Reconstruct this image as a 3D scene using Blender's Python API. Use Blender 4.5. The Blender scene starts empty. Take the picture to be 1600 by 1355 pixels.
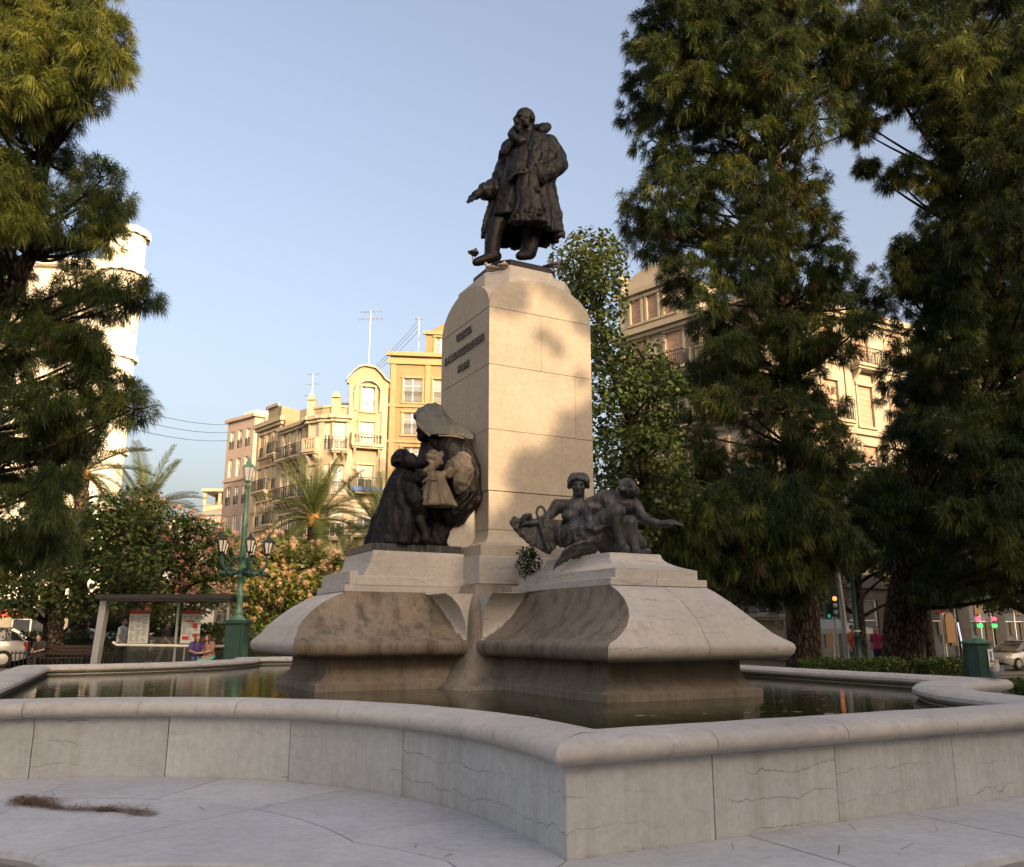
import bpy, bmesh, math, random
import numpy as np
from mathutils import Vector, Matrix, noise as mnoise
random.seed(7); RNG = np.random.default_rng(11)
SC = bpy.context.scene
COL = SC.collection
PI = math.pi
def R(d): return math.radians(d)

# ------------------------------------------------------------------ camera
FPX, EYE = 1349.0, 1.25                      # focal length in photo pixels, eye height over the plaza step
PITCH = math.atan(308.5 / FPX)
cam = bpy.data.cameras.new('camera'); camo = bpy.data.objects.new('camera', cam); COL.objects.link(camo)
cam.sensor_fit = 'HORIZONTAL'; cam.sensor_width = 36.0; cam.lens = 36.0 * FPX / 1600.0
cam.clip_start = 0.1; cam.clip_end = 3000
camo.location = (0, 0, EYE); camo.rotation_euler = (PI / 2 + PITCH, 0, 0)
SC.camera = camo

# ------------------------------------------------------------------ light
SUN_EL, SUN_AZ = R(14.5), R(33)              # azimuth: to the right of straight behind the camera
SUN = Vector((math.sin(SUN_AZ) * math.cos(SUN_EL), -math.cos(SUN_AZ) * math.cos(SUN_EL), math.sin(SUN_EL)))
world = bpy.data.worlds.new('World'); SC.world = world; world.use_nodes = True
nt = world.node_tree; nt.nodes.clear()
wo = nt.nodes.new('ShaderNodeOutputWorld'); bg = nt.nodes.new('ShaderNodeBackground'); sk = nt.nodes.new('ShaderNodeTexSky')
sk.sky_type = 'NISHITA'; sk.sun_disc = False; sk.sun_elevation = SUN_EL
sk.sun_rotation = math.atan2(SUN.x, SUN.y)
sk.air_density = 0.9; sk.dust_density = 10.0; sk.ozone_density = 0.0; sk.altitude = 10
bg.inputs['Strength'].default_value = 0.15
nt.links.new(sk.outputs[0], bg.inputs[0]); nt.links.new(bg.outputs[0], wo.inputs[0])
sl = bpy.data.lights.new('sun', 'SUN'); slo = bpy.data.objects.new('sun', sl); COL.objects.link(slo)
sl.energy = 2.0; sl.angle = R(0.53); sl.color = (1.0, 0.73, 0.43)
slo.rotation_euler = (-SUN).to_track_quat('-Z', 'Y').to_euler(); slo.location = (10, -15, 30)
SC.view_settings.view_transform = 'Standard'; SC.view_settings.look = 'None'
SC.view_settings.gamma = 1.0; SC.view_settings.use_curve_mapping = False
SC.view_settings.exposure = 1.6
SC.view_settings.use_white_balance = True; SC.view_settings.white_balance_temperature = 6850; SC.view_settings.white_balance_tint = 15   # the camera's daylight balance
SC.render.engine = 'CYCLES'
SC.cycles.max_bounces = 6; SC.cycles.transparent_max_bounces = 12; SC.cycles.use_denoising = True
SC.cycles.sample_clamp_indirect = 4

# ------------------------------------------------------------------ picture geometry: a ray of the photograph meets a depth or a height
CP, SP = math.cos(PITCH), math.sin(PITCH)
def ray(u, v):
    q = 677.5 - v
    return Vector((u - 800.0, FPX * CP - q * SP, FPX * SP + q * CP))
def at(u, v, Y):
    d = ray(u, v); return Vector((0, 0, EYE)) + d * (Y / d.y)
def onz(u, v, z):
    d = ray(u, v); return Vector((0, 0, EYE)) + d * ((z - EYE) / d.z)
# monument frame: a to the right and back, b to the left and back, origin in the middle of the shaft
AX = Vector((2625, 1384, 0)).normalized(); BX = Vector((-AX.y, AX.x, 0)); CC = Vector((0.038, 14.0, 0))
def L(a, b, z=0.0): return CC + AX * a + BX * b + Vector((0, 0, z))
GZ = -0.15
def gz(x, y):
    t = min(max((x - 4) / 14, 0), 1); s = min(max((y - 26) / 18, 0), 1)
    return GZ - 0.6 * t * t * (3 - 2 * t) * s * s * (3 - 2 * s)

# ------------------------------------------------------------------ objects
def tag(o, label=None, cat=None, group=None, kind=None):
    if label: o['label'] = label
    if cat: o['category'] = cat
    if group: o['group'] = group
    if kind: o['kind'] = kind
    return o
def empty(name, loc, label, cat, group=None, rz=0.0):
    o = bpy.data.objects.new(name, None); COL.objects.link(o); o.location = loc; o.rotation_euler = (0, 0, rz)
    o.empty_display_size = 0.2
    return tag(o, label, cat, group)
def link(name, me, parent=None, mat=None, world_coords=True):
    o = bpy.data.objects.new(name, me); COL.objects.link(o)
    if mat is not None and not me.materials: me.materials.append(mat)
    if parent is not None:
        o.parent = parent
        if world_coords and parent.parent is None:
            o.matrix_parent_inverse = (Matrix.Translation(parent.location) @ parent.rotation_euler.to_matrix().to_4x4()).inverted()
    return o
def copy_tree(o, parent=None):
    c = o.copy(); COL.objects.link(c)
    if parent is not None: c.parent = parent
    for ch in list(o.children): copy_tree(ch, c)
    return c

class MB:
    """collects polygons, builds one mesh object"""
    def __init__(s): s.v = []; s.f = []; s.mi = []; s.cur = 0
    def add(s, vs, fs):
        n = len(s.v); s.v.extend([tuple(p) for p in vs]); s.f.extend([tuple(i + n for i in f) for f in fs]); s.mi.extend([s.cur] * len(fs)); return s
    def box(s, x0, x1, y0, y1, z0, z1, M=None):
        vs = [Vector((x, y, z)) for z in (z0, z1) for (x, y) in ((x0, y0), (x1, y0), (x1, y1), (x0, y1))]
        if M is not None: vs = [M @ p for p in vs]
        return s.add(vs, [(3, 2, 1, 0), (4, 5, 6, 7), (0, 1, 5, 4), (1, 2, 6, 5), (2, 3, 7, 6), (3, 0, 4, 7)])
    def prism(s, poly, z0, z1):
        n = len(poly); vs = [(p[0], p[1], z0) for p in poly] + [(p[0], p[1], z1) for p in poly]
        fs = [tuple(range(n - 1, -1, -1)), tuple(range(n, 2 * n))] + [(i, (i + 1) % n, n + (i + 1) % n, n + i) for i in range(n)]
        return s.add(vs, fs)
    def loft(s, rings, cap=True, closed=True):
        n = len(rings[0]); vs = [p for r in rings for p in r]; fs = []
        for k in range(len(rings) - 1):
            for i in range(n if closed else n - 1):
                j = (i + 1) % n
                fs.append((k * n + i, k * n + j, (k + 1) * n + j, (k + 1) * n + i))
        if cap and closed:
            fs.append(tuple(range(n - 1, -1, -1))); m = (len(rings) - 1) * n; fs.append(tuple(range(m, m + n)))
        return s.add(vs, fs)
    def tube(s, pts, rad, n=8, cap=True):
        pts = [Vector(p) for p in pts]
        if not isinstance(rad, (list, tuple)): rad = [rad] * len(pts)
        rings = []; prev = None
        for i, p in enumerate(pts):
            d = (pts[min(i + 1, len(pts) - 1)] - pts[max(i - 1, 0)])
            d = d.normalized() if d.length > 1e-9 else Vector((0, 0, 1))
            if prev is None:
                ref = Vector((1, 0, 0)) if abs(d.x) < 0.8 else Vector((0, 1, 0))
                e1 = d.cross(ref).normalized()
            else:
                e1 = (prev - d * prev.dot(d))
                e1 = e1.normalized() if e1.length > 1e-6 else d.orthogonal().normalized()
            prev = e1; e2 = d.cross(e1)
            rings.append([p + (e1 * math.cos(2 * PI * k / n) + e2 * math.sin(2 * PI * k / n)) * rad[i] for k in range(n)])
        return s.loft(rings, cap)
    def limb(s, pts, rad, n=12):
        """a closed chain with round ends"""
        pts = [Vector(p) for p in pts]; rad = list(rad)
        d0 = (pts[0] - pts[1]).normalized(); d1 = (pts[-1] - pts[-2]).normalized()
        P0 = [pts[0] + d0 * rad[0] * c for c in (0.98, 0.8, 0.45)]; Q0 = [rad[0] * c for c in (0.2, 0.6, 0.89)]
        P1 = [pts[-1] + d1 * rad[-1] * c for c in (0.45, 0.8, 0.98)]; Q1 = [rad[-1] * c for c in (0.89, 0.6, 0.2)]
        return s.tube(P0 + pts + P1, Q0 + rad + Q1, n)
    def ball(s, c, r, n=14, m=9, rot=None):
        c = Vector(c)
        if not isinstance(r, (list, tuple)): r = (r, r, r)
        rings = []
        for k in range(m):
            t = -PI / 2 + PI * (k + 0.35) / (m - 0.3)
            ring = []
            for i in range(n):
                p = Vector((r[0] * math.cos(t) * math.cos(2 * PI * i / n), r[1] * math.cos(t) * math.sin(2 * PI * i / n), r[2] * math.sin(t)))
                if rot is not None: p = rot @ p
                ring.append(c + p)
            rings.append(ring)
        return s.loft(rings)
    def lathe(s, prof, c=(0, 0, 0), n=20):
        return s.loft([[(c[0] + r * math.cos(2 * PI * i / n), c[1] + r * math.sin(2 * PI * i / n), c[2] + z) for i in range(n)] for r, z in prof])
    def build(s, name, mat=None, parent=None, smooth=None, mats=None, world_coords=True):
        me = bpy.data.meshes.new(name); me.from_pydata(s.v, [], s.f); me.update()
        if mats:
            for m in mats: me.materials.append(m)
            me.polygons.foreach_set('material_index', s.mi)
        bm = bmesh.new(); bm.from_mesh(me); bmesh.ops.recalc_face_normals(bm, faces=bm.faces); bm.to_mesh(me); bm.free()
        if smooth is not None:
            me.polygons.foreach_set('use_smooth', [True] * len(me.polygons))
            if smooth < 179: me.set_sharp_from_angle(angle=R(smooth))
        return link(name, me, parent, mat, world_coords)

def tri_mesh(name, V, T, mat, parent=None, cols=None, kind=None):
    """V (n,3) and T (m,3) numpy arrays to one mesh object with a colour per vertex"""
    me = bpy.data.meshes.new(name); n, m = len(V), len(T)
    me.vertices.add(n); me.vertices.foreach_set('co', np.ascontiguousarray(V, dtype=np.float32).ravel())
    me.loops.add(3 * m); me.loops.foreach_set('vertex_index', np.ascontiguousarray(T, dtype=np.int32).ravel())
    me.polygons.add(m); me.polygons.foreach_set('loop_start', np.arange(0, 3 * m, 3, dtype=np.int32))
    me.update(calc_edges=True)
    if cols is not None:
        a = me.color_attributes.new('tint', 'FLOAT_COLOR', 'POINT')
        c = np.ones((n, 4), dtype=np.float32); c[:, :3] = cols; a.data.foreach_set('color', c.ravel())
    o = link(name, me, parent, mat)
    if kind: o['kind'] = kind
    return o

# ------------------------------------------------------------------ materials
def newmat(name):
    m = bpy.data.materials.new(name); m.use_nodes = True
    return m, m.node_tree, m.node_tree.nodes['Principled BSDF']
def N(t, typ, **kw):
    n = t.nodes.new(typ)
    for k, v in kw.items(): setattr(n, k, v)
    return n
def noise(t, scale, detail=6, rough=0.6, vec=None, dist=0.0):
    n = N(t, 'ShaderNodeTexNoise'); n.inputs['Scale'].default_value = scale; n.inputs['Detail'].default_value = detail
    n.inputs['Roughness'].default_value = rough; n.inputs['Distortion'].default_value = dist
    if vec is not None: t.links.new(vec, n.inputs['Vector'])
    return n
def ramp(t, fac, stops):
    r = N(t, 'ShaderNodeValToRGB'); e = r.color_ramp.elements
    while len(e) < len(stops): e.new(0.5)
    for i, (p, c) in enumerate(stops):
        e[i].position = p; e[i].color = (c[0], c[1], c[2], 1) if not isinstance(c, (int, float)) else (c, c, c, 1)
    t.links.new(fac, r.inputs[0]); return r
def mix(t, fac, a, b, mode='MIX'):
    m = N(t, 'ShaderNodeMix', data_type='RGBA', blend_type=mode)
    for key, val in (('Factor', fac), ('A', a), ('B', b)):
        s = [q for q in m.inputs if q.name == key and (q.type == ('VALUE' if key == 'Factor' else 'RGBA'))][0]
        if isinstance(val, (int, float)): s.default_value = val
        elif isinstance(val, tuple): s.default_value = (val[0], val[1], val[2], 1)
        else: t.links.new(val, s)
    return [q for q in m.outputs if q.type == 'RGBA'][0]
def coords(t, scale=(1, 1, 1), obj=False, rot=(0, 0, 0)):
    if obj: src = N(t, 'ShaderNodeTexCoord').outputs['Object']
    else: src = N(t, 'ShaderNodeNewGeometry').outputs['Position']
    mp = N(t, 'ShaderNodeMapping'); mp.inputs['Scale'].default_value = scale; mp.inputs['Rotation'].default_value = rot
    t.links.new(src, mp.inputs['Vector']); return mp.outputs['Vector']
def bump(t, b, h, strength=0.3, dist=0.02):
    n = N(t, 'ShaderNodeBump'); n.inputs['Strength'].default_value = strength; n.inputs['Distance'].default_value = dist
    t.links.new(h, n.inputs['Height']); t.links.new(n.outputs[0], b.inputs['Normal'])
def simple(name, col, rough=0.6, metal=0.0, var=0.0, scale=3.0, bmp=0.0, spec=0.5, objvar=0.0):
    m, t, b = newmat(name)
    b.inputs['Roughness'].default_value = rough; b.inputs['Metallic'].default_value = metal; b.inputs['Specular IOR Level'].default_value = spec
    c = None
    if var > 0:
        n = noise(t, scale, 5, 0.65, coords(t))
        lo = tuple(x * (1 - var) for x in col); hi = tuple(min(x * (1 + var), 1) for x in col)
        c = ramp(t, n.outputs[0], [(0.3, lo), (0.7, hi)]).outputs[0]
        if bmp: bump(t, b, n.outputs[0], bmp, 0.02)
    if objvar > 0:
        oi = N(t, 'ShaderNodeObjectInfo'); r = ramp(t, oi.outputs['Random'], [(0, (1 - objvar,) * 3), (1, (1 + objvar,) * 3)])
        c = mix(t, 1.0, c if c is not None else tuple(col), r.outputs[0], 'MULTIPLY')
    if c is not None: t.links.new(c, b.inputs['Base Color'])
    else: b.inputs['Base Color'].default_value = (*col, 1)
    return m
def stone(name, c1, c2, cstain, streak=0.5, crack=0.35, objvar=0.06, rough=0.8, blot=(0.45, 0.75), rust=None, crackscale=1.0, lichen=0.0, vein=True, tool=0.0):
    """limestone: mottled, rain streaks running down, thin natural veins, wear at the pores"""
    m, t, b = newmat(name); b.inputs['Roughness'].default_value = rough; b.inputs['Specular IOR Level'].default_value = 0.25
    g = coords(t)
    n1 = noise(t, 0.9, 8, 0.62, g)
    base = ramp(t, n1.outputs[0], [(0.32, c1), (0.68, c2)]).outputs[0]
    n2 = noise(t, 14, 6, 0.7, g)
    base = mix(t, 0.55, base, ramp(t, n2.outputs[0], [(0.3, (0.72,) * 3), (0.7, (1.12,) * 3)]).outputs[0], 'MULTIPLY')
    st = noise(t, 1.0, 7, 0.65, coords(t, (5.5, 5.5, 0.42)))
    msk = ramp(t, st.outputs[0], [(0.48, 0.0), (0.72, 1.0)]).outputs[0]
    big = ramp(t, noise(t, 0.55, 4, 0.5, g).outputs[0], [(blot[0] - 0.1, 0.0), (blot[1], 1.0)]).outputs[0]
    mm = N(t, 'ShaderNodeMath', operation='MULTIPLY'); t.links.new(msk, mm.inputs[0]); t.links.new(big, mm.inputs[1])
    m2 = N(t, 'ShaderNodeMath', operation='MULTIPLY'); t.links.new(mm.outputs[0], m2.inputs[0]); m2.inputs[1].default_value = streak
    base = mix(t, m2.outputs[0], base, cstain)
    if tool:
        tn = noise(t, 1.0, 4, 0.7, coords(t, (38, 38, 1.3)))
        base = mix(t, tool, base, ramp(t, tn.outputs[0], [(0.35, (0.62,) * 3), (0.62, (1.18,) * 3)]).outputs[0], 'MULTIPLY')
    if rust is not None:
        rn = noise(t, 1.3, 6, 0.7, coords(t, (2.2, 2.2, 0.7)))
        base = mix(t, ramp(t, rn.outputs[0], [(0.55, 0.0), (0.78, 0.55)]).outputs[0], base, rust)
    if lichen > 0:
        ln = noise(t, 6, 8, 0.75, g)
        base = mix(t, ramp(t, ln.outputs[0], [(0.56, 0.0), (0.66, lichen)]).outputs[0], base, (0.035, 0.033, 0.026))
    hgt = n2.outputs[0]
    if vein:
        w = N(t, 'ShaderNodeTexWave', wave_type='BANDS', bands_direction='Z'); w.inputs['Scale'].default_value = 1.7 * crackscale
        w.inputs['Distortion'].default_value = 5.0; w.inputs['Detail'].default_value = 5; w.inputs['Detail Scale'].default_value = 1.1; w.inputs['Detail Roughness'].default_value = 0.62
        oz = N(t, 'ShaderNodeObjectInfo'); om = N(t, 'ShaderNodeMath', operation='MULTIPLY'); om.inputs[1].default_value = 37.0; t.links.new(oz.outputs['Random'], om.inputs[0])
        va = N(t, 'ShaderNodeVectorMath', operation='ADD'); t.links.new(g, va.inputs[0]); t.links.new(om.outputs[0], va.inputs[1]); t.links.new(va.outputs[0], w.inputs['Vector'])
        vm = ramp(t, w.outputs['Fac'], [(0.0, 1.0), (0.006, 0.0)]).outputs[0]
        vg = ramp(t, noise(t, 1.7, 3, 0.5, va.outputs[0]).outputs[0], [(0.45, 0.0), (0.6, 1.0)]).outputs[0]
        vv = N(t, 'ShaderNodeMath', operation='MULTIPLY'); t.links.new(vm, vv.inputs[0]); t.links.new(vg, vv.inputs[1])
        v2 = N(t, 'ShaderNodeMath', operation='MULTIPLY'); t.links.new(vv.outputs[0], v2.inputs[0]); v2.inputs[1].default_value = crack
        base = mix(t, v2.outputs[0], base, (0.1, 0.085, 0.07))
    oi = N(t, 'ShaderNodeObjectInfo')
    base = mix(t, 1.0, base, ramp(t, oi.outputs['Random'], [(0, (1 - objvar, 1 - objvar, 1 - objvar * 0.9)), (1, (1 + objvar, 1 + objvar * 0.9, 1 + objvar * 0.7))]).outputs[0], 'MULTIPLY')
    t.links.new(base, b.inputs['Base Color'])
    nf = noise(t, 60, 4, 0.6, g)
    ad = N(t, 'ShaderNodeMath', operation='ADD'); t.links.new(hgt, ad.inputs[0]); t.links.new(nf.outputs[0], ad.inputs[1])
    bump(t, b, ad.outputs[0], 0.35, 0.008)
    return m
def leafmat(name, trans=0.35, rough=0.5, gain=1.0):
    """foliage: colour of each leaf from the mesh, some light passes through"""
    m, t, b = newmat(name)
    a = N(t, 'ShaderNodeAttribute'); a.attribute_name = 'tint'
    b.inputs['Roughness'].default_value = rough; b.inputs['Specular IOR Level'].default_value = 0.3
    t.links.new(a.outputs['Color'], b.inputs['Base Color'])
    tr = N(t, 'ShaderNodeBsdfTranslucent'); t.links.new(a.outputs['Color'], tr.inputs[0])
    ms = N(t, 'ShaderNodeMixShader'); ms.inputs[0].default_value = trans
    t.links.new(b.outputs[0], ms.inputs[1]); t.links.new(tr.outputs[0], ms.inputs[2])
    t.links.new(ms.outputs[0], t.nodes['Material Output'].inputs[0])
    return m
def glassmat(name, tint=(0.9, 0.93, 0.92), refl=0.07):
    m, t, b = newmat(name); t.nodes.remove(b)
    g = N(t, 'ShaderNodeBsdfGlossy'); g.inputs['Roughness'].default_value = 0.02
    tr = N(t, 'ShaderNodeBsdfTransparent'); tr.inputs[0].default_value = (*tint, 1)
    ms = N(t, 'ShaderNodeMixShader'); ms.inputs[0].default_value = refl
    t.links.new(tr.outputs[0], ms.inputs[1]); t.links.new(g.outputs[0], ms.inputs[2])
    t.links.new(ms.outputs[0], t.nodes['Material Output'].inputs[0]); return m
def emit(name, col, s=1.0):
    m, t, b = newmat(name); b.inputs['Base Color'].default_value = (*[x * 0.08 for x in col], 1)
    b.inputs['Emission Color'].default_value = (*col, 1); b.inputs['Emission Strength'].default_value = s; return m

M = {}
M['basin'] = stone('basin_limestone', (0.385, 0.405, 0.41), (0.50, 0.52, 0.525), (0.25, 0.225, 0.20), 0.8, 0.6, 0.09, tool=0.15)
M['coping'] = stone('coping_limestone', (0.40, 0.385, 0.37), (0.50, 0.485, 0.465), (0.26, 0.24, 0.22), 0.25, 0.5, 0.04, lichen=0.25, vein=False)
M['paving'] = stone('paving_limestone', (0.375, 0.395, 0.42), (0.485, 0.505, 0.535), (0.27, 0.26, 0.25), 0.5, 0.0, 0.06, vein=False)
M['shaft'] = stone('shaft_limestone', (0.345, 0.305, 0.25), (0.415, 0.37, 0.305), (0.29, 0.245, 0.185), 0.6, 0.25, 0.03)
M['plinth'] = stone('plinth_limestone', (0.40, 0.38, 0.355), (0.50, 0.475, 0.445), (0.25, 0.22, 0.185), 0.5, 0.6, 0.04, lichen=0.1)
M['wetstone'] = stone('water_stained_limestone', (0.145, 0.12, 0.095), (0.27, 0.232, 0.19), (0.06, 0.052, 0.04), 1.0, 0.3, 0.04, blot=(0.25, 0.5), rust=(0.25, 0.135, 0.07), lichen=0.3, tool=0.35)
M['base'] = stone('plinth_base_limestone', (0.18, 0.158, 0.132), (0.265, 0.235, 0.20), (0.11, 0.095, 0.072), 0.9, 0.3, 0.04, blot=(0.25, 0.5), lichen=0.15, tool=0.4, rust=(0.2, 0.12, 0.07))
M['joint'] = simple('joint_dirt', (0.09, 0.075, 0.06), 0.95, var=0.3, scale=20)
M['mud'] = simple('basin_mud', (0.09, 0.085, 0.05), 0.9, var=0.4, scale=2)
def bronze(name, dark, light, rough=0.36, dust=None, spec=0.16):
    m, t, b = newmat(name); b.inputs['Metallic'].default_value = 0.0; b.inputs['Specular IOR Level'].default_value = spec; b.inputs['Roughness'].default_value = rough
    n = noise(t, 3.5, 8, 0.7, coords(t)); s = noise(t, 1.0, 6, 0.65, coords(t, (16, 16, 1.6)))
    c = ramp(t, n.outputs[0], [(0.35, dark), (0.7, light)]).outputs[0]
    if dust is not None:
        c = mix(t, ramp(t, s.outputs[0], [(0.5, 0.0), (0.72, 0.75)]).outputs[0], c, dust)
    t.links.new(c, b.inputs['Base Color'])
    bump(t, b, noise(t, 22, 6, 0.65, coords(t)).outputs[0], 0.45, 0.02)
    return m
M['bronze'] = bronze('dark_bronze', (0.006, 0.006, 0.007), (0.017, 0.016, 0.016), 0.42)
M['bronze_black'] = bronze('black_bronze', (0.004, 0.004, 0.005), (0.011, 0.011, 0.013), 0.5)
M['bronze_grey'] = bronze('grey_weathered_bronze', (0.018, 0.020, 0.023), (0.05, 0.054, 0.06), 0.42, (0.13, 0.13, 0.125), 0.3)
M['bronze_pale'] = bronze('pale_bronze', (0.10, 0.082, 0.06), (0.30, 0.245, 0.175), 0.5, (0.06, 0.05, 0.04))  # lighter brownish tone for sleeve, child and hood rim
M['bronze_hood'] = bronze('weathered_hood_bronze', (0.045, 0.05, 0.055), (0.10, 0.105, 0.105), 0.55, (0.15, 0.145, 0.13), 0.3)
M['iron'] = simple('black_iron', (0.015, 0.015, 0.016), 0.5)
M['grey_metal'] = simple('painted_grey_metal', (0.35, 0.36, 0.37), 0.4, 0.3)
M['steel'] = simple('galvanised_steel', (0.42, 0.43, 0.45), 0.35, 0.7)
M['dark'] = simple('dark_paint', (0.02, 0.02, 0.022), 0.5)
M['white'] = simple('white_paint', (0.75, 0.75, 0.73), 0.5)
M['glass'] = glassmat('clear_glass')
M['darkglass'] = simple('dark_window_glass', (0.03, 0.035, 0.04), 0.06, spec=0.8)
M['pane'] = simple('window_pane', (0.10, 0.12, 0.14), 0.08, spec=0.8, objvar=0.5)
M['shutter'] = simple('roller_shutter', (0.48, 0.45, 0.39), 0.6, objvar=0.08)
M['shutter_brown'] = simple('brown_roller_shutter', (0.42, 0.27, 0.2), 0.6, objvar=0.15)
M['asphalt'] = simple('asphalt', (0.055, 0.054, 0.053), 0.9, var=0.25, scale=8, bmp=0.2)
M['plaza'] = simple('plaza_ground', (0.19, 0.17, 0.145), 0.9, var=0.25, scale=2, bmp=0.2)
M['soil'] = simple('soil', (0.06, 0.045, 0.03), 0.95, var=0.4, scale=6, bmp=0.4)
M['needle'] = leafmat('pine_needles', 0.3)
M['leaf'] = leafmat('broad_leaves', 0.35)
M['petal'] = leafmat('silk_flowers', 0.45)
def barkmat(name, c1, c2, sc=(13, 13, 4.0), plate=True):
    m, t, b = newmat(name); b.inputs['Roughness'].default_value = 0.9; b.inputs['Specular IOR Level'].default_value = 0.1
    v = N(t, 'ShaderNodeTexVoronoi', feature='DISTANCE_TO_EDGE'); v.inputs['Scale'].default_value = 1.0
    n = noise(t, 6, 5, 0.6, coords(t)); g = coords(t, sc)
    ad = N(t, 'ShaderNodeMixRGB'); ad.inputs[0].default_value = 0.22; t.links.new(g, ad.inputs[1]); t.links.new(n.outputs['Color'], ad.inputs[2]); t.links.new(ad.outputs[0], v.inputs['Vector'])
    f = ramp(t, v.outputs['Distance'], [(0.02, 0.0), (0.22, 1.0)]).outputs[0]
    c = mix(t, f, c1, c2); c = mix(t, 0.7, c, ramp(t, noise(t, 25, 5, 0.7, coords(t)).outputs[0], [(0.3, (0.6,) * 3), (0.7, (1.25,) * 3)]).outputs[0], 'MULTIPLY')
    t.links.new(c, b.inputs['Base Color']); bump(t, b, f, 0.9, 0.06); return m
M['bark'] = barkmat('pine_bark', (0.018, 0.014, 0.011), (0.095, 0.07, 0.053))
M['bark_dark'] = barkmat('dark_bark', (0.016, 0.013, 0.01), (0.055, 0.045, 0.034))
M['palmbark'] = barkmat('palm_bark', (0.03, 0.022, 0.016), (0.13, 0.10, 0.075), (7, 7, 8))
def watermat():
    m, t, b = newmat('pool_water'); b.inputs['Roughness'].default_value = 0.02; b.inputs['IOR'].default_value = 1.33
    g = coords(t)
    n = noise(t, 0.8, 5, 0.6, g)
    t.links.new(ramp(t, n.outputs[0], [(0.3, (0.016, 0.019, 0.006)), (0.7, (0.040, 0.043, 0.014))]).outputs[0], b.inputs['Base Color'])
    w = noise(t, 11, 3, 0.5, coords(t, (0.5, 1.6, 1)), 0.4); w2 = noise(t, 1.6, 2, 0.5, g)
    ad = N(t, 'ShaderNodeMath', operation='ADD'); t.links.new(w.outputs[0], ad.inputs[0]); t.links.new(w2.outputs[0], ad.inputs[1])
    bump(t, b, ad.outputs[0], 0.07, 0.02); return m
M['water'] = watermat()
# ================================================================== SETTING: ground, street, plaza step
def sheet(name, x0, x1, y0, y1, nx, ny, fz, mat):
    mb = MB(); vs = []; fs = []
    for j in range(ny + 1):
        for i in range(nx + 1):
            x = x0 + (x1 - x0) * i / nx; y = y0 + (y1 - y0) * j / ny; vs.append((x, y, fz(x, y)))
    for j in range(ny):
        for i in range(nx):
            a = j * (nx + 1) + i; fs.append((a, a + 1, a + nx + 2, a + nx + 1))
    mb.add(vs, fs); o = mb.build(name, mat); o['kind'] = 'structure'; return o
ground = sheet('ground', -400, 400, -150, 650, 80, 80, lambda x, y: gz(x, y) - 0.02, M['plaza'])
sheet('road', -90, 90, 44, 60, 90, 8, lambda x, y: gz(x, y) + 0.0, M['asphalt'])
sheet('road', 12.5, 26, 30, 43.9, 14, 14, lambda x, y: gz(x, y) + 0.004, M['asphalt'])
sheet('planting_bed', 5.6, 15.5, 17.5, 27, 12, 10, lambda x, y: gz(x, y) + 0.03, M['soil'])
sheet('planting_bed', -22, -3, 35.5, 41, 20, 6, lambda x, y: gz(x, y) + 0.03, M['soil'])

# ================================================================== BASIN outline in the monument frame (a, b)
def arc(c, r, t0, t1, n): return [(c[0] + r * math.cos(t0 + (t1 - t0) * k / n), c[1] + r * math.sin(t0 + (t1 - t0) * k / n)) for k in range(n + 1)]
def seg(p, q, n): return [(p[0] + (q[0] - p[0]) * k / n, p[1] + (q[1] - p[1]) * k / n) for k in range(n + 1)]
P0, P1 = (-3.85, -7.88), (1.7, -7.88)
T2, T3 = (4.5, -5.0), (5.1, 6.2)
K2, K1 = (2.2, 9.25), (-2.45, 9.25)
QQ, L1 = (-6.85, 6.1), (-7.6, -3.23)
def ell(p, q, ctr, n):
    """quarter of an ellipse from p to q that is hollow towards ctr (the outer corner)"""
    e1 = (p[0] - ctr[0], p[1] - ctr[1]); e2 = (q[0] - ctr[0], q[1] - ctr[1])
    return [(ctr[0] + e1[0] * math.cos(t) + e2[0] * math.sin(t), ctr[1] + e1[1] * math.cos(t) + e2[1] * math.sin(t)) for t in [PI / 2 * k / n for k in range(n + 1)]]
sides = [seg(P0, P1, 24), ell(P1, T2, (4.5, -7.88), 20), seg(T2, T3, 30), ell(T3, K2, (5.1, 9.25), 16), seg(K2, K1, 12),
         ell(K1, QQ, (-6.6, 9.4), 20), seg(QQ, L1, 24), ell(L1, P0, (-8.5, -7.88), 36)]
OUT = []; CORNER = set()
for s_ in sides:
    CORNER.add(len(OUT)); OUT.extend(s_[:-1])
NO = len(OUT)
def onorm(i):
    p, c, n = Vector(OUT[i - 1]), Vector(OUT[i]), Vector(OUT[(i + 1) % NO])
    d0 = (c - p).normalized(); d1 = (n - c).normalized()
    n0 = Vector((d0.y, -d0.x)); n1 = Vector((d1.y, -d1.x)); m = (n0 + n1)
    m = m.normalized(); return m / max(0.35, m.dot(n0))
NORM = [onorm(i) for i in range(NO)]
def opt(i, off, z, slip=0.0):
    """point of the outline pushed outwards by off; i may be fractional"""
    i0 = int(math.floor(i)) % NO; f = i - math.floor(i); i1 = (i0 + 1) % NO
    a = Vector(OUT[i0]) + NORM[i0] * off; b = Vector(OUT[i1]) + NORM[i1] * off
    p = a.lerp(b, f); return L(p.x, p.y, z)
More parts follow.
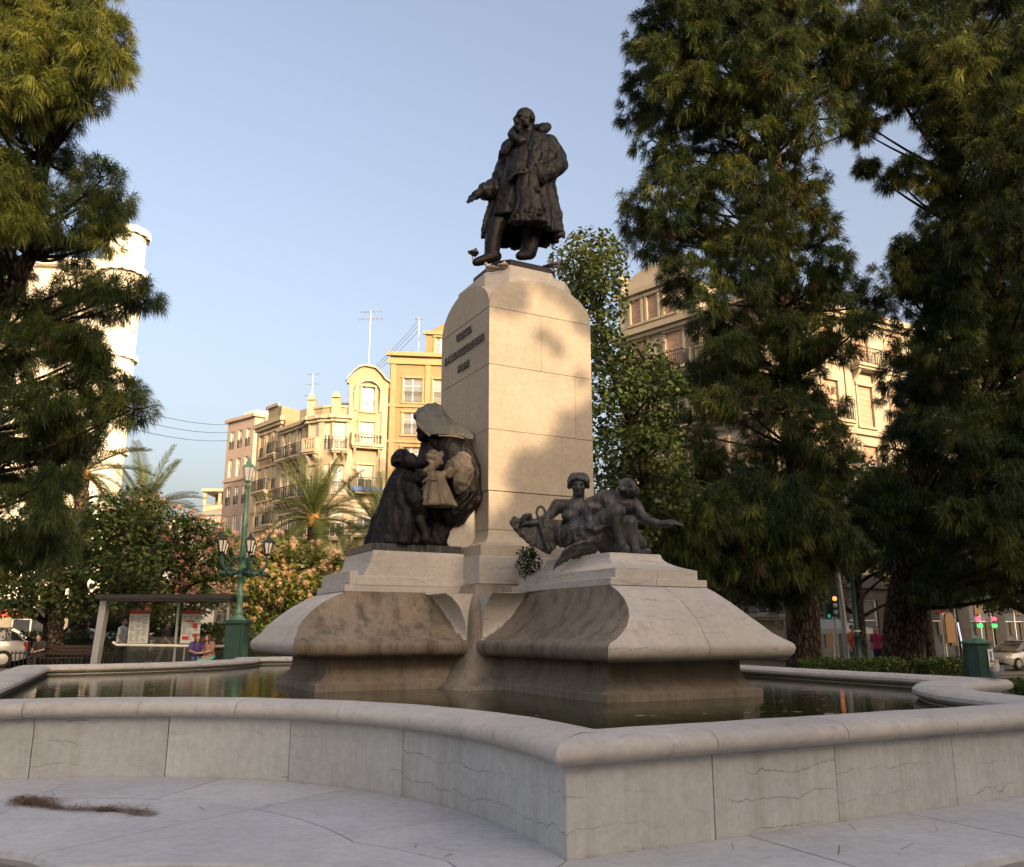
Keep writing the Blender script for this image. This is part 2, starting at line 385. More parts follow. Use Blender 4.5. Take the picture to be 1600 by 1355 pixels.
def pieces(step, first=0.0):
    """cut every side of the outline into stones about step long; yields (i0, i1)"""
    cs = sorted(CORNER) + [NO]; out = []
    for a, b in zip(cs[:-1], cs[1:]):
        ln = [0.0]
        for k in range(a, b): ln.append(ln[-1] + (Vector(OUT[(k + 1) % NO]) - Vector(OUT[k])).length)
        n = max(1, round(ln[-1] / step)); cuts = []
        for q in range(n + 1):
            w = ln[-1] * q / n + (0 if q in (0, n) else random.uniform(-0.1, 0.1) * step)
            k = max(j for j in range(len(ln)) if ln[j] <= w + 1e-9); k = min(k, len(ln) - 2)
            cuts.append(a + k + (w - ln[k]) / (ln[k + 1] - ln[k]))
        out += list(zip(cuts[:-1], cuts[1:]))
    return out
def span(i0, i1, cut0, cut1):
    """outline parameters from i0 to i1 with the joints left open"""
    d0 = (Vector(OUT[(int(i0) + 1) % NO]) - Vector(OUT[int(i0) % NO])).length or 0.1
    k = int(min(i1, NO) - 1e-6) % NO; d1 = (Vector(OUT[(k + 1) % NO]) - Vector(OUT[k])).length or 0.1
    a, b = i0 + cut0 / d0, i1 - cut1 / d1
    return [a] + [float(j) for j in range(int(math.floor(a)) + 1, int(math.ceil(b))) if a + 0.02 < j < b - 0.02] + [b]
basin = empty('fountain_basin', L(0, 0, 0), 'low pale limestone fountain basin with concave corners and rounded coping around the monument', 'fountain basin')
WT = 0.40
for (i0, i1) in pieces(1.15):
    mb = MB(); off = random.uniform(-0.004, 0.006); c0 = 0 if any(abs(i0 - c) < 1e-6 for c in CORNER) else 0.004; c1 = 0 if any(abs(i1 - c) < 1e-6 or abs(i1 - NO) < 1e-6 for c in CORNER) else 0.004
    rings = []
    for t in span(i0, i1, c0, c1):
        rings.append([opt(t, off, -0.02), opt(t, off, 0.50), opt(t, -WT, 0.50), opt(t, -WT, -0.02)])
    mb.loft(rings); mb.build('wall_panel', M['basin'], basin, smooth=30)
core = MB(); core.loft([[opt(i, -0.03, -0.1), opt(i, -0.03, 0.49), opt(i, -WT + 0.03, 0.49), opt(i, -WT + 0.03, -0.1)] for i in range(NO)] + [[opt(0, -0.03, -0.1), opt(0, -0.03, 0.49), opt(0, -WT + 0.03, 0.49), opt(0, -WT + 0.03, -0.1)]], cap=False)
core.build('wall_core', M['joint'], basin)
CPROF = [(0.02, 0.498), (0.075, 0.512), (0.105, 0.54), (0.112, 0.572), (0.10, 0.605), (0.06, 0.632), (-0.02, 0.645), (-0.2, 0.65), (-0.36, 0.645), (-0.43, 0.63), (-0.465, 0.60), (-0.47, 0.565), (-0.45, 0.535), (-0.41, 0.512), (-0.37, 0.498)]
for (i0, i1) in pieces(1.05):
    mb = MB(); dz = random.uniform(-0.002, 0.003); c0 = 0 if any(abs(i0 - c) < 1e-6 for c in CORNER) else 0.003; c1 = 0 if any(abs(i1 - c) < 1e-6 or abs(i1 - NO) < 1e-6 for c in CORNER) else 0.003
    ts = span(i0, i1, c0, c1)
    fine = []
    for a, b in zip(ts[:-1], ts[1:]): fine += [a, (a + b) / 2]
    fine.append(ts[-1])
    rings = [[opt(t, o + 0.006 * mnoise.noise(opt(t, o, z) * 2.3) , z + dz + 0.004 * mnoise.noise(opt(t, o, z) * 3.1 + Vector((9, 0, 0)))) for (o, z) in CPROF] for t in fine]
    mb.loft(rings); mb.build('coping_stone', M['coping'], basin, smooth=40)
mb = MB(); mb.add([opt(i, -0.2, 0.12) for i in range(NO)], [tuple(range(NO))]); mb.build('basin_floor', M['mud'], basin)
mb = MB(); mb.add([opt(i, -WT + 0.02, 0.49) for i in range(NO)], [tuple(range(NO))]); wat = mb.build('water', M['water']); wat['kind'] = 'structure'

# ------------------------------------------------------------------ paved step round the basin: two rings of slabs
step = MB(); pave = None
def ring_pt(i, d): return opt(i, d, 0.0)
SD = [(0.012, 1.02), (1.03, 2.2)]
def sd_outer(i):
    # the step is narrow along the straight fronts and wide in the hollow corners
    i = i % NO; cs = sorted(CORNER) + [NO]
    for k, (a, b) in enumerate(zip(cs[:-1], cs[1:])):
        if a <= i <= b:
            if k % 2 == 0: return 1.08
            f = (i - a) / (b - a); return 1.08 + 1.5 * min(1, 4.5 * min(f, 1 - f))
pav = bpy.data.objects.new('pavement', None)
pv = MB()
base_ring = [opt(i, max(0.3, sd_outer(i) - 0.05), -0.012) for i in range(NO)]
pv.add(base_ring, [tuple(range(NO))])
pavement = pv.build('pavement', M['joint']); pavement['kind'] = 'structure'
def slab(ts, d0f, d1f, edge):
    mb = MB(); rings = []; z = random.uniform(-0.002, 0.002)
    for t in ts:
        d0, d1 = d0f(t), d1f(t)
        if edge: rings.append([opt(t, d0, z), opt(t, d1 - 0.05, z), opt(t, d1 - 0.015, z - 0.012), opt(t, d1, z - 0.045), opt(t, d1 - 0.012, z - 0.08), opt(t, d1 - 0.05, z - 0.09), opt(t, d1 - 0.05, GZ - 0.05), opt(t, d0, -0.1)])
        else: rings.append([opt(t, d0, z), opt(t, d1, z), opt(t, d1, z - 0.1), opt(t, d0, z - 0.1)])
    mb.loft(rings); mb.build('paving_slab', M['paving'], pavement, smooth=30)
for (i0, i1) in pieces(1.32):
    ts = span(i0, i1, 0.006, 0.006)
    mid = (i0 + i1) / 2; wide = sd_outer(mid) > 1.5
    if wide:
        slab(ts, lambda t: 0.008, lambda t: min(1.0, sd_outer(t) * 0.5), False)
        slab(ts, lambda t: min(1.0, sd_outer(t) * 0.5) + 0.013, sd_outer, True)
    else: slab(ts, lambda t: 0.008, sd_outer, True)

# ================================================================== MONUMENT pedestal
ped = empty('monument_pedestal', L(0, 0, 0.49), 'tall cream limestone monument pedestal with arched top and flared plinths in the pool', 'monument')
def sq(h0, z, h1=None):
    h1 = h0 if h1 is None else h1
    return [L(-h0, -h1, z), L(h0, -h1, z), L(h0, h1, z), L(-h0, h1, z)]
def stone_box(name, a0, a1, b0, b1, z0, z1, mat, bev=0.012, parent=None, taper=0.0):
    mb = MB()
    def rg(i, z, t=0.0): return [L(a0 + i + t, b0 + i + t, z), L(a1 - i - t, b0 + i + t, z), L(a1 - i - t, b1 - i - t, z), L(a0 + i + t, b1 - i - t, z)]
    mb.loft([rg(bev, z0), rg(0, z0 + bev), rg(0, z1 - bev, taper), rg(bev, z1, taper)])
    return mb.build(name, mat, parent or ped)
HS = 0.935
# courses of the shaft: each course is split into stones
def course(z0, z1, split_b, split_a, h=HS, mat=None):
    """four corner stones; split_a: joint in the two faces that look along b, split_b: in those along a"""
    g = 0.002
    for (a0, a1) in ((-h, split_a - g), (split_a + g, h)):
        for (b0, b1) in ((-h, split_b - g), (split_b + g, h)):
            stone_box('shaft_stone', a0, a1, b0, b1, z0 + 0.002, z1 - 0.002, mat or M['shaft'], 0.006)
course(3.30, 4.24, 0.05, 0.35)
course(4.24, 5.27, -0.2, 0.62)
course(5.27, 6.21, 0.0, -0.01)
# arched head: two crossing half barrels
def archz(t, h=HS, rise=0.56): return 6.235 + rise * math.sqrt(max(0.0, 1 - (t / h) ** 2)) ** 1.0
mb = MB(); n = 40; vs = []; fs = []
for j in range(n + 1):
    for i in range(n + 1):
        a = -HS + 2 * HS * i / n; b = -HS + 2 * HS * j / n
        a = HS * math.sin(PI / 2 * a / HS); b = HS * math.sin(PI / 2 * b / HS)
        vs.append(L(a, b, max(archz(a), archz(b))))
m0 = len(vs)
for j in range(n):
    for i in range(n):
        q = j * (n + 1) + i; fs.append((q, q + 1, q + n + 2, q + n + 1))
rim = [i for i in range(n + 1)] + [j * (n + 1) + n for j in range(1, n + 1)] + [n * (n + 1) + i for i in range(n - 1, -1, -1)] + [j * (n + 1) for j in range(n - 1, 0, -1)]
for k in rim:
    p = vs[k]; vs.append(Vector((p.x, p.y, 6.213)))
for k in range(len(rim)):
    a, b = rim[k], rim[(k + 1) % len(rim)]; fs.append((a, m0 + k, m0 + (k + 1) % len(rim), b))
mb.add(vs, fs); mb.build('arched_head', M['shaft'], ped, smooth=35)
# cap: a square with cut corners, above it the bronze plate is part of the statue
def octo(h, c, z): return [L(x, y, z) for x, y in ((-h + c, -h), (h - c, -h), (h, -h + c), (h, h - c), (h - c, h), (-h + c, h), (-h, h - c), (-h, -h + c))]
mb = MB(); mb.loft([octo(0.82, 0.30, 6.6), octo(0.82, 0.30, 6.94), octo(0.815, 0.30, 6.95)]); mb.build('cap_stone', M['plinth'], ped)
mb = MB(); mb.loft([octo(0.62, 0.22, 6.95), octo(0.62, 0.22, 7.13), octo(0.615, 0.22, 7.14)]); mb.build('cap_stone', M['plinth'], ped)
# lower shaft that flares out to the pier
stone_box('lower_shaft_stone', -0.92, 0.92, -0.92, 0.92, 2.72, 3.296, M['shaft'], 0.006)
mb = MB(); rr = [sq(0.92, 2.716)]
for k in range(9):
    t = PI / 2 * k / 8; rr.append(sq(0.92 + 0.24 * (1 - math.cos(t)), 2.716 - 0.01 - 0.24 * math.sin(t)))
rr.append(sq(1.165, 2.31)); mb.loft(rr); mb.build('flared_shaft_stone', M['shaft'], ped, smooth=40)
stone_box('pier_stone', -1.20, 1.20, -1.20, 1.20, 1.90, 2.306, M['plinth'], 0.01)
# pier foot: a ridge at each corner that sweeps out to the water
mb = MB(); rr = []
for z, h in ((1.896, 1.25), (1.8, 1.30), (1.68, 1.345), (1.5, 1.385), (1.3, 1.40), (1.1, 1.41), (0.95, 1.43), (0.82, 1.47), (0.72, 1.53), (0.63, 1.61), (0.56, 1.70), (0.51, 1.78), (0.3, 1.82)):
    c = 0.05 + (1.9 - z) * 0.10
    ring = []
    for sx, sy in ((-1, -1), (1, -1), (1, 1), (-1, 1)):
        for k in range(5):
            t = k / 4; ang = PI / 2 * t
            if sx * sy > 0: u, w = 1 - math.sin(ang), 1 - math.cos(ang)
            else: u, w = 1 - math.cos(ang), 1 - math.sin(ang)
            ring.append(L(sx * (h - c * (w if sx * sy > 0 else u)), sy * (h - c * (u if sx * sy > 0 else w)), z))
    rr.append(ring)
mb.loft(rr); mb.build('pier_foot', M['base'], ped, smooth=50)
# inscription in bronze letters on the shaded face
for txt, z, sz, b in (('VALENCIA', 5.98, 0.15, 0.0), ('AL PRIMER MARQUES DE CAMPO', 5.70, 0.15, 0.0), ('MCMVIII', 5.42, 0.15, 0.0)):
    cu = bpy.data.curves.new('inscription', 'FONT'); cu.body = txt; cu.size = sz * 1.25; cu.align_x = 'CENTER'; cu.extrude = 0.008; cu.offset = 0.004
    cu.materials.append(M['iron'])
    cu.size = 0.175
    o = bpy.data.objects.new('inscription', cu); COL.objects.link(o)
    X = -BX; Z = Vector((0, 0, 1)); Y = -AX        # text runs to the right of somebody facing the left face
    X = X * (0.60 if len(txt) > 12 else 0.72)
    mt = Matrix(((X.x, Z.x, Y.x, 0), (X.y, Z.y, Y.y, 0), (X.z, Z.z, Y.z, 0), (0, 0, 0, 1)))
    p = L(-HS - 0.012, b, z); mt.translation = p
    o.parent = ped; o.matrix_parent_inverse = Matrix.Translation(ped.location).inverted()
    o.matrix_basis = mt
    dg = bpy.context.evaluated_depsgraph_get(); me = bpy.data.meshes.new_from_object(o.evaluated_get(dg)); bpy.data.objects.remove(o)
    me.transform(mt); link('inscription', me, ped, M['iron'])

# flared plinth blocks: profile rows (z, reach outwards, half width)
def flared_block(name, axis_out, axis_u, reach, hw, mats, top, bottom_z=0.3):
    """reach/hw scale the shared profile; axis_out points away from the shaft"""
    def W(u, w, z): return CC + axis_u * u + axis_out * w + Vector((0, 0, z))
    r = lambda d: reach + d
    def body(nm, rows, mat, split=None, w0=1.0, bowl=False):
        for (s0, s1) in ([(-1, 1)] if split is None else [(-1, split), (split, 1)]):
            mb = MB(); rings = []
            for (z, w, h) in rows:
                ring = []; full = rows_lip
                nside = 12
                left = []
                if bowl and 1.09 < z < 1.78 and h < 1.25:
                    # a rounded end wall closes the hollow against the pier
                    tt = min(1.0, max(0.0, (z - 1.10) / 0.68)); we = 1.42 + 0.46 * (1 - math.sqrt(max(0.0, 1 - tt ** 2.6)))
                    left += [(1.252, w0 + (we - w0) * k / 4) for k in range(4)]
                    left += [(h + (1.252 - h) * (1 - math.sqrt(max(0.0, 1 - (1 - k / 6) ** 2))), we + 0.09 * k / 6) for k in range(6)]
                    left += [(h, we + 0.09 + (w - we - 0.09) * k / 6) for k in range(7)]
                else: left = [(h, w0 + (w - w0) * (k / 16) ** 1.3) for k in range(17)]
                nf = 8
                lo = -left[-1][0] if s0 == -1 else split * hw; hi = left[-1][0] if s1 == 1 else split * hw
                if s0 == -1: ring += [W(-hh, ww, z) for hh, ww in left[:-1]]
                else: ring += [W(lo + 0.003, w0, z)]
                e0 = lo + (0.003 if s0 != -1 else 0); e1 = hi - (0.003 if s1 != 1 else 0)
                ring += [W(e0 + (e1 - e0) * k / nf, w, z) for k in range(nf + 1)]
                if s1 == 1: ring += [W(hh, ww, z) for hh, ww in reversed(left[:-1])]
                else: ring += [W(hi - 0.003, w0, z)]
                rings.append(ring)
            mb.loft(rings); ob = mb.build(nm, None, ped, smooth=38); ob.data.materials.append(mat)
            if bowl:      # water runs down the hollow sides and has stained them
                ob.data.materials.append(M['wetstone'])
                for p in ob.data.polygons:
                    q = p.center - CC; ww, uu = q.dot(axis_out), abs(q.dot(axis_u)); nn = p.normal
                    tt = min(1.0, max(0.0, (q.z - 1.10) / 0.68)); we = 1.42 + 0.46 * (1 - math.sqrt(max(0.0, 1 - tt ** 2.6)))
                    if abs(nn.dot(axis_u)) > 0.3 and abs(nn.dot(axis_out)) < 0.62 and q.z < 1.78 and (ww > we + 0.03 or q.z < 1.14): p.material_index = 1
    rows_lip = hw + 0.24
    basep = [(bottom_z, r(0.0), hw + 0.03), (0.57, r(0.0), hw + 0.03), (0.585, r(-0.012), hw + 0.018), (0.60, r(-0.06), hw - 0.02), (0.64, r(-0.12), hw - 0.07), (0.70, r(-0.165), hw - 0.11), (0.78, r(-0.19), hw - 0.13), (0.97, r(-0.20), hw - 0.14)]
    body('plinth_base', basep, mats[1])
    e = hw
    bell = [(0.962, r(-0.15), e - 0.1), (0.925, r(0.08), e + 0.04), (0.92, r(0.2), e + 0.14), (0.945, r(0.295), e + 0.205), (0.995, r(0.35), e + 0.235), (1.055, r(0.365), e + 0.247), (1.09, r(0.36), e + 0.238), (1.115, r(0.345), e + 0.215), (1.13, r(0.335), e + 0.185),
            (1.16, r(0.315), e + 0.11), (1.22, r(0.265), e + 0.0), (1.3, r(0.225), e - 0.10), (1.4, r(0.135), e - 0.20), (1.5, r(0.025), e - 0.27), (1.6, r(-0.11), e - 0.32), (1.7, r(-0.285), e - 0.35), (1.755, r(-0.41), e - 0.36), (1.78, r(-0.47), e - 0.365)]
    body('flared_stone', bell, mats[0], split=0.03, bowl=True)
    body('step_stone', [(1.783, r(-0.45), e - 0.365), (1.865, r(-0.45), e - 0.365), (1.87, r(-0.455), e - 0.37)], mats[2], split=-0.05)
    top(W, r, e)
def top_right(W, r, e):
    mb = MB()
    def rg(z, w1, w0, h): return [W(-h, w0, z), W(-h, w1, z), W(h, w1, z), W(h, w0, z)]
    for (u0, u1) in ((-0.62, -0.003), (0.003, 0.62)):
        m = MB(); m.loft([[W(u0, 1.3, z), W(u0, r(-0.50), z), W(u1, r(-0.50), z), W(u1, 1.3, z)] for z in (1.873, 1.99)]); m.build('step_stone', M['plinth'], ped)
    rows = []
    for k in range(9):
        t = k / 8; s = 1 - (1 - t) ** 2.2
        rows.append(rg(1.992 + 0.215 * t, r(-0.52) - 0.42 * s, 1.36 + 0.35 * s, 0.6 - 0.2 * s))
    rows.append(rg(2.215, r(-0.96), 1.73, 0.395)); mb.loft(rows); mb.build('mound_stone', M['plinth'], ped, smooth=40)
def top_left(W, r, e):
    def rg(z, w1, h, w0=1.19): return [W(-h, w0, z), W(-h, w1, z), W(h, w1, z), W(h, w0, z)]
    m = MB(); m.loft([rg(1.873, r(-0.62), 0.70), rg(1.995, r(-0.62), 0.70), rg(2.0, r(-0.625), 0.695)]); m.build('step_stone', M['plinth'], ped)
    m = MB(); rows = []
    for k in range(7):
        t = k / 6; rows.append(rg(2.002 + 0.35 * t, r(-0.72) - 0.13 * math.sin(PI / 2 * t), 0.665))
    rows.append(rg(2.36, r(-0.86), 0.66)); m.loft(rows); m.build('mound_stone', M['plinth'], ped, smooth=40)
    m = MB(); m.loft([[W(-0.69, r(-0.64), z), W(-0.69, r(-0.52), z), W(0.69, r(-0.52), z), W(0.69, r(-0.64), z)] for z in (1.873, 2.06)]); m.build('step_stone', M['plinth'], ped)
    # the big cheek of stone the seated nun leans on
    m = MB(); pr = []
    for k in range(13):
        t = k / 12; pr.append((0.93 + 0.62 * (0.28 + 0.72 * math.sin(PI * (0.06 + 0.9 * t)) ** 0.8) * (1 - 0.2 * t), 2.37 + 0.83 * t))
    m.loft([[W(-0.5, 0.93, z), W(-0.5, w, z), W(0.5, w, z), W(0.5, 0.93, z)] for (w, z) in pr]); m.build('seat_stone', M['plinth'], ped, smooth=40)
flared_block('right', -BX, AX, 4.24, 1.09, (M['plinth'], M['base'], M['plinth']), top_right)
flared_block('left', -AX, -BX, 3.45, 1.06, (M['plinth'], M['base'], M['plinth']), top_left)
# the same two blocks stand on the far side
flared_block('back', BX, -AX, 4.24, 1.09, (M['plinth'], M['base'], M['plinth']), top_right)
flared_block('far', AX, BX, 3.45, 1.06, (M['plinth'], M['base'], M['plinth']), top_right)
# ================================================================== BRONZES
DG = bpy.context.evaluated_depsgraph_get
def sculpt(name, mb, mat, parent, voxel=0.02, smooth=4, disp=0.0, scale=0.12, world_coords=True, disp2=0.0):
    """fuse the overlapping closed pieces of mb into one continuous skin"""
    me = bpy.data.meshes.new(name); me.from_pydata(mb.v, [], mb.f); me.update()
    bm = bmesh.new(); bm.from_mesh(me); bmesh.ops.recalc_face_normals(bm, faces=bm.faces); bm.to_mesh(me); bm.free()
    o = bpy.data.objects.new(name, me); COL.objects.link(o)
    r = o.modifiers.new('r', 'REMESH'); r.mode = 'VOXEL'; r.voxel_size = voxel
    if smooth: s = o.modifiers.new('s', 'SMOOTH'); s.iterations = smooth; s.factor = 0.5
    dg = DG(); dg.update(); me2 = bpy.data.meshes.new_from_object(o.evaluated_get(dg)); me2.name = name
    bpy.data.objects.remove(o)
    n = len(me2.vertices)
    if disp > 0 and n:
        co = np.empty(n * 3, np.float32); no = np.empty(n * 3, np.float32)
        me2.vertices.foreach_get('co', co); me2.vertex_normals.foreach_get('vector', no); co = co.reshape(-1, 3); no = no.reshape(-1, 3)
        d = np.array([0.45 - 1.6 * abs(mnoise.noise(Vector((c[0] / scale, c[1] / scale, c[2] / scale / 2.6)))) + 0.5 * mnoise.noise(Vector((c[0] / scale * 2.6, c[1] / scale * 2.6, c[2] / scale * 1.7))) for c in co], np.float32)
        co += no * (disp * d)[:, None]; me2.vertices.foreach_set('co', co.ravel())
    me2.polygons.foreach_set('use_smooth', [True] * len(me2.polygons)); me2.materials.clear()
    return link(name, me2, parent, mat, world_coords)
def cloth_ring(c, ex, ey, rx, ry, folds, depth, ph=0.0, n=72, a0=0.0, jit=0.0):
    out = []
    for i in range(n):
        t = 2 * PI * i / n
        k = 1 + depth * (math.sin(folds * t + ph) + 0.5 * math.sin((folds * 1.7) // 1 * t + 2 * ph + 1) + jit * math.sin(3 * t + ph))
        out.append(c + ex * (rx * k * math.cos(t + a0)) + ey * (ry * k * math.sin(t + a0)))
    return out
VX, VY, VZ = Vector((1, 0, 0)), Vector((0, 1, 0)), Vector((0, 0, 1))

# ------------------------------------------------------------------ the standing man
man = empty('bronze_statue', L(0, 0, 7.14), 'dark bronze statue of a bald man in a fur-collared coat on top of the pedestal', 'statue')
def S(u, v, d=0.0): return at(u, v, 13.85 + d)
k_ = 0.0113
mb = MB(); mb.loft([octo(0.60, 0.2, 7.142), octo(0.595, 0.2, 7.24), octo(0.57, 0.2, 7.265)]); mb.build('bronze_plate', M['bronze'], man)
b = MB()
# head with brow, nose, cheeks, beard and ears, turned to the left and slightly down
hc = S(820, 190, -0.05); fw = Vector((-0.78, -0.6, -0.12)).normalized(); sd = fw.cross(VZ).normalized(); up = sd.cross(fw)
def hd(f, s, u): return hc + fw * f + sd * s + up * u
b.ball(hd(-0.02, 0, 0.06), (0.172, 0.19, 0.2), rot=Matrix((sd, fw, up)).transposed())
b.ball(hd(0.06, 0, -0.07), (0.135, 0.14, 0.16), rot=Matrix((sd, fw, up)).transposed())
b.limb([hd(0.165, -0.09, 0.045), hd(0.185, 0, 0.05), hd(0.165, 0.09, 0.045)], [0.028, 0.03, 0.028])           # brow
b.limb([hd(0.185, 0, 0.03), hd(0.215, 0, -0.03), hd(0.225, 0, -0.055)], [0.022, 0.03, 0.034])                 # nose
b.limb([hd(0.18, -0.06, -0.10), hd(0.205, 0, -0.085), hd(0.18, 0.06, -0.10)], [0.022, 0.03, 0.022])           # moustache
b.limb([hd(0.15, 0, -0.12), hd(0.165, 0, -0.2)], [0.07, 0.06])                                                # chin beard
for q in (-1, 1):
    b.ball(hd(0.12, q * 0.1, -0.06), (0.055, 0.05, 0.05))
    b.limb([hd(-0.02, q * 0.165, 0.03), hd(-0.035, q * 0.175, -0.03)], [0.035, 0.026])                        # ears
    b.limb([hd(0.05, q * 0.14, -0.02), hd(0.08, q * 0.13, -0.14)], [0.035, 0.05])                             # whiskers
b.limb([hd(-0.03, 0, -0.1), S(824, 224, 0)], [0.12, 0.17])
# trunk with waistcoat
b.limb([S(824, 228, 0.02), S(822, 252, -0.02), S(818, 285, -0.02), S(816, 320, 0)], [0.27, 0.36, 0.36, 0.34], 20)
b.ball(S(812, 272, -0.2), (0.28, 0.24, 0.32))
# legs and boots
b.limb([S(800, 325, 0), S(776, 352, -0.1), S(770, 380, -0.12), S(768, 399, -0.12)], [0.21, 0.175, 0.145, 0.125])
b.limb([S(772, 400, -0.12), S(760, 405, -0.17), S(744, 410, -0.24)], [0.11, 0.095, 0.07])
b.limb([S(768, 402, -0.05), S(776, 401, -0.06)], [0.09, 0.09])
b.limb([S(832, 330, 0.05), S(830, 365, 0.05), S(827, 392, 0.02)], [0.21, 0.17, 0.14])
b.limb([S(828, 396, 0.05), S(818, 398, -0.12), S(812, 400, -0.22)], [0.115, 0.10, 0.075])
# hands
def hand(palm, fdir, nrm, s, curl=0.5, thumb=1):
    fdir = fdir.normalized(); nrm = nrm.normalized(); sdv = fdir.cross(nrm).normalized()
    b.limb([palm - fdir * 0.06 * s, palm + fdir * 0.05 * s], [0.055 * s, 0.06 * s])
    for q in range(4):
        o = (q - 1.5) * 0.036 * s; ln = (0.95, 1.1, 1.05, 0.8)[q] * s
        p0 = palm + fdir * 0.06 * s + sdv * o; p1 = p0 + fdir * 0.06 * ln - nrm * 0.02 * curl; p2 = p1 + (fdir * (1 - curl) - nrm * curl).normalized() * 0.055 * ln; p3 = p2 + (fdir * (1 - 1.6 * curl) - nrm * 1.3 * curl).normalized() * 0.04 * ln
        b.limb([p0, p1, p2, p3], [0.019 * s, 0.018 * s, 0.016 * s, 0.013 * s], 7)
    t0 = palm - fdir * 0.03 * s + sdv * thumb * 0.055 * s
    b.limb([t0, t0 + (sdv * thumb + fdir).normalized() * 0.06 * s, t0 + (sdv * thumb * 0.5 + fdir).normalized() * 0.11 * s], [0.024 * s, 0.02 * s, 0.016 * s], 7)
b.limb([S(795, 240, 0.05), S(782, 285, 0.1), S(765, 296, -0.1), S(755, 301, -0.2)], [0.15, 0.13, 0.1, 0.075])
hand(S(747, 303, -0.26), S(738, 309, -0.32) - S(750, 301, -0.22), VZ * 0.8 + VX * 0.2, 1.35, 0.3)
b.limb([S(858, 225, 0.05), S(876, 258, 0.1), S(850, 274, -0.25), S(828, 273, -0.38)], [0.17, 0.15, 0.11, 0.08])
hand(S(817, 272, -0.42), Vector((-1, -0.2, -0.1)), Vector((0.1, -0.4, 1)), 1.4, 0.5, -1)
sculpt('figure', b, M['bronze'], man, 0.0135, 1, 0.006, 0.11)
# long coat: back and sides, open in front
b = MB(); n = 72
rows = [  # v, centre u, half width px, half depth m, folds, depth
    (214, 826, 20, 0.22, 5, 0.01, 0.0), (222, 828, 38, 0.30, 5, 0.02, 0.0), (240, 830, 46, 0.36, 6, 0.03, 0.2), (262, 826, 46, 0.38, 7, 0.035, 0.5), (285, 822, 45, 0.38, 7, 0.04, 0.8),
    (310, 819, 52, 0.42, 8, 0.05, 1.0), (335, 817, 57, 0.46, 9, 0.06, 1.2), (355, 816, 60, 0.49, 9, 0.07, 1.3), (371, 816, 60, 0.50, 9, 0.085, 1.4)]
def coat_side(front):
    rings = []
    for (v, u, hwx, hd_, fo, de, ph) in rows:
        c = S(u, v, 0.1); out = []; inn = []
        for i in range(49):
            t = R(-84) + R(286) * i / 48     # leaves the front open, towards the left and the viewer
            # angle measured with 0 at the right, 90 away from the camera
            kk = 1 + de * (math.sin(fo * t * 1.6 + ph) + 0.4 * math.sin(fo * 3 * t + ph))
            p = c + VX * (hwx * k_ * kk * math.cos(t - R(90) + R(90))) + VY * (hd_ * kk * math.sin(t))
            out.append(p); inn.append(c + (p - c) * 0.86)
        rings.append(out + inn[::-1])
    return rings
b.loft(coat_side(True))
b.loft([cloth_ring(S(u, v, -0.06), VX, VY, w * k_, dp, 6, de, 0.4 + v * 0.01, 48) for (u, v, w, dp, de) in ((808, 282, 25, 0.27, 0.02), (805, 300, 27, 0.29, 0.03), (801, 322, 29, 0.30, 0.04), (798, 344, 30, 0.30, 0.05))])
# sleeves
b.limb([S(856, 226, 0.08), S(869, 245, 0.08), S(870, 259, 0.02), S(856, 269, -0.18), S(843, 273, -0.28)], [0.17, 0.18, 0.175, 0.165, 0.16], 16)
b.limb([S(842, 268, -0.29), S(842, 279, -0.29)], [0.15, 0.15])
b.limb([S(798, 232, 0.12), S(790, 262, 0.15), S(779, 288, 0.08), S(766, 297, -0.1), S(760, 299, -0.15)], [0.17, 0.17, 0.16, 0.16, 0.155], 14)
# fur collar and lapels
b.limb([S(800, 213, -0.28), S(812, 222, -0.3), S(826, 226, -0.2)], [0.07, 0.1, 0.08])
b.limb([S(798, 211, -0.15), S(803, 204, 0.0), S(822, 203, 0.22), S(846, 200, 0.18), S(855, 199, 0.05), S(846, 206, -0.12)], [0.055, 0.065, 0.075, 0.08, 0.07, 0.06])
b.limb([S(806, 216, -0.24), S(797, 228, -0.24), S(789, 238, -0.22)], [0.05, 0.065, 0.06]); b.limb([S(794, 232, -0.24), S(784, 240, -0.2), S(780, 247, -0.16)], [0.06, 0.05, 0.025], 8)
b.limb([S(836, 216, -0.24), S(838, 240, -0.34), S(832, 258, -0.38), S(826, 285, -0.38)], [0.09, 0.11, 0.1, 0.07])
for q in range(26):
    t = q / 25; p = S(836 - 8 * t + 6 * math.sin(q * 2.1), 216 + 62 * t, -0.30 - 0.08 * t); b.ball(p, 0.05 + 0.02 * math.sin(q * 1.7), 8, 6)
sculpt('coat', b, M['bronze'], man, 0.015, 1, 0.034, 0.17)
# frilled cloth hanging from the hand
b = MB(); rings = []
for j in range(14):
    t = j / 13; v = 276 + 73 * t; w = (15 + 4 * math.sin(t * 3)) + (13 * max(0, (t - 0.55) / 0.45) ** 1.3)
    rings.append(cloth_ring(S(824 + 1.5 * t, v, -0.44), VX, VY, w * k_, 0.10 + 0.07 * max(0, t - 0.55), 9, 0.05 + 0.16 * max(0, t - 0.5), 0.3, 54))
b.loft(rings)
for q in range(18): b.ball(S(808 + 34 * random.random(), 296 + random.uniform(-3, 3), -0.5), random.uniform(0.03, 0.05), 7, 5)
for q in range(24): b.ball(S(806 + 40 * q / 23, 337 + 8 * math.sin(q * 1.3), -0.54), 0.04, 7, 5)
for q in range(16): b.ball(S(806 + 26 * random.random(), 270 + random.uniform(-4, 3), -0.46), random.uniform(0.035, 0.055), 7, 5)
sculpt('held_cloth', b, M['bronze'], man, 0.016, 1, 0.012, 0.08)

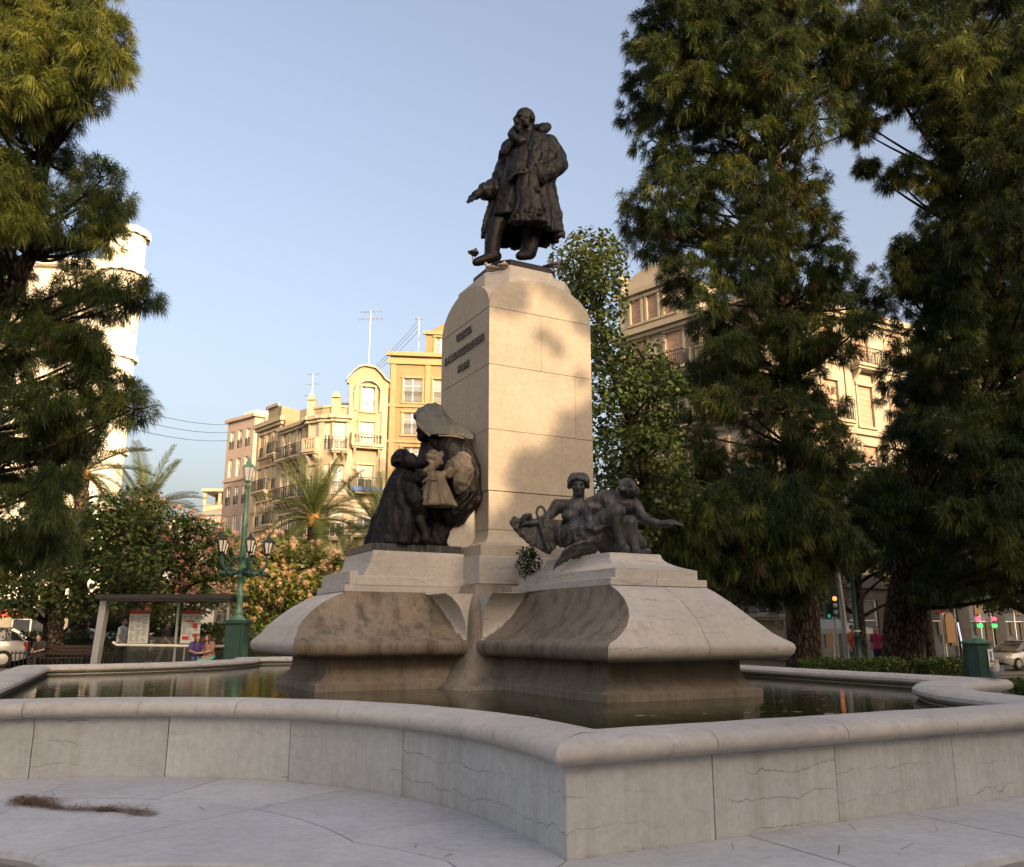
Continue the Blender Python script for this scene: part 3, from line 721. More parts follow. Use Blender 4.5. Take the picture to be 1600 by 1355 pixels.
# ------------------------------------------------------------------ the nun with mother and child
grp = empty('bronze_group', L(-1.9, 0, 2.37), 'black bronze group of a hooded nun, mother and child on the left plinth', 'statue')
def Q(u, v, d=0.0): return at(u, v, 12.9 + d)
q_ = 0.0098
mb = MB()
mb.loft([[L(-2.60, -0.62, z), L(-1.22, -0.62, z), L(-1.22, 0.62, z), L(-2.60, 0.62, z)] for z in (2.365, 2.47)])
mb.build('bronze_plate', M['bronze_grey'], grp)
# nun: seated body, skirt sweeping down to the left
b = MB()
b.limb([Q(700, 690, 0.2), Q(706, 725, 0.2), Q(712, 765, 0.15), Q(705, 800, 0.1)], [0.26, 0.33, 0.34, 0.26], 18)
b.limb([Q(722, 705, 0.1), Q(733, 740, 0.12), Q(735, 775, 0.12)], [0.16, 0.2, 0.2], 14)
b.limb([Q(672, 690, 0.12), Q(668, 720, 0.15), Q(670, 760, 0.15)], [0.12, 0.18, 0.2], 14)
b.limb([Q(722, 790, 0.12), Q(695, 800, 0.0), Q(665, 790, 0.0)], [0.2, 0.22, 0.2], 14)
b.limb([Q(690, 800, 0.1), Q(686, 825, 0.12), Q(682, 850, 0.12)], [0.2, 0.2, 0.22], 14)
b.limb([Q(665, 800, 0.1), Q(668, 830, 0.12), Q(668, 850, 0.12)], [0.2, 0.2, 0.22], 14)
b.limb([Q(740, 782, 0.2), Q(720, 800, 0.05), Q(700, 806, -0.05), Q(690, 806, -0.05)], [0.1, 0.1, 0.09, 0.06], 12)
for q in range(9):
    t = q / 8; b.limb([Q(742 - 3 * t, 768 + 4 * t, 0.1 - 0.25 * t), Q(722 - 8 * t, 796 + 6 * t, -0.05 - 0.1 * t), Q(692 - 10 * t, 800 + 10 * t, -0.1)], [0.035, 0.04, 0.03], 8)
sculpt('nun_habit', b, M['bronze_black'], grp, 0.016, 1, 0.03, 0.15)
b = MB(); b.ball(Q(664, 668, 0.02), (0.13, 0.16, 0.19)); b.limb([Q(656, 668, -0.08), Q(653, 673, -0.1)], [0.03, 0.035]); b.ball(Q(660, 682, -0.03), 0.09)
b.limb([Q(668, 682, 0.05), Q(684, 698, 0.12)], [0.1, 0.14]); sculpt('nun_head', b, M['bronze_black'], grp, 0.018, 2)
# hood: a wide thick bonnet flaring back to the shaft; cross sections from the face to the back
b = MB(); rings = []
HSEC = [  # front-left rim ... tail;   top u,v ; near rim u,v ; far rim u,v ; depths
    ((648, 645), (651, 660), (646, 652), -0.02), ((656, 637), (660, 672), (652, 660), 0.02), ((667, 631), (670, 680), (664, 664), 0.06),
    ((679, 629), (684, 679), (676, 664), 0.1), ((689, 633), (700, 679), (690, 668), 0.14), ((697, 648), (712, 680), (704, 672), 0.2),
    ((712, 660), (724, 682), (718, 678), 0.26), ((728, 670), (733, 686), (731, 683), 0.3), ((741, 679), (740, 686), (741, 684), 0.33)]
for (tp, nr, fr, dd) in HSEC:
    top_, near_, far_ = Q(tp[0], tp[1], dd), Q(nr[0], nr[1], dd - 0.27), Q(fr[0], fr[1], dd + 0.3)
    out = []
    for i in range(13):
        t = i / 12; p = (near_ * (1 - t) ** 2 + (top_ * 2 - (near_ + far_) * 0.5) * 2 * t * (1 - t) + far_ * t * t); out.append(p)
    cen = (near_ + far_) / 2
    inn = [cen + (p - cen) * 0.82 + Vector((0, 0, -0.015)) for p in out]
    rings.append(out + inn[::-1])
b.loft(rings); sculpt('hood', b, M['bronze_hood'], grp, 0.013, 2, 0.014, 0.16)
b = MB(); b.limb([Q(651, 661, -0.30), Q(661, 673, -0.28), Q(671, 681, -0.24)], [0.018, 0.022, 0.02], 8); b.limb([Q(686, 681, -0.17), Q(701, 681, -0.14), Q(713, 682, -0.1), Q(725, 685, -0.02)], [0.014, 0.018, 0.018, 0.012], 8)
sculpt('hood_rim', b, M['bronze_pale'], grp, 0.009, 1)
# pale sleeve and hands
b = MB()
b.limb([Q(722, 716, -0.16), Q(726, 735, -0.24), Q(720, 755, -0.27), Q(717, 768, -0.24)], [0.09, 0.15, 0.12, 0.06], 14)
b.limb([Q(724, 718, -0.18), Q(708, 730, -0.3), Q(702, 738, -0.34)], [0.11, 0.12, 0.09], 14)
sculpt('sleeve', b, M['bronze_pale'], grp, 0.015, 1, 0.03, 0.11)
b = MB(); b.limb([Q(702, 738, -0.34), Q(690, 742, -0.38)], [0.065, 0.05]); hand(Q(683, 744, -0.4), Vector((-1, -0.15, -0.1)), Vector((0, -0.6, 0.8)), 1.15, 0.35, -1)
b.limb([Q(660, 742, -0.38), Q(672, 733, -0.42), Q(684, 722, -0.42)], [0.06, 0.06, 0.065]); hand(Q(680, 752, -0.4), Vector((-0.6, -0.3, -0.5)), Vector((0, -0.7, 0.6)), 1.0, 0.5, 1)
b.ball(Q(679, 717, -0.36), (0.115, 0.12, 0.12))
for q in range(26): b.ball(Q(679 + random.uniform(-11, 12), 716 + random.uniform(-10, 8), -0.44 + random.uniform(-0.04, 0.05)), 0.034, 7, 5)
sculpt('child', b, M['bronze_pale'], grp, 0.014, 1)
b = MB(); rings = []
for j in range(12):
    t = j / 11; rings.append(cloth_ring(Q(679 + 5 * t, 738 + 54 * t, -0.36 + 0.04 * t), VX, VY, (13 + 15 * t ** 1.2) * q_, 0.13 + 0.07 * t, 10, 0.03 + 0.11 * t, 0.6 + t, 60))
b.loft(rings); sculpt('child_dress', b, M['bronze_pale'], grp, 0.014, 1, 0.01, 0.06)
b = MB()
b.limb([Q(655, 790, -0.3), Q(656, 815, -0.34), Q(664, 834, -0.34), Q(664, 842, -0.36)], [0.08, 0.085, 0.06, 0.06]); b.limb([Q(662, 843, -0.36), Q(674, 845, -0.42)], [0.055, 0.04])
b.limb([Q(664, 846, -0.3), Q(648, 847, -0.32)], [0.05, 0.05])
sculpt('child_legs', b, M['bronze'], grp, 0.016, 1)
# mother, seen from behind and the side, long robe
b = MB(); rings = []
for (v, u, hw_, dp, de) in ((728, 634, 12, 0.12, 0.02), (740, 634, 20, 0.2, 0.03), (760, 632, 27, 0.27, 0.04), (785, 629, 33, 0.32, 0.05), (810, 625, 39, 0.36, 0.055), (835, 623, 44, 0.4, 0.06), (853, 621, 46, 0.42, 0.07)):
    rings.append(cloth_ring(Q(u, v, -0.1), VX, VY, hw_ * q_, dp, 7, de, v * 0.012, 70))
b.loft(rings)
b.limb([Q(634, 742, -0.15), Q(645, 752, -0.3), Q(660, 743, -0.38)], [0.13, 0.12, 0.1], 12)
b.limb([Q(642, 765, -0.3), Q(652, 785, -0.36), Q(656, 800, -0.3)], [0.14, 0.16, 0.12], 12)
b.limb([Q(606, 764, -0.1), Q(622, 752, -0.16), Q(640, 748, -0.25)], [0.03, 0.08, 0.08], 10)
b.limb([Q(600, 850, -0.2), Q(615, 850, -0.25)], [0.07, 0.06], 10)
sculpt('mother_robe', b, M['bronze_black'], grp, 0.016, 1, 0.03, 0.15)
b = MB(); b.ball(Q(627, 718, -0.1), (0.145, 0.16, 0.165)); b.ball(Q(615, 720, -0.15), (0.05, 0.06, 0.09))
b.ball(Q(640, 722, -0.22), (0.14, 0.14, 0.14)); b.limb([Q(632, 730, -0.12), Q(634, 745, -0.12)], [0.1, 0.13])
for q in range(22): b.ball(Q(628 + random.uniform(-12, 18), 712 + random.uniform(-8, 14), -0.24 + random.uniform(-0.05, 0.05)), 0.04, 7, 5)
b.limb([Q(650, 726, -0.28), Q(664, 724, -0.34)], [0.07, 0.06]); sculpt('mother_head', b, M['bronze_black'], grp, 0.017, 2, 0.012, 0.07)

# ------------------------------------------------------------------ the reclining pair
rec = empty('bronze_group', L(0, -2.4, 2.2), 'grey bronze group of two reclining figures with a hull fragment on the right plinth', 'statue')
def W_(u, v, d=0.0): return at(u, v, 12.0 + d)
b = MB()
# head: oval face, fringe of hair, turned slightly to the viewer's left
hc = W_(904, 757, -0.28); fw = Vector((-0.12, -0.98, -0.2)).normalized(); sd = fw.cross(VZ).normalized(); up = sd.cross(fw); rt = Matrix((sd, fw, up)).transposed()
b.ball(hd(0, 0, 0.015), (0.112, 0.135, 0.14), rot=rt); b.ball(hd(0.035, 0, -0.075), (0.085, 0.095, 0.09), rot=rt)
b.limb([hd(0.13, -0.055, 0.02), hd(0.14, 0, 0.022), hd(0.13, 0.055, 0.02)], [0.016, 0.016, 0.016]); b.limb([hd(0.132, 0, 0.01), hd(0.16, 0, -0.045)], [0.013, 0.021])
b.limb([hd(0.125, -0.025, -0.085), hd(0.135, 0, -0.083), hd(0.125, 0.025, -0.085)], [0.014, 0.016, 0.014]); b.ball(hd(0.10, 0, -0.125), 0.04)
for q in (-1, 1): b.ball(hd(0.1, q * 0.05, -0.04), 0.04)
b.limb([hd(-0.02, 0, -0.1), W_(903, 786, -0.2)], [0.075, 0.09])
# trunk leaning back, arm on the hull
b.limb([W_(873, 791, -0.18), W_(903, 793, -0.15), W_(930, 795, -0.1)], [0.1, 0.115, 0.1], 14)
b.limb([W_(900, 796, -0.2), W_(896, 815, -0.2), W_(896, 838, -0.2)], [0.17, 0.155, 0.17], 18)
b.ball(W_(888, 806, -0.32), (0.1, 0.06, 0.085)); b.ball(W_(915, 806, -0.3), (0.1, 0.06, 0.085))
b.limb([W_(871, 790, -0.2), W_(862, 803, -0.22), W_(850, 812, -0.32), W_(838, 816, -0.4)], [0.095, 0.075, 0.065, 0.05])
hand(W_(832, 817, -0.44), Vector((-1, -0.2, -0.15)), VZ, 0.9, 0.2)
b.limb([W_(932, 794, -0.08), W_(940, 812, 0.0), W_(930, 830, -0.1)], [0.085, 0.07, 0.06])
b.limb([W_(896, 840, -0.25), W_(925, 826, -0.45), W_(962, 800, -0.62)], [0.18, 0.15, 0.115], 14)                      # thigh
b.ball(W_(966, 799, -0.64), 0.105); b.limb([W_(964, 800, -0.63), W_(963, 822, -0.6), W_(970, 846, -0.6), W_(972, 853, -0.6)], [0.1, 0.09, 0.065, 0.06])
b.limb([W_(972, 856, -0.6), W_(978, 858, -0.72)], [0.062, 0.045])
b.limb([W_(915, 845, -0.2), W_(950, 828, -0.4), W_(982, 818, -0.55)], [0.15, 0.13, 0.11], 14)
b.ball(W_(984, 817, -0.56), 0.105); b.limb([W_(985, 819, -0.56), W_(987, 838, -0.55), W_(992, 856, -0.58)], [0.1, 0.088, 0.065])
b.limb([W_(992, 862, -0.58), W_(1003, 866, -0.68), W_(1012, 862, -0.74)], [0.068, 0.06, 0.05]); b.limb([W_(990, 866, -0.6), W_(998, 870, -0.68)], [0.05, 0.05])
sculpt('front_figure', b, M['bronze_grey'], rec, 0.0145, 2, 0.006, 0.07)
b = MB()
for q in range(60):
    a = random.uniform(-1, 1) * PI * 0.62; e = random.uniform(-0.1, 1.0)
    p = hc - fw * 0.02 + (sd * math.sin(a) * 0.125 - fw * math.cos(a) * -0.04) * math.cos(e) + up * (0.03 + 0.125 * math.sin(e)); b.ball(p - fw * 0.02, random.uniform(0.028, 0.042), 7, 5)
b.limb([hd(0.11, -0.08, 0.07), hd(0.125, 0, 0.095), hd(0.11, 0.08, 0.07)], [0.03, 0.034, 0.03]); b.ball(hd(-0.02, 0, 0.05), (0.125, 0.14, 0.12), rot=rt)
for q in (-1, 1): b.limb([hd(0.07, q * 0.11, 0.04), hd(0.03, q * 0.125, -0.03)], [0.035, 0.035])
sculpt('hair', b, M['bronze_grey'], rec, 0.012, 1)
# drapery over the hips and hanging over the edge
b = MB()
b.limb([W_(880, 838, -0.3), W_(900, 838, -0.42), W_(925, 836, -0.45), W_(942, 842, -0.4)], [0.15, 0.17, 0.16, 0.12], 16)
for q in range(15):
    t = q / 14; b.limb([W_(918 - 22 * t, 803 + 12 * t, -0.42 - 0.05 * t), W_(925 - 34 * t, 822 + 6 * t, -0.58), W_(938 - 52 * t, 845 + 3 * math.sin(q), -0.55)], [0.022, 0.034, 0.026], 8)
b.limb([W_(914, 800, -0.4), W_(921, 812, -0.56), W_(922, 826, -0.6)], [0.05, 0.06, 0.05]); b.limb([W_(920, 826, -0.6), W_(932, 828, -0.64), W_(944, 822, -0.62)], [0.05, 0.05, 0.03])
ex_, ey_ = Vector((0.45, -0.25, 0.85)).normalized(), Vector((0.1, -0.95, 0.2)).normalized(); rings = []
for (u, v, dd, rx, ry) in ((938, 852, -0.42, 0.10, 0.05), (920, 855, -0.52, 0.12, 0.05), (902, 859, -0.60, 0.13, 0.045), (887, 864, -0.65, 0.14, 0.045), (877, 871, -0.68, 0.135, 0.04), (870, 879, -0.70, 0.12, 0.035), (866, 886, -0.71, 0.09, 0.03), (865, 889, -0.71, 0.04, 0.02)):
    rings.append(cloth_ring(W_(u, v, dd), ex_, ey_, rx, ry, 9, 0.16, u * 0.02, 60))
b.loft(rings)
b.limb([W_(958, 835, -0.35), W_(945, 850, -0.35), W_(960, 858, -0.3)], [0.12, 0.12, 0.1])
sculpt('drapery', b, M['bronze_grey'], rec, 0.012, 1, 0.02, 0.09)
# the man behind: broad back, head bowed away, arm reaching out to the right
b = MB()
b.limb([W_(925, 792, 0.25), W_(945, 786, 0.2), W_(975, 788, 0.2), W_(992, 795, 0.2)], [0.14, 0.19, 0.18, 0.11], 16)
b.limb([W_(955, 792, 0.2), W_(950, 815, 0.2), W_(952, 845, 0.15)], [0.2, 0.2, 0.22], 16)
b.limb([W_(952, 845, 0.1), W_(985, 830, -0.05), W_(1000, 850, 0.1)], [0.18, 0.14, 0.1])
b.limb([W_(970, 782, 0.12), W_(978, 768, 0.05)], [0.09, 0.08]); b.ball(W_(980, 762, 0.02), (0.14, 0.15, 0.135)); b.ball(W_(990, 768, 0.06), (0.08, 0.1, 0.09))
for q in range(30): b.ball(W_(978 + random.uniform(-10, 9), 759 + random.uniform(-7, 7), -0.06 + random.uniform(-0.06, 0.03)), 0.036, 7, 5)
b.limb([W_(992, 790, 0.15), W_(1003, 806, 0.08), W_(1013, 815, 0.02), W_(1032, 819, -0.05), W_(1040, 819, -0.08)], [0.1, 0.08, 0.07, 0.055, 0.045])
hand(W_(1046, 818, -0.1), Vector((1, -0.2, 0.1)), Vector((0, -0.3, 1)), 0.95, 0.35, 1)
sculpt('rear_figure', b, M['bronze_grey'], rec, 0.0155, 2, 0.008, 0.08)
# fragment of a planked hull with a ring
b = MB()
ol = [(798, 814), (803, 806), (812, 811), (818, 804), (826, 806), (832, 812), (850, 811), (878, 813), (877, 835), (868, 856), (856, 866), (842, 858), (826, 849), (812, 838), (802, 826)]
b.loft([[W_(u, v, -0.42 + 0.002 * (u - 840) + dd) for u, v in ol] for dd in (0.0, 0.13)])
for (p, q) in (((803, 826), (874, 830)), ((812, 838), (872, 842)), ((800, 814), (878, 819))): b.limb([W_(*p, -0.42 + 0.002 * (p[0] - 840)), W_(*q, -0.4 + 0.002 * (q[0] - 840))], [0.012, 0.012], 6)
b.limb([W_(842, 811, -0.43), W_(850, 838, -0.43), W_(858, 862, -0.42)], [0.04, 0.04, 0.035], 8)
b.limb([W_(818, 816, -0.48), W_(820, 806, -0.5), W_(828, 805, -0.48), W_(830, 815, -0.46)], [0.045, 0.045, 0.04, 0.03], 8)
for q in range(12): b.ball(W_(798 + 3 * q, 816 + 3.2 * q, -0.46), 0.028 + 0.012 * math.sin(q * 2.3), 6, 5)
sculpt('hull_fragment', b, M['bronze_grey'], rec, 0.014, 1, 0.012, 0.06)
b = MB(); c = W_(845, 801, -0.4)
ringp = [c + Vector((0.055 * math.cos(t), 0.02 * math.sin(t), 0.085 * math.sin(t))) for t in [2 * PI * k / 18 for k in range(19)]]
b.tube(ringp, 0.018, 8, cap=False); b.build('ring', M['bronze_grey'], rec, smooth=60)

# ------------------------------------------------------------------ pigeons
def pigeon(p, rz, label, mat, mat2, lean=0.0):
    t = empty('pigeon', p, label, 'pigeon', 'pigeons on the monument', rz)
    b = MB(); b.limb([(-0.10, 0, 0.085), (-0.02, 0, 0.10), (0.055, 0, 0.115)], [0.035, 0.062, 0.055], 10); b.limb([(0.06, 0, 0.13), (0.09, 0, 0.185), (0.10, 0, 0.205)], [0.042, 0.03, 0.033], 10)
    b.ball((0.105, 0, 0.21), (0.036, 0.03, 0.032)); sculpt('body', b, mat, t, 0.009, 2, world_coords=False)
    m = MB(); m.loft([[(-0.08, -0.03, 0.08), (-0.08, 0.03, 0.08), (-0.08, 0.03, 0.10), (-0.08, -0.03, 0.10)], [(-0.21, -0.045, 0.045), (-0.21, 0.045, 0.045), (-0.21, 0.045, 0.055), (-0.21, -0.045, 0.055)]]); m.build('tail', mat2, t, world_coords=False)
    for s in (-1, 1):
        m = MB(); m.limb([(0.045, s * 0.05, 0.12), (-0.05, s * 0.058, 0.105), (-0.14, s * 0.035, 0.075)], [0.03, 0.034, 0.012], 8); m.build('wing', mat2, t, 40, world_coords=False)
        m = MB(); m.tube([(0.0, s * 0.022, 0.05), (0.005, s * 0.024, 0.0)], 0.007, 6); m.tube([(-0.015, s * 0.024, 0.004), (0.03, s * 0.024, 0.004)], 0.005, 6); m.build('leg', M['pig_foot'], t, world_coords=False)
    m = MB(); m.loft([[(0.135, -0.006, 0.203), (0.135, 0.006, 0.203), (0.135, 0.006, 0.213), (0.135, -0.006, 0.213)], [(0.16, -0.001, 0.2), (0.16, 0.001, 0.2), (0.16, 0.001, 0.203), (0.16, -0.001, 0.203)]]); m.build('beak', mat2, t, world_coords=False)
    return t
M['pig_foot'] = simple('pigeon_foot', (0.35, 0.12, 0.1), 0.6)
pg = simple('grey_feathers', (0.12, 0.125, 0.14), 0.7, var=0.3, scale=30); pd = simple('dark_feathers', (0.05, 0.05, 0.055), 0.7); pl = simple('fawn_feathers', (0.38, 0.31, 0.24), 0.7, var=0.35, scale=30); pl2 = simple('fawn_wing', (0.24, 0.19, 0.14), 0.7)
tt = S(742, 410, -0.24)
pigeon(Vector((tt.x - 0.02, tt.y, tt.z + 0.065)), R(75), 'dark pigeon sitting on the toe of the statue boot', pd, pd)
pigeon(Vector((L(0.5, -0.5).x, L(0.5, -0.5).y, 7.262)), R(20), 'grey pigeon on the right edge of the statue plate', pg, pd)
pigeon(Vector((*L(-0.69, -0.50).xy, 6.952)), R(150), 'pale pigeon looking left on the ledge of the cap stone', pl, pl2)
pigeon(Vector((*L(-0.56, -0.68).xy, 6.952)), R(80), 'fawn pigeon seen from behind on the cap stone ledge', pl, pl2)
pr = L(4.42, -5.0); pigeon(Vector((pr.x + 0.02, pr.y - 0.02, 0.652)), R(60), 'speckled pigeon standing on the tip of the basin coping', pl, pg)
# ================================================================== BUILDINGS
M['cream'] = simple('cream_render', (0.28, 0.24, 0.165), 0.85, var=0.10, scale=0.7)
M['cream2'] = simple('cream_trim', (0.35, 0.31, 0.235), 0.85, var=0.10, scale=1.2)
M['ochre'] = simple('ochre_render', (0.21, 0.165, 0.088), 0.85, var=0.12, scale=0.6)
M['ochre2'] = simple('ochre_trim', (0.27, 0.215, 0.12), 0.85, var=0.12, scale=0.9)
M['orange'] = simple('orange_render', (0.33, 0.235, 0.14), 0.85, var=0.1, scale=0.6)
M['pink'] = simple('pink_render', (0.37, 0.30, 0.255), 0.85, var=0.1, scale=0.6)
M['white_wall'] = simple('white_render', (0.74, 0.69, 0.60), 0.85, var=0.08, scale=0.6)
M['grey_trim'] = simple('grey_green_trim', (0.33, 0.37, 0.32), 0.8)
M['buff'] = simple('buff_render', (0.37, 0.335, 0.265), 0.85, var=0.12, scale=0.5)
M['roof'] = simple('roof_tiles', (0.30, 0.13, 0.08), 0.9, var=0.3, scale=4)
M['blue'] = simple('blue_cloth', (0.07, 0.13, 0.30), 0.8)
WCACHE = {}
def wmesh(key, fn):
    if key not in WCACHE: WCACHE[key] = fn()
    return WCACHE[key]
def as_mesh(mb, name, mat):
    o = mb.build(name, mat); me = o.data; bpy.data.objects.remove(o); return me
def f_frame(w, h, arch):
    b = MB(); k = 0.07
    if arch:
        r = w / 2; b.box(-w / 2, -w / 2 + k, 0, 0.08, 0, h - r); b.box(w / 2 - k, w / 2, 0, 0.08, 0, h - r)
        for i in range(8):
            a0, a1 = PI * i / 8, PI * (i + 1) / 8
            q = lambda a, rr, y: (rr * math.cos(a), y, h - r + rr * math.sin(a))
            b.add([q(a0, r, 0), q(a1, r, 0), q(a1, r - k, 0), q(a0, r - k, 0), q(a0, r, .08), q(a1, r, .08), q(a1, r - k, .08), q(a0, r - k, .08)], [(0, 1, 2, 3), (7, 6, 5, 4), (3, 2, 6, 7), (0, 4, 5, 1)])
        b.box(-0.035, 0.035, 0.005, 0.075, 0, h - 0.03)
    else:
        b.box(-w / 2, -w / 2 + k, 0, 0.08, 0, h); b.box(w / 2 - k, w / 2, 0, 0.08, 0, h); b.box(-w / 2 + k, w / 2 - k, 0, 0.08, h - k, h)
        b.box(-0.045, 0.045, 0.005, 0.075, k, h - k); b.box(-w / 2 + k, w / 2 - k, 0.01, 0.07, h * 0.68, h * 0.68 + 0.05)
    b.box(-w / 2 + k, w / 2 - k, 0, 0.08, 0, k)
    return as_mesh(b, 'window', M['white'])
def f_pane(w, h): return as_mesh(MB().box(-w / 2 + 0.03, w / 2 - 0.03, 0.085, 0.10, 0.03, h - 0.03), 'pane', M['pane'])
def f_shutter(w, h, f, mat):
    b = MB(); n = max(3, int(h * f / 0.16)); z = h
    for i in range(n):
        z1 = z - h * f / n; b.box(-w / 2 + 0.02, w / 2 - 0.02, -0.045 + (0.012 if i % 2 else 0), -0.012, z1 + 0.004, z - 0.004); z = z1
    return as_mesh(b, 'shutter', mat)
def f_rail(w, d, h=1.0, stonework=False):
    b = MB()
    if stonework:
        b.box(-w / 2, w / 2, -d, -d + 0.16, h - 0.14, h); b.box(-w / 2, w / 2, -d, -d + 0.16, 0, 0.12)
        n = int(w / 0.24)
        for i in range(n): b.lathe([(0.05, 0.12), (0.075, 0.25), (0.08, 0.4), (0.04, 0.6), (0.06, h - 0.14)], (-w / 2 + (i + .5) * w / n, -d + 0.08, 0), 6)
        for s in (-1, 1): b.box(s * w / 2 - 0.09, s * w / 2 + 0.09, -d - 0.02, 0, 0, h + 0.02)
    else:
        b.box(-w / 2, w / 2, -d - 0.02, -d + 0.02, h - 0.05, h); b.box(-w / 2, w / 2, -d - 0.015, -d + 0.015, 0.06, 0.1); b.box(-w / 2, w / 2, -d - 0.012, -d + 0.012, h * .72, h * .72 + .03)
        n = int(w / 0.13)
        for i in range(n + 1): x = -w / 2 + i * w / n; b.box(x - 0.012, x + 0.012, -d - 0.012, -d + 0.012, 0.1, h - 0.05)
        for s in (-1, 1):
            b.box(s * w / 2 - 0.02, s * w / 2 + 0.02, -d + 0.02, 0, h - 0.05, h)
            for k in range(5): y = -d + d * k / 5; b.box(s * w / 2 - 0.012, s * w / 2 + 0.012, y - 0.012, y + 0.012, 0.0, h - 0.05)
    return as_mesh(b, 'railing', M['cream2'] if stonework else M['iron'])
def f_balcony(w, d):
    b = MB(); b.box(-w / 2 - 0.06, w / 2 + 0.06, -d - 0.06, 0.0, -0.16, 0); b.box(-w / 2, w / 2, -d + 0.06, 0.0, -0.3, -0.163)
    for s in (-1, 1):
        x = s * (w / 2 - 0.25); pr = [(0, -0.303), (-d * 0.75, -0.303), (-d * 0.6, -0.5), (-0.15, -0.75), (0, -1.0)]
        b.loft([[(x + e, y, z) for y, z in pr] for e in (-0.1, 0.1)])
    return as_mesh(b, 'balcony', M['cream2'])
def place(name, me, root, pos, ang, mat=None):
    o = bpy.data.objects.new(name, me); COL.objects.link(o); o.parent = root
    o.location = pos - root.location; o.rotation_euler = (0, 0, ang); return o
def sub(name, me, parent):
    o = bpy.data.objects.new(name, me); COL.objects.link(o); o.parent = parent; return o
def facade(root, p0, p1, z0, z1, wall, wins=(), bands=(), trim=None, pil=(), top=None):
    """p0 left, p1 right seen from the street. wins: (u, w, zb, zt, opts)"""
    p0 = Vector((p0[0], p0[1], 0)); p1 = Vector((p1[0], p1[1], 0)); t = (p1 - p0).normalized(); n = Vector((t.y, -t.x, 0)); W = (p1 - p0).length; ang = math.atan2(t.y, t.x)
    P = lambda u, d, z: p0 + t * u - n * d + Vector((0, 0, z))
    us = sorted({0.0, W} | {u - w / 2 for u, w, *_ in wins} | {u + w / 2 for u, w, *_ in wins}); zs = sorted({z0, z1} | {q[2] for q in wins} | {q[3] for q in wins})
    b = MB(); rv = 0.22
    for i in range(len(us) - 1):
        for j in range(len(zs) - 1):
            um, zm = (us[i] + us[i + 1]) / 2, (zs[j] + zs[j + 1]) / 2
            if any(abs(um - q[0]) < q[1] / 2 and q[2] < zm < q[3] for q in wins): continue
            b.add([P(us[i], 0, zs[j]), P(us[i + 1], 0, zs[j]), P(us[i + 1], 0, zs[j + 1]), P(us[i], 0, zs[j + 1])], [(0, 1, 2, 3)])
    for (u, w, zb, zt, *_) in wins:
        a, c = u - w / 2, u + w / 2
        b.add([P(a, 0, zb), P(c, 0, zb), P(c, 0, zt), P(a, 0, zt), P(a, rv, zb), P(c, rv, zb), P(c, rv, zt), P(a, rv, zt)], [(0, 4, 5, 1), (1, 5, 6, 2), (2, 6, 7, 3), (3, 7, 4, 0)])
    if top:       # curved gable on top: list of (u, z)
        b.add([P(u, 0, z) for u, z in top] + [P(u, 0.5, z) for u, z in top], [tuple(range(len(top)))] + [(i, i + 1, len(top) + i + 1, len(top) + i) for i in range(len(top) - 1)])
    b.build('wall', wall, root)
    for q in wins:
        u, w, zb, zt = q[:4]; o = q[4] if len(q) > 4 else {}
        h = zt - zb; arch = o.get('arch', False); wk = (round(w, 2), round(h, 2), arch)
        wo = place('window', wmesh(('f',) + wk, lambda: f_frame(w, h, arch)), root, P(u, rv - 0.10, zb), ang)
        sub('pane', wmesh(('p',) + wk[:2], lambda: f_pane(w, h)), wo)
        s = o.get('sh', 0)
        if s: sub('shutter', wmesh(('s', s, o.get('br', 0)) + wk[:2], lambda: f_shutter(w, h, s, M['shutter_brown'] if o.get('br') else M['shutter'])), wo)
        if o.get('bal'):
            bw, bd = o.get('bw', w + 0.7), o.get('bd', 0.6)
            bo = place('balcony', wmesh(('b', round(bw, 2), bd), lambda: f_balcony(bw, bd)), root, P(u, 0, zb), ang)
            sub('railing', wmesh(('r', round(bw, 2), bd, o['bal']), lambda: f_rail(bw, bd, 1.0, o['bal'] == 'stone')), bo)
            if o.get('blue'): x = sub('awning_cloth', wmesh(('bl', round(bw, 2)), lambda: as_mesh(MB().box(-bw / 2, bw / 2, -bd - 0.10, -bd - 0.03, -0.14, 0.22), 'awning_cloth', M['blue'])), bo)
        elif o.get('guard'): sub('railing', wmesh(('g', round(w, 2)), lambda: f_rail(w, 0.12, 0.95)), wo)
        if o.get('trim', True):
            k = 0.16; h2 = h
            def mk():
                m = MB(); m.box(-w / 2 - k, -w / 2 - 0.003, -0.07, -0.003, -0.0, h2); m.box(w / 2 + 0.003, w / 2 + k, -0.07, -0.003, -0.0, h2)
                m.box(-w / 2 - k - 0.05, w / 2 + k + 0.05, -0.12, -0.003, h2 + 0.003, h2 + 0.18); m.box(-w / 2 - k - 0.05, w / 2 + k + 0.05, -0.13, -0.003, -0.14, -0.004)
                return as_mesh(m, 'window_surround', trim or wall)
            place('window_surround', wmesh(('t', round(w, 2), round(h2, 2), (trim or wall).name), mk), root, P(u, 0, zb), ang)
    for (zz, hh, dd) in bands:
        m = MB(); m.loft([[P(-dd * 0.98, e, zz) , P(W + dd * 0.98, e, zz), P(W + dd * 0.98, e, zz + hh), P(-dd * 0.98, e, zz + hh)] for e in (-dd, -0.004)])
        m.build('cornice', trim or wall, root)
    for u in pil:
        m = MB(); m.loft([[P(u - 0.22, e, z0), P(u + 0.22, e, z0), P(u + 0.22, e, z1 - 0.6), P(u - 0.22, e, z1 - 0.6)] for e in (-0.10, -0.004)]); m.build('pilaster', trim or wall, root)
    return P
def block(root, poly, z0, z1, mat, name='body'):
    b = MB(); b.prism(poly, z0, z1); return b.build(name, mat, root)
def rows(us, w, zs, h, **o): return [(u, w, z, z + h, dict(o)) for u in us for z in zs]

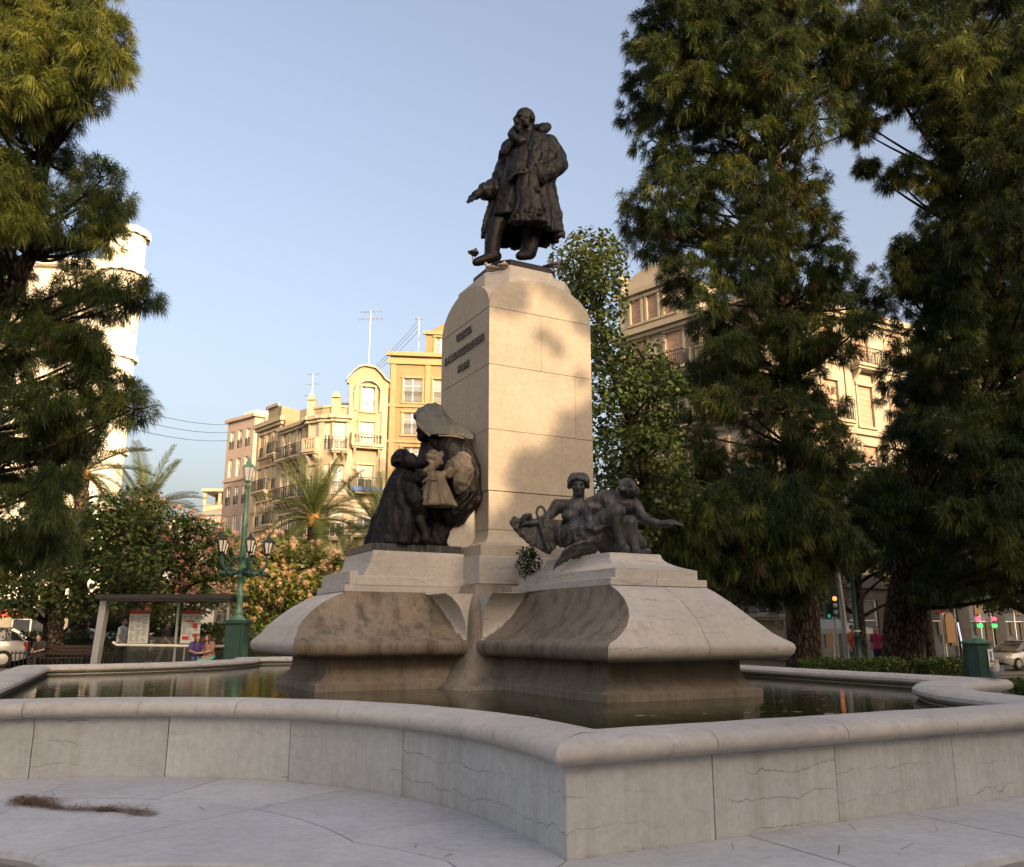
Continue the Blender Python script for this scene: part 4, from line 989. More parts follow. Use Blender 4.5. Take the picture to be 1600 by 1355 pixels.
# ochre building right behind the shaft
ro = empty('apartment_building', (-4, 74, GZ), 'ochre yellow apartment building with arched top windows rising behind the shaft', 'building', 'buildings round the square')
wn = []
for u in (1.96, 4.45, 6.95, 9.4):
    wn.append((u, 1.55, 20.0, 22.1, dict(arch=False, guard=True)))
    for k in range(6): wn.append((u, 1.5, 17.2 - 2.95 * k, 19.1 - 2.95 * k + 0.0, dict(guard=True)))
PF = facade(ro, (-10.32, 70), (1.5, 71.5), GZ, 24.3, M['ochre'], wn, [(24.0, 0.35, 0.35), (23.3, 0.5, 0.2), (19.55, 0.25, 0.14), (16.5, 0.2, 0.12)], M['ochre2'], (0.3, 3.2, 5.7))
block(ro, [(-10.3, 70.3), (1.5, 71.8), (1.5, 85), (-10.3, 85)], GZ, 24.2, M['ochre'])
facade(ro, (-7.5, 71.4), (1.5, 72.5), 24.25, 26.6, M['ochre'], [(1.3, 0.95, 24.6, 26.2, {})], [(26.4, 0.3, 0.25)], M['ochre2'], (), [(0, 26.6), (0.6, 26.9), (1.4, 27.4), (2.4, 27.9), (3.6, 28.1), (5.0, 27.9), (6.4, 27.4), (7.6, 26.9), (9, 26.6)])
block(ro, [(-7.4, 71.8), (1.5, 72.9), (1.5, 84), (-7.4, 84)], 24.2, 26.5, M['ochre'])
block(ro, [(-8.4, 74), (-7.5, 74), (-7.5, 75), (-8.4, 75)], 24.2, 25.6, M['roof'], 'chimney')
# cream corner building: gabled bay, curved corner, street front
rc = empty('apartment_building', (-15, 74, GZ), 'cream art nouveau corner building with curved gable, balustrade balconies and rounded corner', 'building', 'buildings round the square')
W_g = 3.2
gable = [(-0.15, 21.35), (0.1, 21.75), (0.45, 22.2), (0.9, 22.6), (1.4, 22.75), (2.0, 22.65), (2.5, 22.2), (2.85, 21.75), (3.3, 21.5), (3.3, 21.2), (-0.15, 21.2)]
gw = [(1.62, 1.05, 18.9, 21.0, dict(arch=True, guard=True)), (1.62, 1.25, 16.0, 18.0, dict(sh=0.45, bal='stone', bw=2.5)), (1.62, 1.25, 12.3, 14.4, dict(sh=0.55, bal='iron', bw=2.6, blue=1)), (1.62, 1.25, 8.8, 10.9, dict(sh=0.4, bal='iron', bw=2.4)), (1.62, 1.25, 5.2, 7.3, dict(sh=0.3, bal='iron')), (1.62, 1.6, GZ + 0.2, 3.0, {})]
PG = facade(rc, (-13.42, 68.5), (-10.36, 69.6), GZ, 21.2, M['cream'], gw, [(11.3, 0.2, 0.1)], M['cream2'], (0.25, 2.98), gable)
m = MB(); ap = []
for i in range(13):
    a = PI * i / 12; ap.append((1.62 - 1.02 * math.cos(a), 20.55 + 1.02 * math.sin(a)))
for (d0, d1, r0, r1) in ((-0.32, -0.004, 0.0, 0.2),):
    ring = []
    for i in range(13):
        a = PI * i / 12; ring.append([PG(1.62 - rr * math.cos(a), dd, 20.5 + rr * math.sin(a)) for rr, dd in ((0.95, -0.004), (0.95, -0.3), (1.18, -0.3), (1.18, -0.004))])
    m.loft(ring)
m.build('arch_hood', M['cream2'], rc, 40)
for s in (-1, 1):
    m = MB(); m.loft([[PG(1.62 + s * 1.07 + e * 0.16, dd, z) for e, dd in ((-1, -0.004), (-1, -w_), (1, -w_), (1, -0.004))] for z, w_ in ((18.9, 0.1), (19.4, 0.22), (20.0, 0.26), (20.3, 0.34), (20.49, 0.36))]); m.build('console', M['cream2'], rc)
m = MB(); m.loft([[PG(u - 0.12 if u < 1.5 else u + 0.12, dd, z + zz) for (dd, zz) in ((-0.25, 0.0), (-0.25, 0.16), (0.5, 0.16), (0.5, 0.0))] for u, z in gable[:9]]); m.build('gable_coping', M['cream2'], rc, 40)
CORN = [(-17.25, 70.2), (-16.75, 69.1), (-15.6, 68.45), (-14.5, 68.2), (-13.45, 68.45)]
cz = [(15.5, 18.0), (12.0, 14.3), (8.5, 10.7), (5.0, 7.2)]
for k, (a, b_) in enumerate(zip(CORN[:-1], CORN[1:])):
    ln = (Vector(a) - Vector(b_)).length; w = []
    if k == 1: w = [(ln / 2, 0.85, z, t, dict(sh=(0.85, 0.35, 0.3, 0.2)[j], bal=('stone', 'iron', 'iron', 'iron')[j], bw=1.3, blue=(j == 1))) for j, (z, t) in enumerate(cz)]
    if k == 3: w = [(ln / 2, 0.95, z, t, dict(sh=(0.7, 0.0, 0.5, 0.3)[j], bal=('iron', '', 'iron', 'iron')[j], bw=1.15, guard=True)) for j, (z, t) in enumerate(cz)]
    if k == 2: w = [(ln / 2, 0.6, z, t, dict(sh=0.5, guard=True, trim=False)) for j, (z, t) in enumerate(cz)]
    facade(rc, a, b_, GZ, 18.45, M['cream'], w, [(18.1, 0.3, 0.4), (17.85, 0.25, 0.22), (11.0, 0.2, 0.1), (4.2, 0.3, 0.15)], M['cream2'], (0.15,) if k in (0, 2) else ())
    facade(rc, (a[0] + 0.1, a[1] + 0.2), (b_[0] + 0.1, b_[1] + 0.2), 18.4, 19.25, M['cream'], [], [(19.1, 0.2, 0.1)], M['cream2'])
for (x, y) in ((-14.4, 68.5), (-16.6, 69.3)):
    m = MB(); m.box(x - 0.35, x + 0.35, y - 0.2, y + 0.3, 18.45, 19.9); m.loft([[(x - e, y - e, z), (x + e, y - e, z), (x + e, y + e, z), (x - e, y + e, z)] for z, e in ((19.9, 0.36), (20.1, 0.3), (20.45, 0.12))]); m.build('finial', M['cream2'], rc)
sw = []
for u in (0.75, 2.05, 3.35):
    for j, (z, t) in enumerate(cz): sw.append((u, 1.0, z, t, dict(sh=random.choice((0, 0.3, 0.6)), bal='iron' if j in (0, 1) else '', guard=True, bw=1.25, bd=0.6)))
facade(rc, (-19.98, 73.2), (-17.25, 70.2), GZ, 18.45, M['cream'], sw, [(18.1, 0.3, 0.4), (17.85, 0.25, 0.22), (11.0, 0.2, 0.1)], M['cream2'], (0.15, 3.9))
block(rc, [(-19.75, 73.45), (-17.1, 70.5), (-16.6, 69.5), (-15.5, 68.9), (-14.5, 68.6), (-13.3, 68.9), (-10.4, 69.9), (-10.4, 84), (-17, 84)], GZ, 18.44, M['cream'])
block(rc, [(-13.3, 69.0), (-10.4, 70.0), (-10.4, 80), (-13.3, 80)], 18.4, 21.3, M['cream'])
block(rc, [(-18.9, 74.6), (-17.6, 73.2), (-16.2, 75), (-17.5, 77)], 18.4, 20.4, M['cream2'], 'roof_house')
m = MB(); m.box(-14.6, -13.3, 70.5, 74, 19.9, 20.05); m.build('awning_roof', M['grey_metal'], rc)
# orange building
rr_ = empty('apartment_building', (-21, 80, GZ), 'narrow orange apartment building between the cream corner and the pink block', 'building', 'buildings round the square')
ow = []
for u in (0.9, 2.25, 3.6):
    for j in range(6): ow.append((u, 0.85, 16.4 - 3.1 * j, 18.5 - 3.1 * j, dict(sh=random.choice((0, .3, .5, .8)), bal='iron' if (j + int(u)) % 2 else '', guard=True, bd=0.5, bw=1.2)))
facade(rr_, (-23.2, 77.0), (-20.15, 73.6), GZ, 19.6, M['orange'], ow, [(19.2, 0.4, 0.4), (18.9, 0.25, 0.25), (9.8, 0.2, 0.15)], M['cream2'], (0.2, 4.3))
block(rr_, [(-23.0, 77.3), (-19.95, 73.9), (-16, 84.2), (-22, 88)], GZ, 19.5, M['orange'])
facade(rr_, (-22.3, 76.6), (-21.0, 75.2), 19.55, 21.2, M['cream'], [], [(21.0, 0.25, 0.2)], M['cream2'])
block(rr_, [(-22.1, 76.9), (-20.8, 75.5), (-19.5, 77.5), (-20.8, 79)], 19.5, 21.1, M['cream'], 'roof_house')
# pink block
rp = empty('apartment_building', (-29, 96, GZ), 'tall plain pink apartment block at the far end of the lit row', 'building', 'buildings round the square')
pw = []
for u in (1.0, 2.5, 4.0):
    for j in range(7): pw.append((u, 0.8, 20.6 - 3.1 * j, 22.6 - 3.1 * j, dict(trim=False, guard=(j % 2 == 0))))
facade(rp, (-31.5, 93.2), (-27.6, 90), GZ, 24.0, M['pink'], pw, [(23.7, 0.35, 0.3), (17.0, 0.2, 0.12)], M['pink'])
facade(rp, (-27.6, 90), (-26.8, 90.6), GZ, 24.0, M['buff'], [], [(23.7, 0.35, 0.3)], M['pink'])
block(rp, [(-31.3, 93.5), (-27.6, 90.4), (-24, 95), (-28, 101)], GZ, 23.9, M['pink'])
block(rp, [(-30.2, 94.4), (-28.3, 92.8), (-27.2, 94.2), (-29.2, 95.8)], 23.9, 25.2, M['white_wall'], 'roof_house')
# far block with terrace
rf = empty('apartment_building', (-41, 124, GZ), 'small distant cream block with grey green trim and an open roof terrace', 'building', 'buildings round the square')
fw_ = [(u, 1.3, z, z + 2.3, dict(sh=0.4)) for u in (1.5, 3.6) for z in (13.5, 10, 6.5)]
facade(rf, (-43.2, 120), (-37, 120), GZ, 17.4, M['white_wall'], fw_, [(17.0, 0.4, 0.4), (12.8, 0.3, 0.2)], M['grey_trim'])
block(rf, [(-43, 120.4), (-37, 120.4), (-37, 130), (-43, 130)], GZ, 17.3, M['white_wall'])
m = MB(); m.box(-43.2, -37, 120, 120.2, 17.4, 18.5)
for x in (-43.1, -41.0, -38.5): m.box(x - 0.2, x + 0.2, 120.02, 120.3, 18.5, 20.3)
m.box(-43.5, -37, 119.6, 126, 20.3, 20.7); m.build('terrace', M['cream2'], rf)
block(rf, [(-42.6, 123), (-37, 123), (-37, 128), (-42.6, 128)], 17.3, 20.3, M['roof'], 'terrace_wall')
rg_ = empty('apartment_building', (-49, 135, GZ), 'low pale house beyond the terrace block at the street end', 'building', 'buildings round the square')
facade(rg_, (-52, 130), (-46, 130), GZ, 17.5, M['white_wall'], [(u, 1.2, z, z + 2, {}) for u in (1.5, 4.2) for z in (14.5, 11, 7.5)], [(17.2, 0.3, 0.3)], M['white_wall'])
block(rg_, [(-52, 130.3), (-46, 130.3), (-46, 140), (-52, 140)], GZ, 17.4, M['white_wall'])
# white tower block on the left with a round corner
rw = empty('apartment_building', (-44, 66, GZ), 'bright white apartment tower with a rounded corner turret behind the left pine', 'building', 'buildings round the square')
ww = []
for k in range(9):
    u = 1.8 + 3.5 * k
    for j in range(7): ww.append((u, 1.4, 24.6 - 3.35 * j, 26.6 - 3.35 * j, dict(sh=random.choice((0, .3, .6, .9)), guard=(j % 3 == 1), bal='iron' if (k + j) % 4 == 0 else '')))
facade(rw, (-62.5, 57.5), (-30.3, 60), 4.2, 28.0, M['white_wall'], ww, [(27.6, 0.5, 0.6), (21.0, 0.3, 0.25), (14.3, 0.3, 0.25), (7.4, 0.3, 0.25)], M['white_wall'])
block(rw, [(-62.5, 57.9), (-30.3, 60.4), (-37.5, 75), (-62.5, 75)], 4.2, 27.9, M['white_wall'])
tc = Vector((-29.3, 60.6)); 
for k in range(8):
    a0, a1 = R(-175 + 27 * k), R(-175 + 27 * (k + 1)); p, q = tc + Vector((math.cos(a0), math.sin(a0))) * 1.45, tc + Vector((math.cos(a1), math.sin(a1))) * 1.45
    ln = (q - p).length
    facade(rw, p, q, 3.6, 30.6, M['white_wall'], [(ln / 2, 0.36, z, z + 1.3, dict(trim=False)) for z in (28.8, 25.0, 21.6, 18.2, 14.8, 11.4)] if k in (2, 4, 6) else [], [(30.3, 0.5, 0.25), (27.2, 0.5, 0.28), (20.6, 0.4, 0.22), (13.6, 0.4, 0.22)], M['white_wall'])
m = MB(); m.lathe([(1.5, 30.6), (1.2, 31.0), (0.6, 31.3), (0.05, 31.4)], (tc.x, tc.y, 0), 16); m.lathe([(1.3, 3.6), (1.3, 30.5)], (tc.x, tc.y, 0), 16); m.build('turret', M['white_wall'], rw, 40)
# shop floor under the tower
sg = []
for k in range(9): sg.append((1.8 + 3.5 * k, 2.5, GZ + 0.25, 2.9, dict(trim=False)))
facade(rw, (-62.5, 57.8), (-30.3, 60.3), GZ, 3.3, M['cream2'], sg, [], M['white_wall'])
m = MB(); m.loft([[(-62.5, 56.9, z), (-30.0, 59.4, z), (-30.0, 60.2, z), (-62.5, 57.7, z)] for z in (3.3, 4.2)]); m.build('canopy', M['white'], rw)
# row that closes the street between tower and pink block
# right corner building behind the pines
rb = empty('apartment_building', (20, 56, GZ), 'large buff corner apartment building with pediment seen through the right pines', 'building', 'buildings round the square')
lw = []
for u in (1.6, 4.2, 6.8, 9.2):
    for j in range(5): lw.append((u, 1.25, 16.3 - 3.55 * j, 18.7 - 3.55 * j, dict(sh=random.choice((.3, .6, .9)), br=1, bal='iron' if j != 2 else 'stone', bd=0.6, bw=2.0)))
facade(rb, (6.8, 52), (13.8, 44.5), GZ, 19.4, M['buff'], lw, [(19.1, 0.35, 0.5), (18.85, 0.22, 0.3), (12.1, 0.25, 0.2), (5.0, 0.3, 0.25)], M['cream2'], (0.25, 5.5, 10.0))
facade(rb, (6.8, 52), (10.6, 47.9), 19.45, 22.0, M['buff'], [(u, 0.8, 19.9, 21.5, dict(sh=1.0, br=1)) for u in (1.4, 2.7, 4.0)], [(21.8, 0.3, 0.3)], M['cream2'], (), [(0.2, 22.0), (0.5, 22.6), (1.4, 23.2), (2.7, 23.5), (4.0, 23.2), (5.0, 22.6), (5.3, 22.0)])
block(rb, [(7.1, 52.1), (10.8, 48.2), (13, 50.5), (9.5, 54.5)], 19.4, 21.9, M['buff'], 'attic')
m = MB(); m.lathe([(0.3, 0), (0.2, 0.5), (0.42, 0.8), (0.42, 1.1), (0.15, 1.4), (0.02, 1.5)], (7.1, 51.7, 22.05), 12); m.build('finial', M['cream2'], rb, 40)
rw_ = []
for k in range(9):
    u = 1.8 + 2.85 * k
    for j in range(4): rw_.append((u, 1.2, 16.2 - 3.55 * j, 18.6 - 3.55 * j, dict(sh=random.choice((.4, .7, 1.0)), br=1, bal='iron' if (j + k) % 2 == 0 else '', bd=0.7, bw=2.1)))
facade(rb, (13.8, 44.5), (37, 57.3), 4.2, 19.4, M['buff'], rw_, [(19.1, 0.35, 0.5), (18.85, 0.22, 0.3), (12.1, 0.25, 0.2), (4.6, 0.3, 0.3)], M['cream2'], (0.3, 6.1, 11.8, 17.5, 23.2))
block(rb, [(7.0, 52.2), (13.8, 45.0), (36.8, 57.7), (30, 70), (10, 62)], GZ - 0.8, 19.3, M['buff'])
block(rb, [(21.5, 50.5), (22.8, 51.2), (22.2, 52.3), (20.9, 51.6)], 19.3, 20.5, M['roof'], 'chimney')
block(rb, [(23.5, 52.5), (30, 56), (28, 60), (21.5, 56)], 19.3, 20.2, M['roof'], 'roof_tiles')
M['shop_light'] = emit('lit_shop_window', (0.9, 0.42, 0.16), 0.07); M['shop_dim'] = emit('dim_shop_window', (0.55, 0.33, 0.16), 0.04)
M['neon_green'] = emit('green_neon', (0.05, 0.9, 0.2), 0.5); M['neon_pink'] = emit('pink_neon', (1.0, 0.12, 0.25), 0.5); M['tube_white'] = emit('white_light_tube', (0.8, 0.85, 1.0), 0.35)
gs = [(2.4 + 3.4 * k, 2.3, -0.6, 2.9, dict(trim=False)) for k in range(7)]
M['shade_stone'] = simple('shade_darkened_stone', (0.045, 0.042, 0.04), 0.7, var=0.25, scale=3)  # ground floor stone, its colour darkened to stand for the street shade
PB = facade(rb, (13.8, 44.5), (37, 57.3), -0.95, 4.2, M['shade_stone'], gs, [(3.5, 0.35, 0.2)], M['shade_stone'])
angb = math.atan2(12.8, 23.2)
for k in range(7):
    u = 2.4 + 3.4 * k
    for (du, zz, w, h, mm) in ((random.uniform(-0.7, 0.2), 2.2, 0.7, 0.5, 'shop_light'), (0.5, 0.4, 0.8, 1.4, 'shop_dim'), (-0.5, 1.0, 0.35, 0.8, 'shop_dim')):
        m = MB(); m.loft([[PB(u + du, d, zz), PB(u + du + w, d, zz), PB(u + du + w, d, zz + h), PB(u + du, d, zz + h)] for d in (0.125, 0.14)])
        if k != 1: m.build('lit_pane', M[mm], rb)
# round-arched lit doorway
m = MB(); cpts = [(-0.38, 0.6), (0.38, 0.6)] + [(0.38 * math.cos(PI * i / 10), 1.9 + 0.38 * math.sin(PI * i / 10)) for i in range(11)]
m.loft([[PB(12.9 + x, d, z) for x, z in cpts] for d in (-0.02, -0.06)]); m.build('lit_doorway', M['shop_light'], rb)
# antennas and wires
def antenna(x, y, z, h, label, arms):
    t = empty('antenna', (x, y, z), label, 'antenna', 'roof antennas'); m = MB(); m.tube([(x, y, z), (x, y, z + h)], 0.035, 6); m.build('mast', M['steel'], t)
    for (f, w, n) in arms:
        m = MB(); zz = z + h * f; m.tube([(x - w, y, zz), (x + w, y, zz + 0.1)], 0.025, 5)
        for i in range(n): xx = x - w + 2 * w * i / (n - 1); m.tube([(xx, y - 0.3, zz + 0.05 * (i / n)), (xx, y + 0.3, zz + 0.05 * (i / n))], 0.015, 4)
        m.build('aerial', M['steel'], t)
antenna(-12.4, 71.5, 21.3, 7.3, 'tall thin television antenna above the cream gable', [(0.99, 0.9, 8), (0.9, 1.0, 6)])
antenna(-18.0, 75.0, 20.35, 3.6, 'shorter television antenna on the roof left of the gable', [(0.98, 0.5, 6), (0.72, 0.6, 5)])
antenna(-18.6, 76.5, 18.4, 4.1, 'stubby pale antenna at the left roof edge', [(0.95, 0.4, 5)])
antenna(-8.2, 72, 24.3, 3.9, 'small roof mast beside the ochre gable', [(0.96, 0.3, 4)])
def wire(p, q, sag, label):
    p, q = Vector(p), Vector(q); m = MB(); m.tube([p.lerp(q, k / 10) - Vector((0, 0, sag * 4 * (k / 10) * (1 - k / 10))) for k in range(11)], 0.022, 4)
    tag(m.build('wire', M['iron']), label, 'wire', 'wires across the street')
for dz, lb in ((0, 'lowest'), (0.75, 'middle'), (1.5, 'topmost')): wire((-27.9, 60.6, 15.6 + dz), (-31.4, 93.3, 21.8 + dz * 1.2), 0.4, lb + ' of the three wires strung between the white tower and the pink block')
for dz, lb in ((0, 'lower'), (0.6, 'upper')): wire((-27.9, 60.6, 9.6 + dz), (-31.4, 93.3, 14.2 + dz), 0.4, lb + ' of the two wires just above the palm tops')
for dz, lb in ((0, 'lower'), (0.55, 'middle'), (1.0, 'upper')): wire((-8.2, 72, 27.0 + dz), (-11.5, 70, 22.6 + dz * 0.6), 0.15, lb + ' cable from the ochre roof mast down to the cream gable')

# unseen blocks added behind the photographer; heights and gaps set to shade the square
rs = empty('apartment_building', (0, -50, GZ), 'tall buff shade building added behind the photographer, left of the gap', 'building', 'buildings added behind the photographer for shade')
sh_, cx_ = Vector((math.sin(SUN_AZ), -math.cos(SUN_AZ), 0)), Vector((math.cos(SUN_AZ), math.sin(SUN_AZ), 0))
def SP_(c, s, z=0.0): return cx_ * c - sh_ * s + Vector((0, 0, z))
TEL = math.tan(SUN_EL)
def behind(root, c0, c1, s0, H):
    a, b_ = SP_(c1, s0), SP_(c0, s0); wv = [(u, 1.3, z, z + 2.0, dict(trim=False, sh=.4)) for u in [2 + 3.6 * k for k in range(int((c1 - c0 - 2) / 3.6))] for z in [1.0 + 3.4 * j for j in range(int((H - 3) / 3.4))]]
    facade(root, a, b_, GZ, H, M['buff'], wv, [(H - 0.4, 0.4, 0.4)], M['cream2'])
    p = [SP_(c1, s0 - 0.4), SP_(c0, s0 - 0.4), SP_(c0, s0 - 12), SP_(c1, s0 - 12)]; block(root, [(q.x, q.y) for q in p], GZ, H - 0.1, M['buff'])
behind(rs, -24, 6.0, -36, 26.0)
rs2 = empty('apartment_building', (30, -40, GZ), 'long buff shade building added behind the photographer, right of the gap', 'building', 'buildings added behind the photographer for shade')
behind(rs2, 17.0, 22.4, -36, 21.5)
rs3 = empty('apartment_building', (50, -30, GZ), 'tallest buff shade building added behind the photographer, farthest to the right', 'building', 'buildings added behind the photographer for shade')
behind(rs3, 22.5, 66, -36, 27.5)
rs4 = empty('apartment_building', (22, -48, GZ), 'lower buff shade building added behind the photographer to fill the gap', 'building', 'buildings added behind the photographer for shade')
behind(rs4, 5.5, 17.6, -37, 15.1)
# ================================================================== VEGETATION
def unit(v): return v / np.maximum(np.linalg.norm(v, axis=-1, keepdims=True), 1e-9)
def inpoly(pts, poly):
    x, y = pts[:, 0], pts[:, 1]; r = np.zeros(len(pts), bool); n = len(poly)
    for i in range(n):
        (x0, y0), (x1, y1) = poly[i], poly[(i + 1) % n]
        if y0 == y1: continue
        c = ((y0 > y) != (y1 > y)) & (x < (x1 - x0) * (y - y0) / (y1 - y0) + x0); r ^= c
    return r
def sample_poly(poly, n, holes=(), gap=0.0):
    poly = np.array(poly, float); lo, hi = poly.min(0), poly.max(0); out = []; tries = 0
    while len(out) < n and tries < 40000:
        tries += 1; p = RNG.uniform(lo, hi)
        if not inpoly(p[None], poly)[0] or any(inpoly(p[None], np.array(h, float))[0] for h in holes): continue
        if gap and out and min((p[0] - q[0]) ** 2 + (p[1] - q[1]) ** 2 for q in out) < (gap * (1 - tries / 40000)) ** 2: continue
        out.append(p)
    return out
def at_np(u, v, Y):
    p = at(u, v, Y); return np.array((p.x, p.y, p.z))
def tufts(pos, d, K, ln, width, cols):
    """needle mops: pos/d (n,3) shoot ends and directions; every needle is bent down by its weight"""
    n = len(pos); d = unit(d); base = np.repeat(pos, K, 0); dd = np.repeat(d, K, 0)
    base = base + dd * RNG.uniform(-0.18, 0.03, (n * K, 1))
    r = unit(RNG.normal(size=(n * K, 3))); r = unit(r - dd * (r * dd).sum(1, keepdims=True))
    a = RNG.uniform(0.25, 1.2, (n * K, 1)); d0 = unit(dd * np.cos(a) + r * np.sin(a) + np.array([0, 0, -0.18])); L_ = ln * RNG.uniform(0.65, 1.2, (n * K, 1))
    mid = base + d0 * L_ * 0.45; d1 = unit(d0 * 0.5 + np.array([0, 0, -0.85]) * RNG.uniform(0.4, 1.3, (n * K, 1))); end = mid + d1 * L_ * 0.6
    w = unit(np.cross(d0, RNG.normal(size=(n * K, 3)))) * width / 2
    V = np.stack([base, mid - w, mid + w, end], 1).reshape(-1, 3)
    k = np.arange(n * K)[:, None] * 4; T = np.concatenate([k + [0, 2, 1], k + [1, 2, 3]], 1).reshape(-1, 3)
    c = np.repeat(cols, K, 0) * RNG.uniform(0.8, 1.2, (n * K, 1)); C = np.repeat(c, 4, 0)
    return V, T, C
def blob_points(c, r, n, flat=0.8):
    v = unit(RNG.normal(size=(n, 3))); rad = RNG.uniform(0.25, 1.0, (n, 1)) ** 0.55
    p = v * rad * r; p[:, 2] *= flat; return c + p, v
def pick(n, pal, pr): return np.array(pal)[RNG.choice(len(pal), n, p=pr)]
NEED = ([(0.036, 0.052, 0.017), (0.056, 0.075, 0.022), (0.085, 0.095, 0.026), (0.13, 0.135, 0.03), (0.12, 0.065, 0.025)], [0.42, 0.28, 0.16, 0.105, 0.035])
NLIT = ([(0.045, 0.070, 0.018), (0.09, 0.118, 0.024), (0.16, 0.18, 0.034), (0.24, 0.24, 0.045), (0.14, 0.08, 0.03)], [0.30, 0.28, 0.24, 0.165, 0.015])  # brightened needles: sunlight painted into the left pine's lit regions
NMID = ([(0.026, 0.048, 0.015), (0.045, 0.072, 0.02), (0.085, 0.11, 0.026), (0.15, 0.17, 0.036), (0.13, 0.07, 0.026)], [0.40, 0.31, 0.17, 0.10, 0.02])  # darker needles for the unlit rest of the left pine
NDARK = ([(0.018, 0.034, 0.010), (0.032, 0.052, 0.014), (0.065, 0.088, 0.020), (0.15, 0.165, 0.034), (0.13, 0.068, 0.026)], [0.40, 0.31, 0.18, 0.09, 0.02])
def curve3(p, q, bend, n=7):
    p, q = np.array(p), np.array(q); m = (p + q) / 2 + bend
    return [(1 - t) ** 2 * p + 2 * t * (1 - t) * m + t * t * q for t in np.linspace(0, 1, n)]
def pine(label, trunks, regions, ln=0.3, K=34, width=0.013, pal=NEED, group='long-needled pines round the fountain', per=46, twigs=5):
    """trunks: list of (points, radii); regions: (polygon px, holes, count, depth, spread, blob radius)"""
    base = trunks[0][0][0]
    t = empty('pine_tree', base, label, 'tree', group)
    for pts, rad in trunks:
        m = MB(); P_ = [Vector(p) for p in pts]; fine = []; fr = []
        for i in range(len(P_) - 1):
            for k in range(6): f = k / 6; fine.append(P_[i].lerp(P_[i + 1], f) + Vector((mnoise.noise(P_[i].lerp(P_[i + 1], f) * 0.7) * 0.08, 0, 0))); fr.append(rad[i] + (rad[i + 1] - rad[i]) * f)
        fine.append(P_[-1]); fr.append(rad[-1]); m.tube(fine, fr, 18)
        # bark plates standing proud
        for i, v in enumerate(m.v): m.v[i] = tuple(Vector(v) + Vector((mnoise.noise(Vector((v[0] * 7, v[1] * 7, v[2] * 2.2))), mnoise.noise(Vector((v[1] * 7, v[0] * 7, v[2] * 2.2 + 9))), 0)) * 0.05)
        m.build('trunk', M['bark'], t, 60)
    V, T, C, off = [], [], [], 0; br = MB()
    allT = [np.array(p) for pts, _ in trunks for p in [Vector(a).lerp(Vector(b), f) for a, b in zip(pts[:-1], pts[1:]) for f in (0, .25, .5, .75)]]
    for (poly, holes, cnt, dep, spread, br_, *pl_) in regions:
        pal_ = pl_[0] if pl_ else pal
        area_gap = br_ / dep * 1349 * 0.75
        for (u, v) in sample_poly(poly, cnt, holes, area_gap):
            Y = dep + RNG.uniform(-spread, spread); c = at_np(u, v, Y); r = br_ * RNG.uniform(0.75, 1.2)
            p, dr = blob_points(c, r, per)
            q = min(allT, key=lambda a: abs(a[2] - (c[2] - 0.2 * np.hypot(*(a - c)[:2]))) + 0.35 * np.hypot(*(a - c)[:2]))
            if np.linalg.norm(q - c) < 9:
                br.tube([Vector(x) for x in curve3(q, c, np.array([0, 0, -0.35]))], [0.07, 0.06, 0.05, 0.042, 0.034, 0.026, 0.018], 6)
            for k in range(twigs): br.tube([Vector(x) for x in curve3(c + RNG.normal(size=3) * 0.1, p[k], np.array([0, 0, -0.12]), 4)], [0.022, 0.018, 0.014, 0.009], 4)
            d = unit(dr * 0.75 + np.array([0, 0, 0.55]) + RNG.normal(size=dr.shape) * 0.25)
            tone = pick(1, pal_[0][:4], np.array(pal_[1][:4]) / sum(pal_[1][:4])); cols = 0.45 * tone + 0.55 * pick(len(p), *pal_)
            a, b_, cc = tufts(p, d, K, ln, width, cols); V.append(a); T.append(b_ + off); C.append(cc); off += len(a)
    o = br.build('branches', M['bark_dark'], t, 60); o['kind'] = 'stuff'
    tri_mesh('crown', np.concatenate(V), np.concatenate(T), M['needle'], t, np.concatenate(C), 'stuff'); return t
def leaves(p, nrm, size, asp, cols, droop=0.0):
    """two-triangle leaves with a fold"""
    n = len(p); ax = unit(np.cross(nrm, RNG.normal(size=(n, 3)))); ax[:, 2] -= droop; ax = unit(ax); sd = unit(np.cross(nrm, ax)); s = size * RNG.uniform(0.7, 1.25, (n, 1)); nn = unit(np.cross(ax, sd))
    V = np.stack([p - ax * s * 0.5, p + sd * s * asp * 0.5 + nn * s * 0.08, p + ax * s * 0.5, p - sd * s * asp * 0.5 + nn * s * 0.08], 1).reshape(-1, 3)
    k = np.arange(n)[:, None] * 4; T = np.concatenate([k + [0, 1, 2], k + [0, 2, 3]], 1).reshape(-1, 3)
    return V, T, np.repeat(cols * RNG.uniform(0.8, 1.2, (n, 1)), 4, 0)
LPAL = ([(0.035, 0.06, 0.018), (0.05, 0.082, 0.022), (0.08, 0.11, 0.028), (0.12, 0.14, 0.035)], [0.4, 0.32, 0.2, 0.08])
